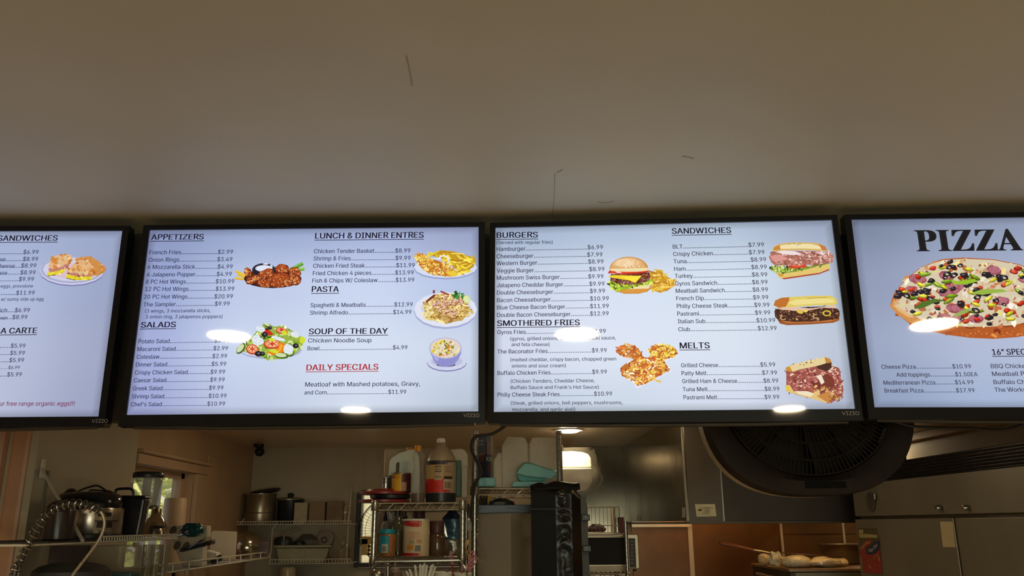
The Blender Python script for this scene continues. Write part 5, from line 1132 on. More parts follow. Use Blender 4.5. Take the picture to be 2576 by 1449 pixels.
for q in range(7): band(mb, jc, JYm, 20*mpp(JYm), -24+q*4, -22+q*4, jz_(1374), jz_(1387), (50, 44, 50), 1, .0024)
mb.build('jar_label', colattr_mat('label_ink', 0, 0.5), t, recalc=False)
# canister
CYc = 4.03; cR = 33*mpp(CYc); cc = at(1046, 1350, CYc).x; cz = lambda y: at(1046, y, CYc).z
t = thing('cocoa_canister', 'big white and red canister in the middle of the rack', 'canister', (cc, CYc, zz))
pl(1046, CYc, [(32.5, 1398), (33, 1396), (33, 1310), (32.5, 1309)], zb=zz, n=36).build('canister_body', mat('canister_white', lin((214, 192, 152)), 0.45, 0, 0.04, 20), t, smooth=True)
pl(1046, CYc, [(33.5, 1310.5), (34.5, 1309.5), (34.5, 1306), (33, 1305)], n=36).build('lid', whitep, t, smooth=True)
mb = MB(); nb = 14
for i in range(nb):
    q0, q1 = -88+176*i/nb, -88+176*(i+1)/nb; w0_ = 1323+2.5*math.sin(math.radians(q0*2.2+70)); w1_ = 1323+2.5*math.sin(math.radians(q1*2.2+70))
    Pq = lambda a, z, e=.0009: (cc+(cR+e)*math.sin(math.radians(a)), CYc-(cR+e)*math.cos(math.radians(a)), z)
    mb.poly([Pq(q0, cz(w0_)), Pq(q1, cz(w1_)), Pq(q1, cz(1310.5)), Pq(q0, cz(1310.5))], lin((186, 32, 26)))
band(mb, cc, CYc, cR, -88, 88, cz(1390), cz(1397), (180, 22, 22), 14)
for y_ in range(1337, 1356, 2): band(mb, cc, CYc, cR, -30+(y_-1337)*-.3, 24, cz(y_), cz(y_+.8), (214, 150, 130), 5, .0012)
band(mb, cc, CYc, cR, -32, -4, cz(1370), cz(1382), (206, 134, 40), 3, .0014); band(mb, cc, CYc, cR, 2, 26, cz(1371), cz(1386), (120, 118, 100), 3, .0014); band(mb, cc, CYc, cR, 8, 30, cz(1357), cz(1366), (206, 150, 100), 3, .0014); band(mb, cc, CYc, cR, -24, 0, cz(1359), cz(1367), (170, 150, 124), 3, .0014)
mb.build('canister_label', colattr_mat('label_ink', 0, 0.5), t, recalc=False)['kind'] = 'stuff'
label_print('label_print', t, [('Instant Cocoa', -.42, .22, .09, 2.6), ('Drink Mix Powder', -.3, .3, .12, 2.0)], 1046, 1305, 1397, 33, CYc, cR+.0016, (240, 170, 150))
def bottle(name, label, cx_, Y, prof, m_, capprof, capm, zb=zz, extra=None):
    t = thing(name, label, 'bottle', (at(cx_, 1390, Y).x, Y, zb)); pl(cx_, Y, prof, zb=zb, n=24).build('bottle_body', m_, t, smooth=True)
    if capprof: pl(cx_, Y, capprof, n=20).build('cap', capm, t, smooth=True)
    return t
dglass = mat('dark_glass', (0.05, 0.045, 0.035), 0.08)
t = bottle('sauce_bottle', 'glass bottle with a black cap behind the teal lid jar', 1000, 4.16, [(17, 1396), (17, 1345), (17, 1328), (14, 1314), (9, 1304), (8, 1297)], mat('syrup_glass', (0.12, 0.10, 0.06), 0.06), [(8.5, 1298), (8.5, 1284), (7.5, 1283)], blackm)
mb = MB(); band(mb, at(1000, 1360, 4.16).x, 4.16, 17*mpp(4.16), -80, 80, at(1000, 1343, 4.16).z, at(1000, 1385, 4.16).z, (128, 108, 78), 10); mb.build('bottle_label', colattr_mat('label_ink', 0, 0.5), t, recalc=False)
bottle('sauce_bottle', 'slim bottle with a maroon cap just left of the canister', 1016, 4.30, [(9, 1396), (9, 1320), (7, 1305), (6, 1298)], dglass, [(7, 1299), (7, 1288), (6, 1287)], darkred)
bottle('spice_jar', 'jar with a wide maroon lid standing behind the canister', 1054, 4.26, [(16, 1396), (16, 1310), (13, 1302)], dglass, [(15.5, 1303), (15.5, 1286), (14, 1284)], darkred)
bottle('preserve_jar', 'brown glass jar with a dark maroon lid between canister and blue bag', 1099, 4.08, [(20, 1397), (21, 1392), (21, 1355), (19, 1344), (15, 1340)], mat('amber_glass', (0.10, 0.055, 0.03), 0.08), [(17.5, 1341), (18, 1338), (18, 1312), (16.5, 1310)], darkred)
bottle('dressing_bottle', 'small squeeze bottle with a black nozzle behind the teal lid jar', 969, 4.26, [(13, 1396), (13, 1330), (11, 1318), (6, 1310)], mat('grey_squeeze', (0.34, 0.29, 0.22), 0.4), [(6, 1311), (5, 1303), (2, 1290), (1, 1286)], blackm)
o = bagmesh(970, 4.40, [(20, 1345), (24, 1330), (20, 1300), (20, 1292)], zz, 9, .15, yf=.2).build('foil_pouch', mat('pale_pouch', (0.35, 0.28, 0.22), 0.3), smooth=True); tag(o, 'pale upright pouch at the back of the middle shelf', 'pouch')
t = thing('snack_bag', 'tall blue and silver snack bag at the end of the middle shelf', 'bag', (at(1138, 1390, 4.19).x, 4.19, zz))
def bagpart(y0, y1, w0, w1, seed, m_, nm, yo=0.0, amp=.2):
    mb = MB(); Y = 4.19
    def fn(u, v):
        py = y0+(y1-y0)*v; w = w0+(w1-w0)*v; a = u*2*PI; d = 1+amp*mnoise.noise(Vector((math.cos(a)*2+seed, math.sin(a)*2, py*.07)))
        c = at(1138+1.5*math.sin(py*.11), py, Y); return (c.x+w*mpp(Y)*d*math.cos(a), Y+yo+w*mpp(Y)*.45*d*math.sin(a), c.z if not (nm == 'lower_half' and v == 0) else zz)
    mb.grid(fn, 28, 12); return mb.build(nm, m_, t, smooth=True)
bagpart(1396, 1356, 22, 21, 1, mat('clear_window_film', (0.22, 0.18, 0.12), 0.12, 0.2, 0.4, 30), 'lower_half')
bagpart(1357, 1305, 21, 24, 1, mat('blue_foil', lin((60, 88, 104)), 0.22, 0.4), 'label_band', amp=.22); bagpart(1306, 1283, 24, 8, 1, mat('dark_blue_foil', lin((26, 40, 62)), 0.25, 0.3), 'folded_top', amp=.3)
mb = MB(); a = at(1118, 1300, 4.02); mb.poly([at(1117, 1310, 4.12), at(1124, 1330, 4.11), at(1126, 1352, 4.12), at(1118, 1345, 4.12)]); mb.build('silver_edge', mat('silver_foil', (0.65, 0.62, 0.55), 0.2, 0.6), t, solid=0.002)
# yellow basket
t = thing('yellow_basket', 'yellow plastic basket with square holes at the end of the middle shelf', 'basket', (at(925, 1398, 4.3).x, 4.3, zz))
mb = MB(); a, b = at(908, 1352, 4.2), at(948, 1400, 4.2); hz = a.z-zz; ym = mat('yellow_plastic', (0.50, 0.28, 0.02), 0.4)
for i in range(5):
    for sy_, dy in ((4.2, 0.003), (4.3, 0.003)): mb.box(a.x+0.007+(b.x-a.x-0.014)*i/4-0.004, a.x+0.007+(b.x-a.x-0.014)*i/4+0.004, sy_, sy_+dy, zz, zz+hz)
for j in range(5): mb.box(a.x+0.003, b.x, 4.2, 4.203, zz+hz*j/4.6, zz+hz*j/4.6+0.010).box(a.x+0.003, a.x+0.006, 4.2, 4.3, zz+hz*j/4.6, zz+hz*j/4.6+0.010)
mb.box(a.x+0.003, b.x, 4.2, 4.3, zz, zz+0.003); mb.box(a.x+0.004, a.x+0.032, 4.199, 4.202, zz, zz+hz).box(a.x+0.004, b.x, 4.199, 4.202, zz+hz*.62, zz+hz); mb.build('basket_body', ym, t)
MB().box(a.x-0.002, b.x, 4.196, 4.206, zz+hz-0.008, zz+hz+0.004).box(a.x-0.002, a.x+0.008, 4.206, 4.3, zz+hz-0.008, zz+hz+0.004).build('rim', ym, t, bevel=0.002)
# ---- window with a fan in it behind the rack
wx0, wx1 = at(908, 1340, KBACK).x, at(938, 1340, KBACK).x; wz0_, wz1_ = at(930, 1416, KBACK).z, at(930, 1240, KBACK).z
w3 = bpy.data.objects.new('window_3', None); COL.objects.link(w3); w3.location = ((wx0+wx1)/2, KBACK, wz0_); ROOTLOC['window_3'] = w3.location.copy(); w3['kind'] = 'structure'
fm = mat('black_frame', (0.03, 0.026, 0.022), 0.5); lx0 = at(893, 1340, KBACK-.03).x; rx1 = at(1160, 1420, KBACK-.03).x
MB().box(lx0, wx0, KBACK-0.03, KBACK+0.02, wz0_-0.03, wz1_).box(wx0, rx1, KBACK-0.03, KBACK+0.02, wz0_-0.026, wz0_).box(wx0, rx1, KBACK-0.03, KBACK+0.02, wz1_, wz1_+.02).build('window_frame', fm, w3)
MB().box(wx0, rx1, KBACK-0.042, KBACK-0.03, wz0_-0.03, wz0_-0.026).build('sill_edge', chrome, w3)
MB().box(wx0, wx1, KBACK-0.006, KBACK-0.003, wz0_, wz1_).build('pane', film('window_glass', (0.7, 0.75, 0.7), 0.95, 0.1), w3)
t = thing('window_fan', 'black wire-guarded fan standing against the bright back window', 'fan', (at(985, 1335, 6.1).x, 6.1, bz2))
c = at(984, 1335, 6.1); 
for q in (1.0, 0.955, 0.8, 0.6, 0.4, 0.2): MB().tube([(c.x+0.225*q*math.cos(a*PI/24), 6.1-0.03*(1-q*q), c.z+0.225*q*math.sin(a*PI/24)) for a in range(48)], 0.004 if q == 1 else 0.0016, 5, closed=True).build('guard_ring', blackm, t)
mb = MB()
for i in range(60): a = 2*PI*i/60; mb.tube([(c.x+0.03*math.cos(a), 6.07, c.z+0.03*math.sin(a)), (c.x+0.13*math.cos(a), 6.078, c.z+0.13*math.sin(a)), (c.x+0.225*math.cos(a), 6.1, c.z+0.225*math.sin(a))], 0.0013, 4)
o = mb.build('guard_wires', blackm, t); o['kind'] = 'stuff'
MB().tube([(c.x, 6.12, c.z-0.22), (c.x, 6.12, bz2)], 0.012, 8).build('stand', blackm, t); MB().tube([(c.x, 6.08, c.z), (c.x, 6.16, c.z)], 0.05, 16).build('motor', blackm, t, smooth=True)
# ---- items on the pass counter
zp = 1.301; PY = 3.55
t = thing('sugar_shaker', 'shiny domed metal top of a shaker at the near corner of the pass', 'shaker', (at(948, 1445, PY).x, PY, zp))
pl(948, PY, [(16, 1520), (17, 1455), (17, 1449)], zb=zp, n=28).build('glass_body', glassm, t, smooth=True)
pl(948, PY, [(18.5, 1452), (18.5, 1447), (17, 1446), (17.5, 1442), (15.5, 1440), (12, 1435), (5, 1431.5), (0.1, 1431)], n=28).build('dome_lid', chrome, t, smooth=True)
t = bottle('sauce_bottle', 'brown squeeze bottle with a pointed nozzle beside the shaker', 993, PY, [(17, 1520), (17, 1447), (15, 1440)], mat('brown_squeeze', (0.14, 0.075, 0.05), 0.4), [(12, 1441), (12, 1431), (10, 1428), (3, 1426), (2.2, 1412), (1.4, 1405), (0.4, 1402)], mat('grey_brown_cap', (0.22, 0.16, 0.13), 0.4), zb=zp)
wf_ = MB().tube([at(929, 1452, 3.5), at(938, 1430, 3.5), at(946, 1414, 3.5), at(950, 1412.5, 3.5), at(1050, 1411.5, 3.5), at(1154, 1409, 3.5), at(1160, 1412, 3.5), at(1172, 1436, 3.5), at(1176, 1452, 3.5)], 0.0035, 6)
a, b = at(929, 1452, 3.5), at(1176, 1452, 3.5); wf_.tube([a, (a.x, 3.5, zp)], 0.0035, 6).tube([b, (b.x, 3.5, zp)], 0.0035, 6)
o = wf_.build('wire_hoop', chrome, smooth=True); tag(o, 'bent wire hoop standing on the pass counter over the cups', 'wire frame')
# white wrapped cutlery / straws
hold = thing('straw_holder', 'dark round holder full of white paper straws', 'holder', (at(1055, 1500, PY).x, PY, zp))
pl(1055, PY, [(26, 1560), (28, 1470), (27, 1470), (25, 1555)], zb=zp, n=24).build('holder_cup', blackm, hold, smooth=True)
wp = mat('white_paper', (0.80, 0.76, 0.62), 0.5)
for i, (x, y) in enumerate([(1022, 1436), (1030, 1431), (1044, 1421), (1057, 1419), (1064, 1421), (1068, 1417), (1074, 1421), (1086, 1421), (1090, 1419), (1096, 1424)]):
    b0 = at(1050+i*2.2, 1500, PY-0.02+0.012*(i % 3)); e0 = at(x, y, PY-0.03+0.016*(i % 3)); d_ = (e0-b0).normalized(); sx = Vector((1, 0, 0)); w = 0.0048
    mb = MB(); mb.prism([b0-sx*w, b0+sx*w, e0+sx*w*0.9-d_*0.004, e0+sx*w*.4, e0-sx*w*.6, e0-sx*w*0.9-d_*0.003], (0, 0.003, 0))
    o = mb.build('paper_straw', wp, loc=tuple(b0)); tag(o, ['white paper straw leaning furthest towards the sauce bottle', 'white paper straw second from the sauce bottle side, low and slanted', 'white paper straw with a pointed tip, third from the sauce bottle side', 'white paper straw fourth from the sauce bottle side, nearly upright', 'thin white paper straw at the middle of the fan', 'tallest white paper straw in the fan', 'white paper straw just past the tallest one', 'broad white paper straw fourth from the paper cup side', 'white paper straw third from the paper cup side', 'white paper straw leaning furthest towards the paper cups'][i], 'straw', 'paper wrapped straws in the holder')
def cup(cx_, ytop, hw, label, Y=PY):
    t = thing('paper_cup', label, 'cup', (at(cx_, ytop, Y).x, Y, zp)); pl(cx_, Y, [(hw*.7, 1520), (hw*.96, ytop+3), (hw*.96, ytop+1), (hw*.9, ytop+1), (hw*.66, 1515)], zb=zp, n=28).build('cup_wall', wp, t, smooth=True)
    c_ = at(cx_, ytop+1, Y); r = hw*mpp(Y); MB().tube([(c_.x+r*math.cos(a*PI/16), Y+r*math.sin(a*PI/16), c_.z) for a in range(32)], 0.0016, 6, closed=True).build('rolled_rim', wp, t, smooth=True); return t
cup(1114, 1438, 22, 'white paper cup holding one black handle, beside the straws'); cup(1164, 1441, 23, 'white paper cup holding the pink slotted spatula')
def slotted(px, col_m, name, label, pts, hw, slots=True, Y=PY, handle=None, cat='spatula'):
    t = thing(name, label, cat, at(*pts[0], Y)); a = [at(x, y, Y) for x, y in pts]
    d_ = (a[1]-a[0]).normalized(); n_ = Vector((d_.z, 0, -d_.x)); L = (a[1]-a[0]).length; w = hw*mpp(Y); mb = MB()
    def rail(q0, q1, o0, o1, th): mb.prism([a[0]+d_*L*q0+n_*(o0-th), a[0]+d_*L*q1+n_*(o1-th), a[0]+d_*L*q1+n_*(o1+th), a[0]+d_*L*q0+n_*(o0+th)], (0, 0.004, 0))
    if slots:
        rail(0, .3, -w*.3, -w*.8, w*.22); rail(.3, .8, -w*.8, -w*.8, w*.22); rail(.8, 1, -w*.8, -w*.2, w*.22); rail(0, .3, w*.3, w*.8, w*.22); rail(.3, .8, w*.8, w*.8, w*.22); rail(.8, 1, w*.8, w*.2, w*.22); rail(0, 1, 0, 0, w*.16)
    else: mb.prism([a[0]-n_*w*.5, a[0]+d_*L*.2-n_*w, a[0]+d_*L*.85-n_*w, a[1]-n_*w*.5, a[1]+n_*w*.5, a[0]+d_*L*.85+n_*w, a[0]+d_*L*.2+n_*w, a[0]+n_*w*.5], (0, 0.004, 0))
    mb.build('spatula_head', col_m, t)
    MB().tube([a[0], handle or at(pts[2][0], pts[2][1], Y)], 0.0035, 8).build('handle', col_m, t, smooth=True)
pinkp = mat('pink_silicone', (0.50, 0.09, 0.13), 0.4)
slotted(0, pinkp, 'slotted_spatula', 'pink slotted spatula standing in the paper cup', [(1176, 1432), (1197, 1404), (1168, 1500)], 8)
slotted(0, pinkp, 'slotted_spatula', 'second pink spatula head behind the pink slotted one', [(1180, 1415), (1193, 1386), (1168, 1500)], 7, Y=PY+0.03)
slotted(0, redp, 'red_spatula', 'narrow red spatula standing between the two paper cups', [(1138, 1420), (1133, 1386), (1146, 1500)], 3.5, False)
slotted(0, redp, 'red_handle_tool', 'short red handled tool poking out of the pink spatula cup', [(1162, 1438), (1163, 1424), (1162, 1500)], 3, False, cat='utensil')
slotted(0, blackm, 'black_handle_tool', 'short black handled tool in the cup beside the straws', [(1124, 1442), (1126, 1432), (1120, 1500)], 4, False, cat='utensil')
slotted(0, mat('yellow_silicone', (0.55, 0.30, 0.03), 0.4), 'yellow_spatula', 'yellow spatula tip hanging between the two wire racks', [(1170, 1374), (1179, 1359), (1184, 1415)], 4, False, Y=4.02)
t = bottle('small_jar', 'small clear bottle hanging between the two wire racks', 1178, 4.1, [(8, 1336), (9, 1332), (9, 1314), (5, 1308)], glassm, [(5, 1309), (5, 1304)], whitep, zb=at(1178, 1336, 4.1).z)
MB().tube([at(1178, 1304, 4.1), at(1180, 1280, 4.12), at(1192, 1262, 4.24)], 0.0012, 5).build('string', cab, t)
# ================================================================ TALLER RACK ITEMS
zb0 = zB+0.001
t = thing('cereal_box', 'tall blue cereal box at the tall rack post', 'box', (at(1220, 1200, 4.5).x, 4.5, zb0))
c0_, c1_, c2_ = at(1199, 1150, 4.52), at(1222, 1150, 4.44), at(1241, 1150, 4.50)
zt_ = at(1220, 1092, 4.46).z; dx_ = (c2_-c1_); dx_.z = 0; dl_ = (c0_-c1_); dl_.z = 0
P0 = Vector((c1_.x, c1_.y, zb0)); A_, B_ = dx_, dl_
mb = MB(); mb.prism([P0, P0+A_, P0+A_+B_, P0+B_], (0, 0, zt_-zb0)); mb.build('box_body', mat('cereal_blue', lin((30, 54, 92)), 0.35), t)
mb = MB(); sq = MB()
def cer(u0, v0, u1, v1, col, side=0, e=0.001):
    D = (A_ if side == 0 else B_); nrm = D.cross(Vector((0, 0, 1))).normalized(); nrm = nrm if nrm.y < 0 else -nrm; Hh = zt_-zb0
    p = [P0+D*u+Vector((0, 0, Hh*v))+nrm*e for u, v in ((u0, v0), (u1, v0), (u1, v1), (u0, v1))]; mb.poly(p, lin(col))
cer(0.0, 0.0, .8, .17, (170, 130, 70)); cer(.62, .05, .98, .98, (150, 140, 112), e=.0006); cer(.1, .62, .6, .86, (120, 70, 60)); cer(.2, .3, .55, .42, (110, 50, 56)); cer(.15, .5, .7, .66, (110, 66, 60), 1); cer(.2, .25, .7, .42, (70, 40, 50), 1); cer(.2, .8, .8, .83, (120, 120, 130), 1); cer(.2, .86, .7, .89, (120, 120, 130), 1)
nrm = A_.cross(Vector((0, 0, 1))).normalized(); nrm = nrm if nrm.y < 0 else -nrm
L_ = A_.length; text_on(mb, 'KRI', (0.05*L_, (zt_-zb0)*.50), (.95*L_, (zt_-zb0)*.50), 0.022, lambda u, v: tuple(P0+A_*(u/L_)+Vector((0, 0, v))+nrm*0.0016), lin((205, 200, 175)), bold=.03)
nrb = B_.cross(Vector((0, 0, 1))).normalized(); nrb = nrb if nrb.y < 0 else -nrb; LB = B_.length
text_on(mb, 'RICE', (0.25*LB, (zt_-zb0)*.86), (.75*LB, (zt_-zb0)*.86), 0.010, lambda u, v: tuple(P0+B_*(1-u/LB)+Vector((0, 0, v))+nrb*0.0016), lin((150, 150, 160)))
mb.build('box_print', colattr_mat('label_ink', 0, 0.5), t, recalc=False)
tq = mat('turquoise_foam', lin((142, 204, 204)), 0.6, 0, 0.06, 40, 0.05)
o = pbox(1202, 1201, 1246, 1224, 4.34, 0.10).build('foam_tray', tq, bevel=0.008); tag(o, 'low turquoise foam tray in front of the cereal box', 'tray')
def outl(pts, Y, d, m_, nm, t=None, bev=0.006):
    mb = MB(); q = [at(x, y, Y) for x, y in pts]; mb.prism(q[::-1], (0, d, 0)); return mb.build(nm, m_, t, bevel=bev)
t = thing('foam_clamshell', 'large white foam clamshell box standing open on the tall rack', 'takeout box', (at(1330, 1220, 4.5).x, 4.5, zb0))
zfix = at(1330, 1236, 4.5)
outl([(1264, 1229), (1262, 1122), (1265, 1117), (1275, 1099), (1280, 1097.5), (1316, 1099), (1322, 1103), (1328, 1118), (1330, 1229)], 4.46, 0.035, foam, 'lid_half', t)
outl([(1334, 1229), (1332, 1118), (1338, 1101), (1342, 1099.5), (1392, 1099), (1398, 1102), (1404, 1118), (1405, 1229)], 4.455, 0.035, foam, 'tray_half', t)
mb = MB()
for i in range(22): y = 1118+i*4.8; mb.tube([at(1327, y, 4.458), at(1335, y, 4.458)], 0.0022, 5)
mb.build('ribbed_hinge', foam, t)
o = outl([(1240, 1229), (1238, 1164), (1246, 1150), (1252, 1139), (1262, 1139), (1270, 1150), (1270, 1229)], 4.53, 0.03, foam, 'foam_clamshell'); tag(o, 'smaller foam clamshell behind the large one, next to the cereal box', 'takeout box')
t = thing('foam_clamshell', 'turquoise foam clamshell lying half open on the tall rack', 'takeout box', (at(1340, 1220, 4.36).x, 4.36, zb0))
outl([(1286, 1225), (1292, 1211), (1345, 1211), (1372, 1211), (1374, 1225)], 4.30, 0.11, tq, 'tray_half', t)
mb = MB(); q = [at(x, y, 4.30) for x, y in [(1299, 1190), (1306, 1180), (1318, 1167), (1324, 1165), (1342, 1168), (1362, 1175), (1405, 1187), (1406, 1198), (1394, 1199), (1384, 1207), (1374, 1203), (1322, 1198)]]
mb.prism(q[::-1], (0.0, 0.10, 0.012)); mb.build('lid_half', tq, t, bevel=0.005)
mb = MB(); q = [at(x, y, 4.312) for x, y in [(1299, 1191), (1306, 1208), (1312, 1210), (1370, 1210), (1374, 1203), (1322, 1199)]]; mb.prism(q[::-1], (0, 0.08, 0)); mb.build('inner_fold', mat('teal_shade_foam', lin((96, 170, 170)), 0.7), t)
# takeout stack in a clear bag, lit from above
t = thing('hanging_takeout_bag', 'brightly lit stack of white foam boxes in a clear bag under the lamp', 'bag', at(1450, 1236, 5.32))
def rrect(x0, y0, x1, y1, r): 
    o = []
    for cx_, cy_, a0 in ((x1-r, y0+r, -90), (x1-r, y1-r, 0), (x0+r, y1-r, 90), (x0+r, y0+r, 180)):
        for k in range(5): a = math.radians(a0+90*k/4); o.append((cx_+r*math.cos(a), cy_+r*math.sin(a)))
    return o
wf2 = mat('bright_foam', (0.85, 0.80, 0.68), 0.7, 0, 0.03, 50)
outl([(1400, 1136), (1440, 1134.5), (1466, 1137), (1480, 1142), (1487, 1152), (1489, 1176), (1400, 1178)], 5.27, 0.20, wf2, 'upper_box', t, 0.01)
mb = MB(); q = []
for x, y in [(1402, 1179), (1490, 1178), (1492, 1190), (1490, 1215), (1480, 1230), (1465, 1234), (1440, 1232), (1420, 1220), (1402, 1200)]: q.append(at(x, y, 5.25+(y-1178)*0.0026))
mb.prism(q[::-1], (0, 0.12, 0.02)); mb.build('lower_box', wf2, t, bevel=0.010)
o = MB()
def fn(u, v):
    y = 1130+v*108; w = 46+8*math.sin(v*PI)+(16*math.exp(-((v-.7)/.2)**2)); a = u*2*PI; c_ = at(1448, y, 5.35)
    rr = (1+0.06*mnoise.noise(Vector((math.cos(a)*3, math.sin(a)*3, v*6))))/((abs(math.cos(a))**3+abs(math.sin(a))**3)**(1/3))
    return (c_.x+w*mpp(5.35)*rr*math.cos(a)*(1.0 if math.cos(a) > 0 else .86), 5.35+0.14*rr*math.sin(a), c_.z)
o.grid(fn, 40, 20); o.build('bag_film', film('thin_clear_film', (0.6, 0.55, 0.45), 0.93, 0.12), t, smooth=True)
MB().tube([at(1420, 1132, 5.30), at(1412, 1118, 5.1), Vector((bx1, BYB, at(1409, 1110, BYB).z)), ], 0.003, 6).build('bag_handle', clearp, t)
# ---- white cabinet behind the tall rack, with bits on top
a, b, c_ = at(1203, 1291, 4.46), at(1284, 1291, 4.36), at(1341, 1291, 4.50)
zt_ = at(1280, 1291, 4.40).z
mb = MB(); mb.prism([(a.x, a.y, 0), (b.x, b.y, 0), (c_.x, c_.y, 0), (c_.x, 4.80, 0), (a.x, 4.80, 0)], (0, 0, zt_)); o = mb.build('white_cabinet', mat('offwhite_cabinet', (0.38, 0.32, 0.23), 0.5, 0, 0.05, 6), bevel=0.003); tag(o, 'plain off-white cabinet standing inside the tall rack', 'cabinet')
bb = mat('navy_box', lin((26, 34, 66)), 0.3)
t = thing('wrap_box', 'long navy blue wrap box lying on the white cabinet', 'box', (at(1270, 1290, 4.52).x, 4.52, zt_))
mb = MB(); q0, q1 = at(1203, 1285, 4.50), at(1340, 1285, 4.50); mb.box(q0.x, q1.x, 4.50, 4.58, zt_+0.001, at(1270, 1270, 4.5).z); mb.build('box_body', bb, t, bevel=0.002)
mb = MB(); h0 = at(1270, 1281, 4.498).z
text_on(mb, 'ROLLS', (at(1203, 1281, 4.498).x, h0), (at(1222, 1281, 4.498).x, h0), 0.010, lambda u, v: (u, 4.498, v), lin((70, 96, 150))); text_on(mb, 'WRAP FILM', (at(1275, 1281, 4.498).x, h0), (at(1310, 1281, 4.498).x, h0), 0.008, lambda u, v: (u, 4.498, v), lin((56, 76, 130)))
mb.build('box_lettering', colattr_mat('label_ink', 0, 0.5), t, recalc=False)
zt2 = at(1270, 1270, 4.5).z
o = bagmesh(1262, 4.54, [(34, 1270), (30, 1262), (12, 1254)], zt2+0.001, 5, .2, yf=.3).build('dark_cloth', blackm, smooth=True); tag(o, 'dark folded cloth on the navy wrap box', 'cloth')
for x, m_, lb in ((1231, mat('yellow_bottle', (0.65, 0.42, 0.04), 0.3), 'small yellow bottle glimpsed below the tall rack shelf'), (1250, whitep, 'small white bottle glimpsed below the tall rack shelf')):
    o = pl(x, 4.62, [(4, 1275), (4.5, 1262), (4, 1246), (2, 1243)], zb=zt_+0.001, n=14).build('small_bottle', m_, smooth=True); tag(o, lb, 'bottle')
for x in (1210, 1218, 1226):
    o = pl(x, 4.68, [(5, 1275), (5, 1256), (3, 1250), (3, 1244)], zb=zt_+0.001, n=14).build('dark_bottle', dglass, smooth=True); tag(o, 'small dark bottle %s on the white cabinet' % {1210: 'nearest the tall rack post', 1218: 'in the middle of the row of three', 1226: 'beside the yellow bottle'}[x], 'bottle', 'small dark bottles on the white cabinet')
# ---- black wrapped bundle
t = thing('black_thermal_bag', 'tall black plastic-wrapped bag with shiny wrinkles at the tall rack', 'bag', (at(1405, 1400, 4.05).x, 4.05, 1.0))
bagm = mat('black_wrap', (0.012, 0.011, 0.010), 0.30, 0, 0.2, 6, 0.1, spec=0.5)
KY = 4.02; bl_, br_ = at(1337, 1400, KY).x, at(1442, 1400, KY).x; zt_ = at(1400, 1212, KY).z; bx2_ = at(1480, 1400, KY+0.16).x
random.seed(8)
def fn(u, v):
    # plan outline: front from left to corner, then the side going back
    z = 1.0+(zt_-1.0)*v; py = 1212+(1-v)*(zt_-1.0)/mpp(KY)
    if u < .66: q = u/.66; x = bl_+(br_-bl_)*q; y = KY; w = math.exp(-((q-.80)/.13)**2)
    else: q = (u-.66)/.34; x = br_+(bx2_-br_)*q; y = KY+0.16*q; w = math.exp(-(q/.25)**2)*.35
    wp_ = mnoise.noise(Vector((x*9, 1, z*4)))
    fold = (1-2.2*abs(mnoise.noise(Vector((x*6+wp_*.5, wp_*.6, z*24+x*13+wp_*1.5)))))*0.0075+mnoise.noise(Vector((x*24, 3+wp_, z*5)))*0.008+mnoise.noise(Vector((x*28, 9, z*48-x*20)))*0.0028
    wr = fold*(w+0.05); big = mnoise.noise(Vector((x*6, 7, z*5)))*0.012
    t_ = max(0, (v-.93)/.07); y += 0.05*t_*t_; z -= 0.035*t_*abs(mnoise.noise(Vector((x*9, 0, 1))))*2
    if u > .66: z -= 0.075*((u-.66)/.34)*v**8
    return (x, y-wr-big, z)
mb = MB(); mb.grid(lambda u, v: fn(u*.40, v), 30, 90); mb.build('matt_front', mat('black_matt_wrap', (0.010, 0.009, 0.008), 0.55, 0, 0.2, 6, spec=0.15), t, smooth=True)
mb = MB(); mb.grid(lambda u, v: fn(.40+u*.60, v), 60, 160); mb.build('shiny_wrap', bagm, t, smooth=True)
MB().box(bl_+0.01, br_-0.005, KY+0.06, KY+0.20, 1.0, zt_-0.05).build('bag_core', blackm, t, bevel=0.01)
mb = MB()
def fn2(u, v): a = v*PI; x = bl_+0.012+(br_-bl_+0.03)*u; return (x, KY+0.012+0.055*(1-math.cos(a)), zt_-0.035+0.045*math.sin(a)*(0.8+0.8*mnoise.noise(Vector((x*7, 0, 0)))))
mb.grid(fn2, 30, 8); mb.build('bag_top_fold', mat('black_matt_wrap', (0.010, 0.009, 0.008), 0.55, 0, 0.2, 6, spec=0.15), t, smooth=True, solid=0.004)
MB().box(bl_+0.0, br_-0.045, KY-0.0135, KY-0.011, at(1380, 1281, KY).z, at(1380, 1280, KY).z).build('wrap_crease', blackm, t)
st_ = [(1460, 1244), (1474, 1246), (1484, 1449), (1496, 1560), (1478, 1560), (1466, 1449)]
mb = MB(); q = [at(x, y, 4.03) for x, y in st_]; mb.prism(q[::-1], (0, 0.004, 0)); mb.build('woven_strap', mat('grey_webbing', (0.10, 0.105, 0.105), 0.7, 0, 0.4, 260), t)
for y in (1302, 1380):
    q0, q1 = at(1461+(y-1244)*.035, y-8, 4.02), at(1482+(y-1244)*.04, y+8, 4.02); MB().box(q0.x, q1.x, 4.018, 4.034, q1.z, q0.z).build('strap_clip', blackm, t, bevel=0.003)
    pl((1471+(y-1244)*.04), 4.017, [(2.6, y+3), (2.8, y), (1, y-3)], n=10).build('clip_button', chrome, t, smooth=True)
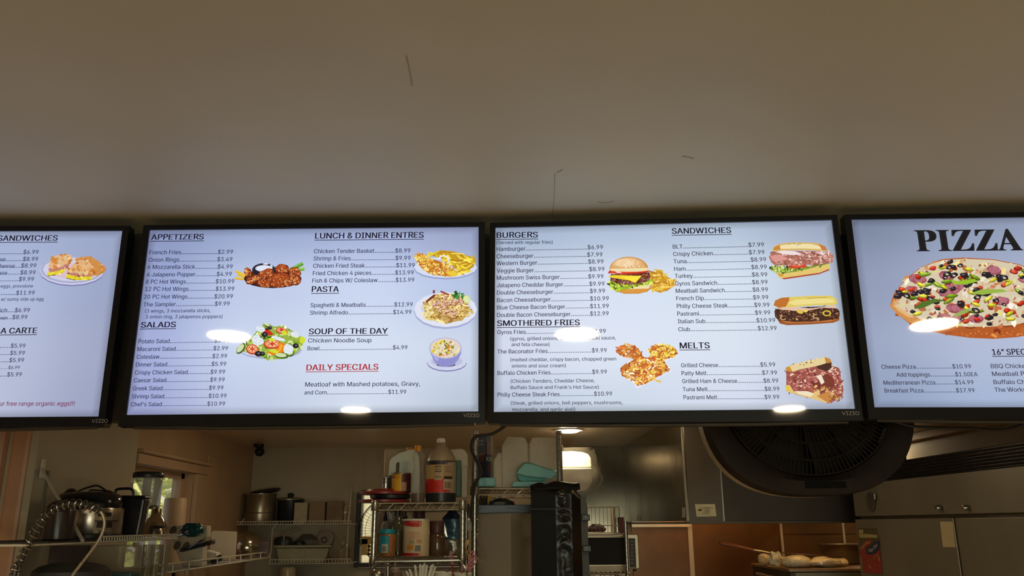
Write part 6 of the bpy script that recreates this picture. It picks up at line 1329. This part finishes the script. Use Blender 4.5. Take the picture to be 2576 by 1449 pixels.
# ---- toaster oven on the low rack
TY = 4.80; zt0 = zC+0.002
t = thing('toaster_oven', 'silver toaster oven with a dark glass door on the low rack', 'oven', (at(1540, 1440, TY).x, TY+.12, zt0))
q0, q1 = at(1462, 1441, TY), at(1606, 1343, TY); zt1 = q1.z
MB().box(q0.x, q1.x, TY, TY+0.26, zt0+0.012, zt1).build('body', mat('oven_silver', (0.50, 0.40, 0.27), 0.35, 0.6), t, bevel=0.006)
MB().box(at(1466, 1390, TY).x, at(1574, 1390, TY).x, TY-0.008, TY-0.001, at(0, 1421, TY).z if False else at(1500, 1421, TY).z, at(1500, 1352, TY).z).build('glass_door', mat('black_glass', (0.018, 0.013, 0.010), 0.5, spec=0.12), t, bevel=0.004)
MB().tube([at(1468, 1346, TY-.03), at(1572, 1347, TY-.03)], 0.006, 10).build('door_handle', chrome, t, smooth=True)
for x in (1470, 1570): MB().tube([at(x, 1346.5, TY-.03), at(x, 1349, TY)], 0.004, 6).build('handle_bracket', chrome, t)
MB().box(at(1582, 1390, TY).x, at(1599, 1390, TY).x, TY-0.004, TY-0.001, at(1590, 1428, TY).z, at(1590, 1354, TY).z).build('control_panel', mat('panel_brown', (0.035, 0.022, 0.014), 0.5), t)
for k in range(7):
    c_ = at(1590, 1362+k*9, TY-.004); MB().box(c_.x-0.006, c_.x+0.006, TY-0.007, TY-0.004, c_.z-0.003, c_.z+0.003).build('button', mat('button_grey', (0.16, 0.13, 0.10), 0.4), t)
MB().box(at(1468, 1390, TY).x, at(1573, 1390, TY).x, TY-0.006, TY-0.001, at(1500, 1438, TY).z, at(1500, 1423, TY).z).build('crumb_tray', mat('tray_tan', (0.30, 0.22, 0.14), 0.4, 0.4), t)
for x in (1470, 1598): c_ = at(x, 1440, TY+.02); MB().lathe((c_.x, TY+.03, zt0-0.001), [(0.008, 0), (0.009, 0.014)], 10).build('foot', blackm, t)
# wire basket and red box on the oven
t = thing('wire_basket', 'dark metal wire basket standing on the toaster oven', 'basket', (at(1518, 1338, TY+.1).x, TY+.1, zt1))
bx_0, bx_1 = at(1478, 1300, TY+.04).x, at(1558, 1300, TY+.04).x; bt_ = at(1518, 1275, TY+.04).z; bm_ = at(1518, 1321, TY+.04).z; gw = mat('grey_wire', (0.40, 0.36, 0.28), 0.35, 0.6)
mb = MB()
for (z, yo) in ((bt_, .04), (zt1+0.006, .04), (bt_, .2), (zt1+0.006, .2)): mb.tube([(bx_0, TY+yo, z), (bx_1, TY+yo, z)], 0.0024, 6)
for z in (bt_, zt1+0.006):
    for x in (bx_0, bx_1): mb.tube([(x, TY+.04, z), (x, TY+.2, z)], 0.0024, 6)
mb.tube([(bx_0+.04, TY+.036, bm_), (bx_1, TY+.036, bm_-.004)], 0.0028, 6)
mb.build('basket_frame', gw, t)
for k in range(9):
    x = bx_0+(bx_1-bx_0)*k/8; MB().tube([(x, TY+.04, zt1+.004), (x, TY+.04, bt_)], 0.0013 if k not in (0, 8) else .0024, 5).build('wire_upright', gw, t)
MB().box(bx_1-0.03, bx_1-0.022, TY+.06, TY+.19, zt1+.008, bt_-.004).build('pale_card', mat('card', (0.30, 0.26, 0.18), 0.6), t)
o = bagmesh(1500, TY+.12, [(20, 1338), (24, 1330), (10, 1318)], zt1+.010, 2, .3).build('dark_rag', mat('rag_red', (0.06, 0.02, 0.018), 0.8), smooth=True); tag(o, 'dark reddish rag lying in the wire basket', 'rag')
o = pbox(1562, 1301, 1576, 1342, TY+.02, 0.10).build('red_carton', mat('dark_red_card', (0.16, 0.02, 0.03), 0.5)); tag(o, 'thin dark red carton between the wire basket and the rack post', 'carton')
# ================================================================ LEFT WALL SHELF ITEMS
zs = zL1-0.003
brush = mat('cooker_steel', (0.52, 0.44, 0.36), 0.25, 0.9, 0.08, 4, stretch=(6, 6, 0.1))
# dark pot nearest the counter end
t = thing('slow_cooker_pot', 'round dark brown pot half hidden behind the coiled hose', 'pot', (at(140, 1350, 2.95).x, 2.95, zs))
pl(143, 2.95, [(30, 1360), (34, 1356), (35, 1290), (32, 1272), (22, 1262), (8, 1258)], zb=zs, n=28).build('pot_body', mat('dark_brown_enamel', (0.045, 0.03, 0.028), 0.25), t, smooth=True)
# pressure cooker
KY2 = 3.28; cR2 = 74*mpp(KY2); kc = at(222, 1320, KY2).x; kz = lambda y: at(222, y, KY2).z
t = thing('pressure_cooker', 'stainless electric cooker with a black lid and wire handle', 'cooker', (kc, KY2, zs))
pl(222, KY2, [(68, 1354), (72, 1350), (74, 1346), (74, 1284), (73, 1279)], zb=zs, n=44).build('cooker_body', brush, t, smooth=True)
pl(222, KY2, [(75, 1352), (76, 1345), (75, 1342)], n=44, zb=zs+0.0005).build('base_ring', blackm, t, smooth=True)
pl(222, KY2, [(75, 1282), (77, 1278), (77, 1264), (74, 1252), (66, 1243), (40, 1238), (0.1, 1237)], n=44).build('lid', mat('gloss_black_lid', (0.014, 0.014, 0.018), 0.15), t, smooth=True)
def arc3(pts, Y, r, nm, m_, t, k=5, closed=False):
    P_ = [at(x, y, Y) if len((x, y)) == 2 else x for x, y in pts]; out = []
    for i in range(len(P_)-1):
        p0, p1, p2, p3 = P_[max(i-1, 0)], P_[i], P_[i+1], P_[min(i+2, len(P_)-1)]
        for j in range(k): q = j/k; out.append(0.5*((2*p1)+(p2-p0)*q+(2*p0-5*p1+4*p2-p3)*q*q+(3*p1-p0-3*p2+p3)*q**3))
    out.append(P_[-1]); return MB().tube(out, r, 8).build(nm, m_, t, smooth=True)
arc3([(190, 1240), (210, 1230), (235, 1222.5), (246, 1222), (256, 1227), (272, 1238)], KY2, 0.0035, 'wire_handle', blackm, t)
arc3([(224, 1241), (226, 1234), (234, 1233), (255, 1234), (266, 1236)], KY2-.02, 0.003, 'lid_grip', blackm, t)
pl(177, KY2, [(18, 1252), (20, 1244), (12, 1234), (7, 1230), (5, 1229)], n=18).build('steam_valve', blackm, t, smooth=True)
pl(270, KY2, [(16, 1250), (18, 1243), (10, 1236), (3, 1233)], n=18).build('lid_latch', blackm, t, smooth=True)
# front control panel, facing the room
Ra = cR2+0.004; mb = MB()
def arcplate(a0, a1, y0, y1, R, n=6):
    P_ = lambda a, z, r: (kc+r*math.sin(math.radians(a)), KY2-r*math.cos(math.radians(a)), z)
    vs, fs = [], []
    for i in range(n+1):
        a = a0+(a1-a0)*i/n
        for r in (R, R+0.004):
            for z in (kz(y1), kz(y0)): vs.append(P_(a, z, r))
    for i in range(n):
        b = i*4; c_ = b+4
        fs += [(b+2, b+3, c_+3, c_+2), (b, c_, c_+1, b+1), (b+1, c_+1, c_+3, b+3), (b, b+2, c_+2, c_)]
    fs += [(0, 1, 3, 2), (n*4, n*4+2, n*4+3, n*4+1)]
    return MB().add(vs, fs)
arcplate(34, 82, 1281, 1348, Ra-0.004).build('control_panel', mat('panel_silver', (0.42, 0.37, 0.30), 0.35, 0.6), t, smooth=True)
arcplate(38, 62, 1290, 1300, Ra).build('display', mat('display_dark', (0.03, 0.025, 0.022), 0.2), t); arcplate(38, 66, 1313, 1328, Ra).build('dial_pad', mat('display_dark', (0.03, 0.025, 0.022), 0.2), t); arcplate(34, 82, 1310, 1312.5, Ra).build('panel_groove', blackm, t)
for a0 in (38, 48, 58): arcplate(a0, a0+4, 1336, 1339, Ra).build('button', chrome, t)
# black fryer bin with loop handle
t = thing('black_fryer', 'square tapering black fryer with a loop handle on top', 'fryer', (at(336, 1345, 3.5).x, 3.5, zs))
mb = MB(); Y = 3.42
pts = [(297, 1252), (364, 1252), (356, 1300), (346, 1347), (304, 1347)]
q = [at(x, y, Y) for x, y in pts]; q[3].z = zs; q[4].z = zs; mb.prism(q[::-1], (0, 0.055, 0)); mb.build('fryer_body', mat('fryer_black', (0.018, 0.017, 0.020), 0.3), t, bevel=0.008)
mb = MB(); q = [at(x, y, Y-0.006) for x, y in [(299, 1246), (364, 1246), (366, 1253), (297, 1253)]]; mb.prism(q[::-1], (0, 0.066, 0)); mb.build('top_rim', blackm, t, bevel=0.004)
arc3([(289, 1250), (291, 1236), (297, 1230.5), (320, 1229), (331, 1231), (335, 1238), (336, 1248)], Y, 0.0055, 'loop_handle', blackm, t)
# blender
BY2 = 3.72; t = thing('blender', 'glass jar blender with a black lid and bronze-lit steel base', 'blender', (at(388, 1345, BY2).x, BY2, zs))
pl(388, BY2, [(31, 1346), (30, 1338), (27, 1322), (20, 1306), (13, 1297), (11, 1284), (10, 1279)], zb=zs, n=28).build('motor_base', mat('blender_steel', (0.48, 0.38, 0.28), 0.18, 0.9), t, smooth=True)
mb = MB(); s2 = mpp(BY2); prof_ = [(6, 1275, 383), (10, 1268, 382), (20, 1240, 378), (30, 1212, 375), (34, 1200, 373)]
vs, fs = [], []; n = 24
for w, y, cx_ in prof_:
    c_ = at(cx_, y, BY2)
    for i in range(n): a = 2*PI*i/n; vs.append((c_.x+w*s2*math.cos(a), BY2+w*s2*math.sin(a), c_.z))
for j in range(len(prof_)-1):
    for i in range(n): fs.append((j*n+i, j*n+(i+1) % n, (j+1)*n+(i+1) % n, (j+1)*n+i))
mb.add(vs, fs); mb.build('glass_jar', film('blender_glass', (0.55, 0.52, 0.42), 0.72, 0.06), t, smooth=True, solid=0.004)
pl(373, BY2, [(36, 1202), (37, 1199), (37, 1192), (34, 1188), (20, 1187)], n=30).build('jar_lid', blackm, t, smooth=True)
pl(386, BY2, [(11, 1281), (12, 1276), (9, 1272), (7, 1271)], n=20).build('jar_collar', chrome, t, smooth=True)
arc3([(340, 1200), (333, 1205), (332, 1225), (345, 1246), (364, 1258)], BY2, 0.005, 'jar_handle', film('blender_glass', (0.55, 0.52, 0.42), 0.72, 0.06), t)
c_ = at(402, 1326, BY2-0.05); MB().box(c_.x-0.022, c_.x+0.020, BY2-0.064, BY2-0.048, c_.z-0.006, c_.z+0.006).build('switch_panel', blackm, t, bevel=0.002)
# paper towel roll by the window
z2 = zL2+0.004
YT = 4.46; o = pl(428, YT, [(26, 1400), (27, 1395), (27, 1256), (25, 1253)], zb=z2, n=32).build('storage_canister', mat('tan_canister', (0.50, 0.34, 0.20), 0.5, 0, 0.04, 8), smooth=True); tag(o, 'plain tan canister standing in front of the window', 'canister')
# cutlery organiser
t = thing('cutlery_organiser', 'white tiered cutlery organiser with round holes on the lower wire shelf', 'organiser', (at(470, 1400, 4.35).x, 4.35, z2))
om = mat('organiser_white', (0.52, 0.45, 0.34), 0.45, 0, 0.05, 10); Y = 4.2
mb = MB(); q = [at(x, y, Y) for x, y in [(414, 1321), (522, 1322), (522, 1350), (512, 1372), (509, 1448), (455, 1448), (436, 1372), (424, 1345)]]
for i in (4, 5): q[i].z = z2
mb.prism(q[::-1], (0, 0.06, 0)); mb.build('organiser_body', om, t, bevel=0.006)
for i, (x, y, ro) in enumerate([(436, 1334, 1.0), (462, 1333, 1.0), (446, 1372, 1.0), (468, 1374, 1.0)]):
    c_ = at(x, y, Y-0.001); n = 20; vs = [(c_.x+0.016*math.cos(2*PI*k/n)+0.008*math.sin(2*PI*k/n), Y-0.0015, c_.z+0.021*math.sin(2*PI*k/n)-0.004*math.cos(2*PI*k/n)) for k in range(n)]
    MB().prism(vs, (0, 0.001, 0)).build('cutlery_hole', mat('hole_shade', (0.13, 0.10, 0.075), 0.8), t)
    MB().tube([Vector(v)+Vector((0, -0.001, 0)) for v in vs], 0.0013, 5, closed=True).build('hole_rim', om, t, smooth=True)
o = bagmesh(482, 4.12, [(10, 1352), (28, 1342), (30, 1330), (16, 1316)], at(482, 1351, 4.12).z, 6, .35, yf=.5).build('teal_wrapper', mat('teal_film', lin((14, 62, 66)), 0.25, 0, 0.3, 20), smooth=True); tag(o, 'crumpled teal plastic wrapper sticking out of the organiser', 'wrapper')
fk = mat('dark_cutlery', (0.05, 0.035, 0.03), 0.15, 0.3)
rr_ = random.Random(3)
t = thing('fork_bundle', 'bundle of dark shiny plastic forks poking out of the organiser', 'forks', at(490, 1375, 4.12))
for k in range(9):
    a = at(456+rr_.uniform(-4, 6), 1384+rr_.uniform(-4, 4), 4.14); b = at(512+rr_.uniform(-8, 20), 1364+rr_.uniform(-6, 12), 4.08+rr_.uniform(-.03, .03)); mb = MB(); mb.tube([a, a.lerp(b, .7), b], [0.003, 0.003, 0.006], 5)
    for dz in (-1, 0, 1): mb.tube([b, b+(b-a).normalized()*0.03+Vector((0, 0, dz*0.006))], 0.0012, 4)
    mb.build('fork', fk, t)
for k in range(3):
    a = at(446+k*3, 1350-k*2, 4.14); b = at(474, 1342-k*3, 4.08); MB().tube([a, b], 0.004, 5).build('fork', fk, t)
t = thing('tape_dispenser', 'white tape dispenser with a black roller on the lower wire shelf', 'dispenser', (at(535, 1415, 4.6).x, 4.6, z2))
mb = MB(); q = [at(x, y, 4.55) for x, y in [(509, 1388), (520, 1384), (545, 1391), (548, 1403), (530, 1412), (510, 1408)]]; mb.prism(q[::-1], (0, 0.06, 0)); mb.build('dispenser_body', whitep, t, bevel=0.004)
MB().tube([at(532, 1412, 4.56), at(557, 1402, 4.56)], 0.016, 14).build('black_roller', blackm, t, smooth=True)
q = [at(512, 1408, 4.57), at(545, 1410, 4.57)]; MB().box(q[0].x, q[1].x, 4.56, 4.60, z2, q[0].z-0.001).build('dispenser_foot', mat('tan_foot', (0.3, 0.24, 0.17), 0.5), t)
# cutting board and bowl
Y = 4.95; q = [at(x, y, Y) for x, y in [(533, 1337), (537, 1335), (592, 1337), (596, 1340), (590, 1430), (524, 1430)]]; q[4].z = z2; q[5].z = z2
mb = MB(); mb.prism(q[::-1], (-0.002, 0.016, 0)); o = mb.build('cutting_board', mat('board_cream', (0.56, 0.45, 0.29), 0.55, 0, 0.04, 12), bevel=0.003); tag(o, 'cream cutting board leaning upright on the lower wire shelf', 'cutting board')
Mx = Matrix.Rotation(math.radians(78), 3, 'X') @ Matrix.Rotation(math.radians(-25), 3, 'Y'); c_ = at(618, 1376, 5.22)
o = MB().lathe(c_, [(0.001, 0.075), (0.03, 0.070), (0.06, 0.052), (0.082, 0.022), (0.088, 0.0), (0.092, -0.002), (0.080, 0.020)], 32, Mx, cap=False).build('mixing_bowl', mat('bowl_steel', (0.42, 0.36, 0.26), 0.16, 0.95), smooth=True); tag(o, 'steel mixing bowl tipped on its side beside the cutting board', 'bowl')
o = pbox(640, 1362, 676, 1398, 5.32, 0.05).build('grey_bundle', mat('grey_brown_cloth', (0.13, 0.10, 0.09), 0.8, 0, 0.3, 30), bevel=0.01); tag(o, 'dark folded bundle past the steel bowl', 'cloth')
# under the upper shelf: clear tubs and tall glasses
zc0 = 1.251
t = thing('clear_tub', 'large clear plastic tub under the upper side shelf', 'tub', (at(275, 1440, 3.2).x, 3.2, zc0))
pl(278, 3.2, [(50, 1500), (54, 1432), (58, 1431), (58, 1428), (54, 1428), (50, 1372), (48, 1372)], zb=zc0, n=32, sq=5).build('tub_wall', film('tub_plastic', (0.32, 0.27, 0.19), 0.5, 0.15), t, smooth=True)
o = pbox(232, 1441, 330, 1560, 3.02, 0.08); o = o.build('teal_crate', mat('dark_teal', lin((36, 66, 70)), 0.5), bevel=0.004, loc=(at(280, 1500, 3.2).x, 3.2, zc0)); tag(o, 'dark teal crate at the bottom below the clear tub', 'crate')
o.location.z += 0.0
gl = film('glass_tumbler', (0.40, 0.34, 0.24), 0.62, 0.05)
for i, x in enumerate((352, 374, 396)):
    Y = 3.45+0.12*i; o = pl(x, Y, [(9, 1560), (10, 1450), (11.5, 1372), (11.5, 1370), (10, 1371), (8.5, 1450)], zb=zc0, n=20).build('tall_glass', gl, smooth=True); tag(o, ['tall clear glass nearest the clear tub, under the upper side shelf', 'tall clear glass in the middle of the row of three', 'tall clear glass nearest the window, last of the row of three'][i], 'glass', 'tall glasses under the upper side shelf')
t = bottle('capped_bottle', 'clear bottle with a white cap right under the upper side shelf', 342, 3.52, [(12, 1540), (13, 1400), (11, 1385), (7, 1374)], glassm, [(8, 1375), (8, 1366), (7, 1364)], whitep, zb=zc0)
o = pbox(108, 1372, 222, 1500, 3.28, 0.02); o = o.build('dark_panel', mat('dark_underside', (0.06, 0.042, 0.045), 0.45, 0.3)); tag(o, 'added dark panel standing for the dark underside and wall below the upper side shelf', 'panel')  # added panel standing in for the dark shelf underside and wall
t = thing('waste_bin', 'black bin with a rounded lid at the lower corner', 'bin', (at(160, 1449, 2.86).x, 2.86, zc0))
pl(160, 2.86, [(84, 1600), (90, 1450), (88, 1436), (74, 1424), (45, 1416), (0.1, 1414)], zb=zc0, n=36).build('lid_dome', mat('bin_black', (0.016, 0.015, 0.015), 0.6), t, smooth=True)
# coiled pre-rinse hose
HY2 = 2.62
t = thing('spray_hose', 'coiled chrome spring hose arching over the side shelf', 'hose', (at(35, 1500, HY2).x, HY2, zc0))
pp = [(30, 1520), (36, 1449), (48, 1420), (60, 1392), (76, 1360), (92, 1330), (112, 1302), (140, 1279), (172, 1268), (205, 1269), (232, 1278), (252, 1287)]
P_ = [at(x, y, HY2) for x, y in pp]; P_[0].z = zc0
def spline(P_, k):
    out = []
    for i in range(len(P_)-1):
        p0, p1, p2, p3 = P_[max(i-1, 0)], P_[i], P_[i+1], P_[min(i+2, len(P_)-1)]
        for j in range(k): q = j/k; out.append(0.5*((2*p1)+(p2-p0)*q+(2*p0-5*p1+4*p2-p3)*q*q+(3*p1-p0-3*p2+p3)*q**3))
    out.append(P_[-1]); return out
cl = spline(P_, 60); L = [0]
for i in range(1, len(cl)): L.append(L[-1]+(cl[i]-cl[i-1]).length)
tot = L[-1]; nco = int(tot/0.0175); hel = []; j = 0; N_ = nco*14
for i in range(N_+1):
    s1 = tot*i/N_
    while j < len(L)-2 and L[j+1] < s1: j += 1
    c_ = cl[j].lerp(cl[j+1], (s1-L[j])/max(1e-9, L[j+1]-L[j])); tn = (cl[j+1]-cl[j]).normalized(); a1 = tn.cross(Vector((0, 1, 0))).normalized(); a2 = Vector((0, 1, 0)); an = 2*PI*i/14
    hel.append(c_+(a1*math.cos(an)+a2*math.sin(an))*0.0135)
MB().tube(hel, 0.0019, 5).build('spring_coil', chrome, t, smooth=True)
MB().tube(cl[::6], 0.0075, 8).build('inner_hose', mat('dark_hose', (0.05, 0.042, 0.035), 0.4, 0.3), t, smooth=True)
P2 = [at(x, y, HY2-0.01) for x, y in [(252, 1287), (259, 1296), (263, 1316), (258, 1340), (244, 1366), (222, 1396), (200, 1424), (182, 1449), (150, 1510)]]
MB().tube(spline(P2, 8), 0.0048, 8).build('flexible_hose', mat('braided_hose', (0.30, 0.25, 0.18), 0.35, 0.6, 0.4, 300), t, smooth=True)
# ================================================================ FAR WALL SHELF ITEMS
zf = zS1+0.002; YF = 6.08
t = thing('stock_pot', 'tall dull steel stock pot on the far upper shelf', 'pot', (at(655, 1308, YF).x, YF, zf))
sp = mat('pot_steel', (0.34, 0.27, 0.19), 0.3, 0.8, 0.1, 8)
pl(652, YF, [(36, 1318), (38, 1312), (38, 1292)], zb=zf, n=36).build('lower_pot', sp, t, smooth=True); pl(654, YF, [(38, 1293), (38.5, 1290), (37, 1289), (37, 1246), (38.5, 1244), (38.5, 1242)], n=36).build('upper_pot', sp, t, smooth=True)
pl(654, YF, [(38.8, 1246), (39.4, 1243), (38, 1241.5)], n=36).build('rim', chrome, t, smooth=True)
o = MB().lathe(at(668, 1240, YF), [(0.09, 0.0), (0.105, 0.012), (0.1, 0.02), (0.088, 0.008)], 32, Matrix.Rotation(math.radians(-9), 3, 'Y'), cap=True).build('frying_pan', mat('dark_pan', (0.05, 0.036, 0.03), 0.4), smooth=True); tag(o, 'dark pan tipped on top of the stock pot', 'pan')
t = thing('crock_pot', 'black lidded cooking pot beside the stock pot', 'pot', (at(726, 1308, YF).x, YF, zf)); YF = 6.14
pl(728, YF, [(26, 1318), (31, 1312), (32, 1262), (33, 1258)], zb=zf, n=32).build('pot_body', mat('navy_black', (0.012, 0.013, 0.018), 0.35), t, smooth=True); pl(728, YF, [(34, 1259), (34, 1256), (28, 1253), (12, 1252)], n=32).build('lid', steeld, t, smooth=True)
pl(731, YF, [(5, 1254), (7, 1249), (8, 1244), (6, 1241), (0.1, 1240)], n=18).build('lid_knob', blackm, t, smooth=True); q0, q1 = at(745, 1263, YF-.02), at(766, 1255, YF-.02); MB().box(q0.x, q1.x, YF-.03, YF-.01, q0.z, q1.z).build('side_handle', blackm, t, bevel=0.004)
for (x0, x1, y0, m_, lb) in ((738, 774, 1264, mat('grey_white_box', (0.38, 0.32, 0.21), 0.6), 'pale box in front of the black pot'), (776, 818, 1262, mat('brown_card', (0.24, 0.16, 0.09), 0.7), 'brown cardboard box next to the pale box'), (821, 863, 1260, mat('brown_card2', (0.20, 0.135, 0.08), 0.7, 0, .2, 14), 'darker cardboard box at the end of the far upper shelf')):
    a, b = at(x0, 1312, 5.965), at(x1, y0, 5.965); o = MB().box(a.x, b.x, 5.965, 6.04, zf, b.z).build('storage_box', m_, bevel=0.003); tag(o, lb, 'box')
t = thing('candy_cane_jar', 'slim pink hooked bottle at the end of the far upper shelf', 'bottle', (at(869, 1314, 5.98).x, 5.98, zf))
pk = mat('pale_pink', (0.42, 0.28, 0.20), 0.5); MB().tube([(at(867, 1300, 5.98).x, 5.98, zf), at(868, 1288, 5.98), at(869, 1276, 5.98), at(872, 1271, 5.98), at(876, 1271, 5.98), at(877, 1276, 5.98)], 0.009, 10).build('hooked_body', pk, t, smooth=True)
MB().tube([at(868, 1291, 5.98), at(868.3, 1287, 5.98)], 0.0115, 10).build('collar', whitep, t, smooth=True)
zf2 = zS2+0.002
t = thing('storage_tote', 'long grey plastic tote on the far lower shelf', 'tote', (at(760, 1414, 6.05).x, 6.05, zf2))
tm = mat('grey_tote', (0.33, 0.30, 0.19), 0.5); mb = MB(); q = [at(x, y, 5.99) for x, y in [(694, 1378), (828, 1378), (818, 1412), (702, 1412)]]; q[2].z = zf2; q[3].z = zf2; mb.prism(q[::-1], (0, 0.20, 0)); mb.build('tote_body', tm, t, bevel=0.006)
a, b = at(690, 1378, 5.98), at(832, 1371, 5.98); MB().box(a.x, b.x, 5.975, 6.20, a.z, b.z).build('tote_rim', tm, t, bevel=0.003)
zt3 = b.z+0.001
rr_ = random.Random(5); dp = mat('dark_cookware', (0.018, 0.02, 0.022), 0.4)
for i, (x, y, w, lb) in enumerate([(712, 1352, 22, 'dark upturned pan on the near end of the grey tote'), (752, 1362, 16, 'low dark lid in the middle of the pile on the grey tote')]):
    Y = 6.06+0.04*i; o = pl(x, Y, [(w, 1370), (w, y+8), (w*.8, y), (w*.2, y-3)], zb=zt3, n=26).build('dark_pan', dp, smooth=True); tag(o, lb, 'pan')
o = MB().tube([at(715, 1342, 6.0), at(752, 1330, 6.0)], 0.007, 8).tube([at(715, 1342, 6.0), (at(712, 1350, 6.0).x, 6.02, zt3)], 0.006, 8).build('ladle_handle', mat('grey_handle', (0.28, 0.22, 0.16), 0.4), smooth=True); tag(o, 'pale handle slanting over the dark pans', 'handle')
o = bagmesh(772, 6.17, [(30, 1371), (28, 1358), (12, 1344)], zt3, 4, .25).build('grey_bag', mat('grey_brown_bag', (0.11, 0.085, 0.07), 0.5), smooth=True); tag(o, 'grey brown bag heaped on the tote behind the dark lid', 'bag')
t = thing('cookie_tin', 'square tin with rounded corners standing on the tote end', 'tin', (at(818, 1370, 6.02).x, 6.02, zt3))
q = [at(x, y, 6.0) for x, y in [(800, 1352), (803, 1338), (810, 1334), (832, 1341), (837, 1347), (833, 1366), (824, 1372), (803, 1369)]]; mb = MB(); mb.prism(q[::-1], (0, 0.05, 0)); mb.build('tin_body', mat('mauve_tin', (0.20, 0.14, 0.115), 0.35), t, bevel=0.004)
mb = MB(); mb.tube([q[i]+Vector((0, -.002, 0)) for i in range(8)], 0.0025, 5, closed=True); mb.build('tin_edge', steeld, t); c_ = at(816, 1358, 5.996); MB().tube([(c_.x+0.018*math.cos(a*PI/12), 5.994, c_.z+0.018*math.sin(a*PI/12)) for a in range(24)], 0.003, 5, closed=True).build('round_badge', blackm, t)
o = bagmesh(852, 6.0, [(20, 1414), (26, 1400), (24, 1378), (14, 1360), (6, 1350)], zf2, 11, .35, yf=.35).build('utensil_bag', film('grey_film', (0.30, 0.25, 0.18), 0.55, 0.12), smooth=True); tag(o, 'clear bag of utensils at the end of the far lower shelf', 'bag')
for a, b, lb in (((834, 1412), (868, 1370), 'long metal tongs slanting in the utensil bag'), ((872, 1408), (876, 1376), 'short metal tongs upright in the utensil bag')):
    t = thing('tongs', lb, 'tongs', at(*a, 5.97)); MB().tube([at(*a, 5.97), at((a[0]+b[0])/2-2, (a[1]+b[1])/2, 5.965), at(*b, 5.97)], [0.006, 0.004, 0.007], 6).build('tong_arm', chrome, t, smooth=True); MB().tube([at(a[0]+5, a[1]+1, 5.98), at((a[0]+b[0])/2+6, (a[1]+b[1])/2, 5.985), at(*b, 5.975)], [0.006, 0.004, 0.007], 6).build('tong_arm', chrome, t, smooth=True)
a, b = at(817, 1416, 6.0), at(832, 1402, 6.0); o = MB().box(a.x, b.x, 5.985, 6.03, zf2, b.z).build('red_packet', mat('dark_red_packet', (0.10, 0.012, 0.012), 0.4), bevel=0.002); tag(o, 'small dark red packet at the foot of the utensil bag', 'packet')
t = thing('soap_jar', 'pale rounded jar on the dark counter below the grey tote', 'jar', (at(722, 1445, 5.8).x, 5.8, bz2))
pl(722, 5.8, [(18, 1470), (19, 1440), (18, 1431), (14, 1427)], zb=bz2, n=24).build('jar_body', mat('cream_jar', (0.36, 0.28, 0.18), 0.25), t, smooth=True)
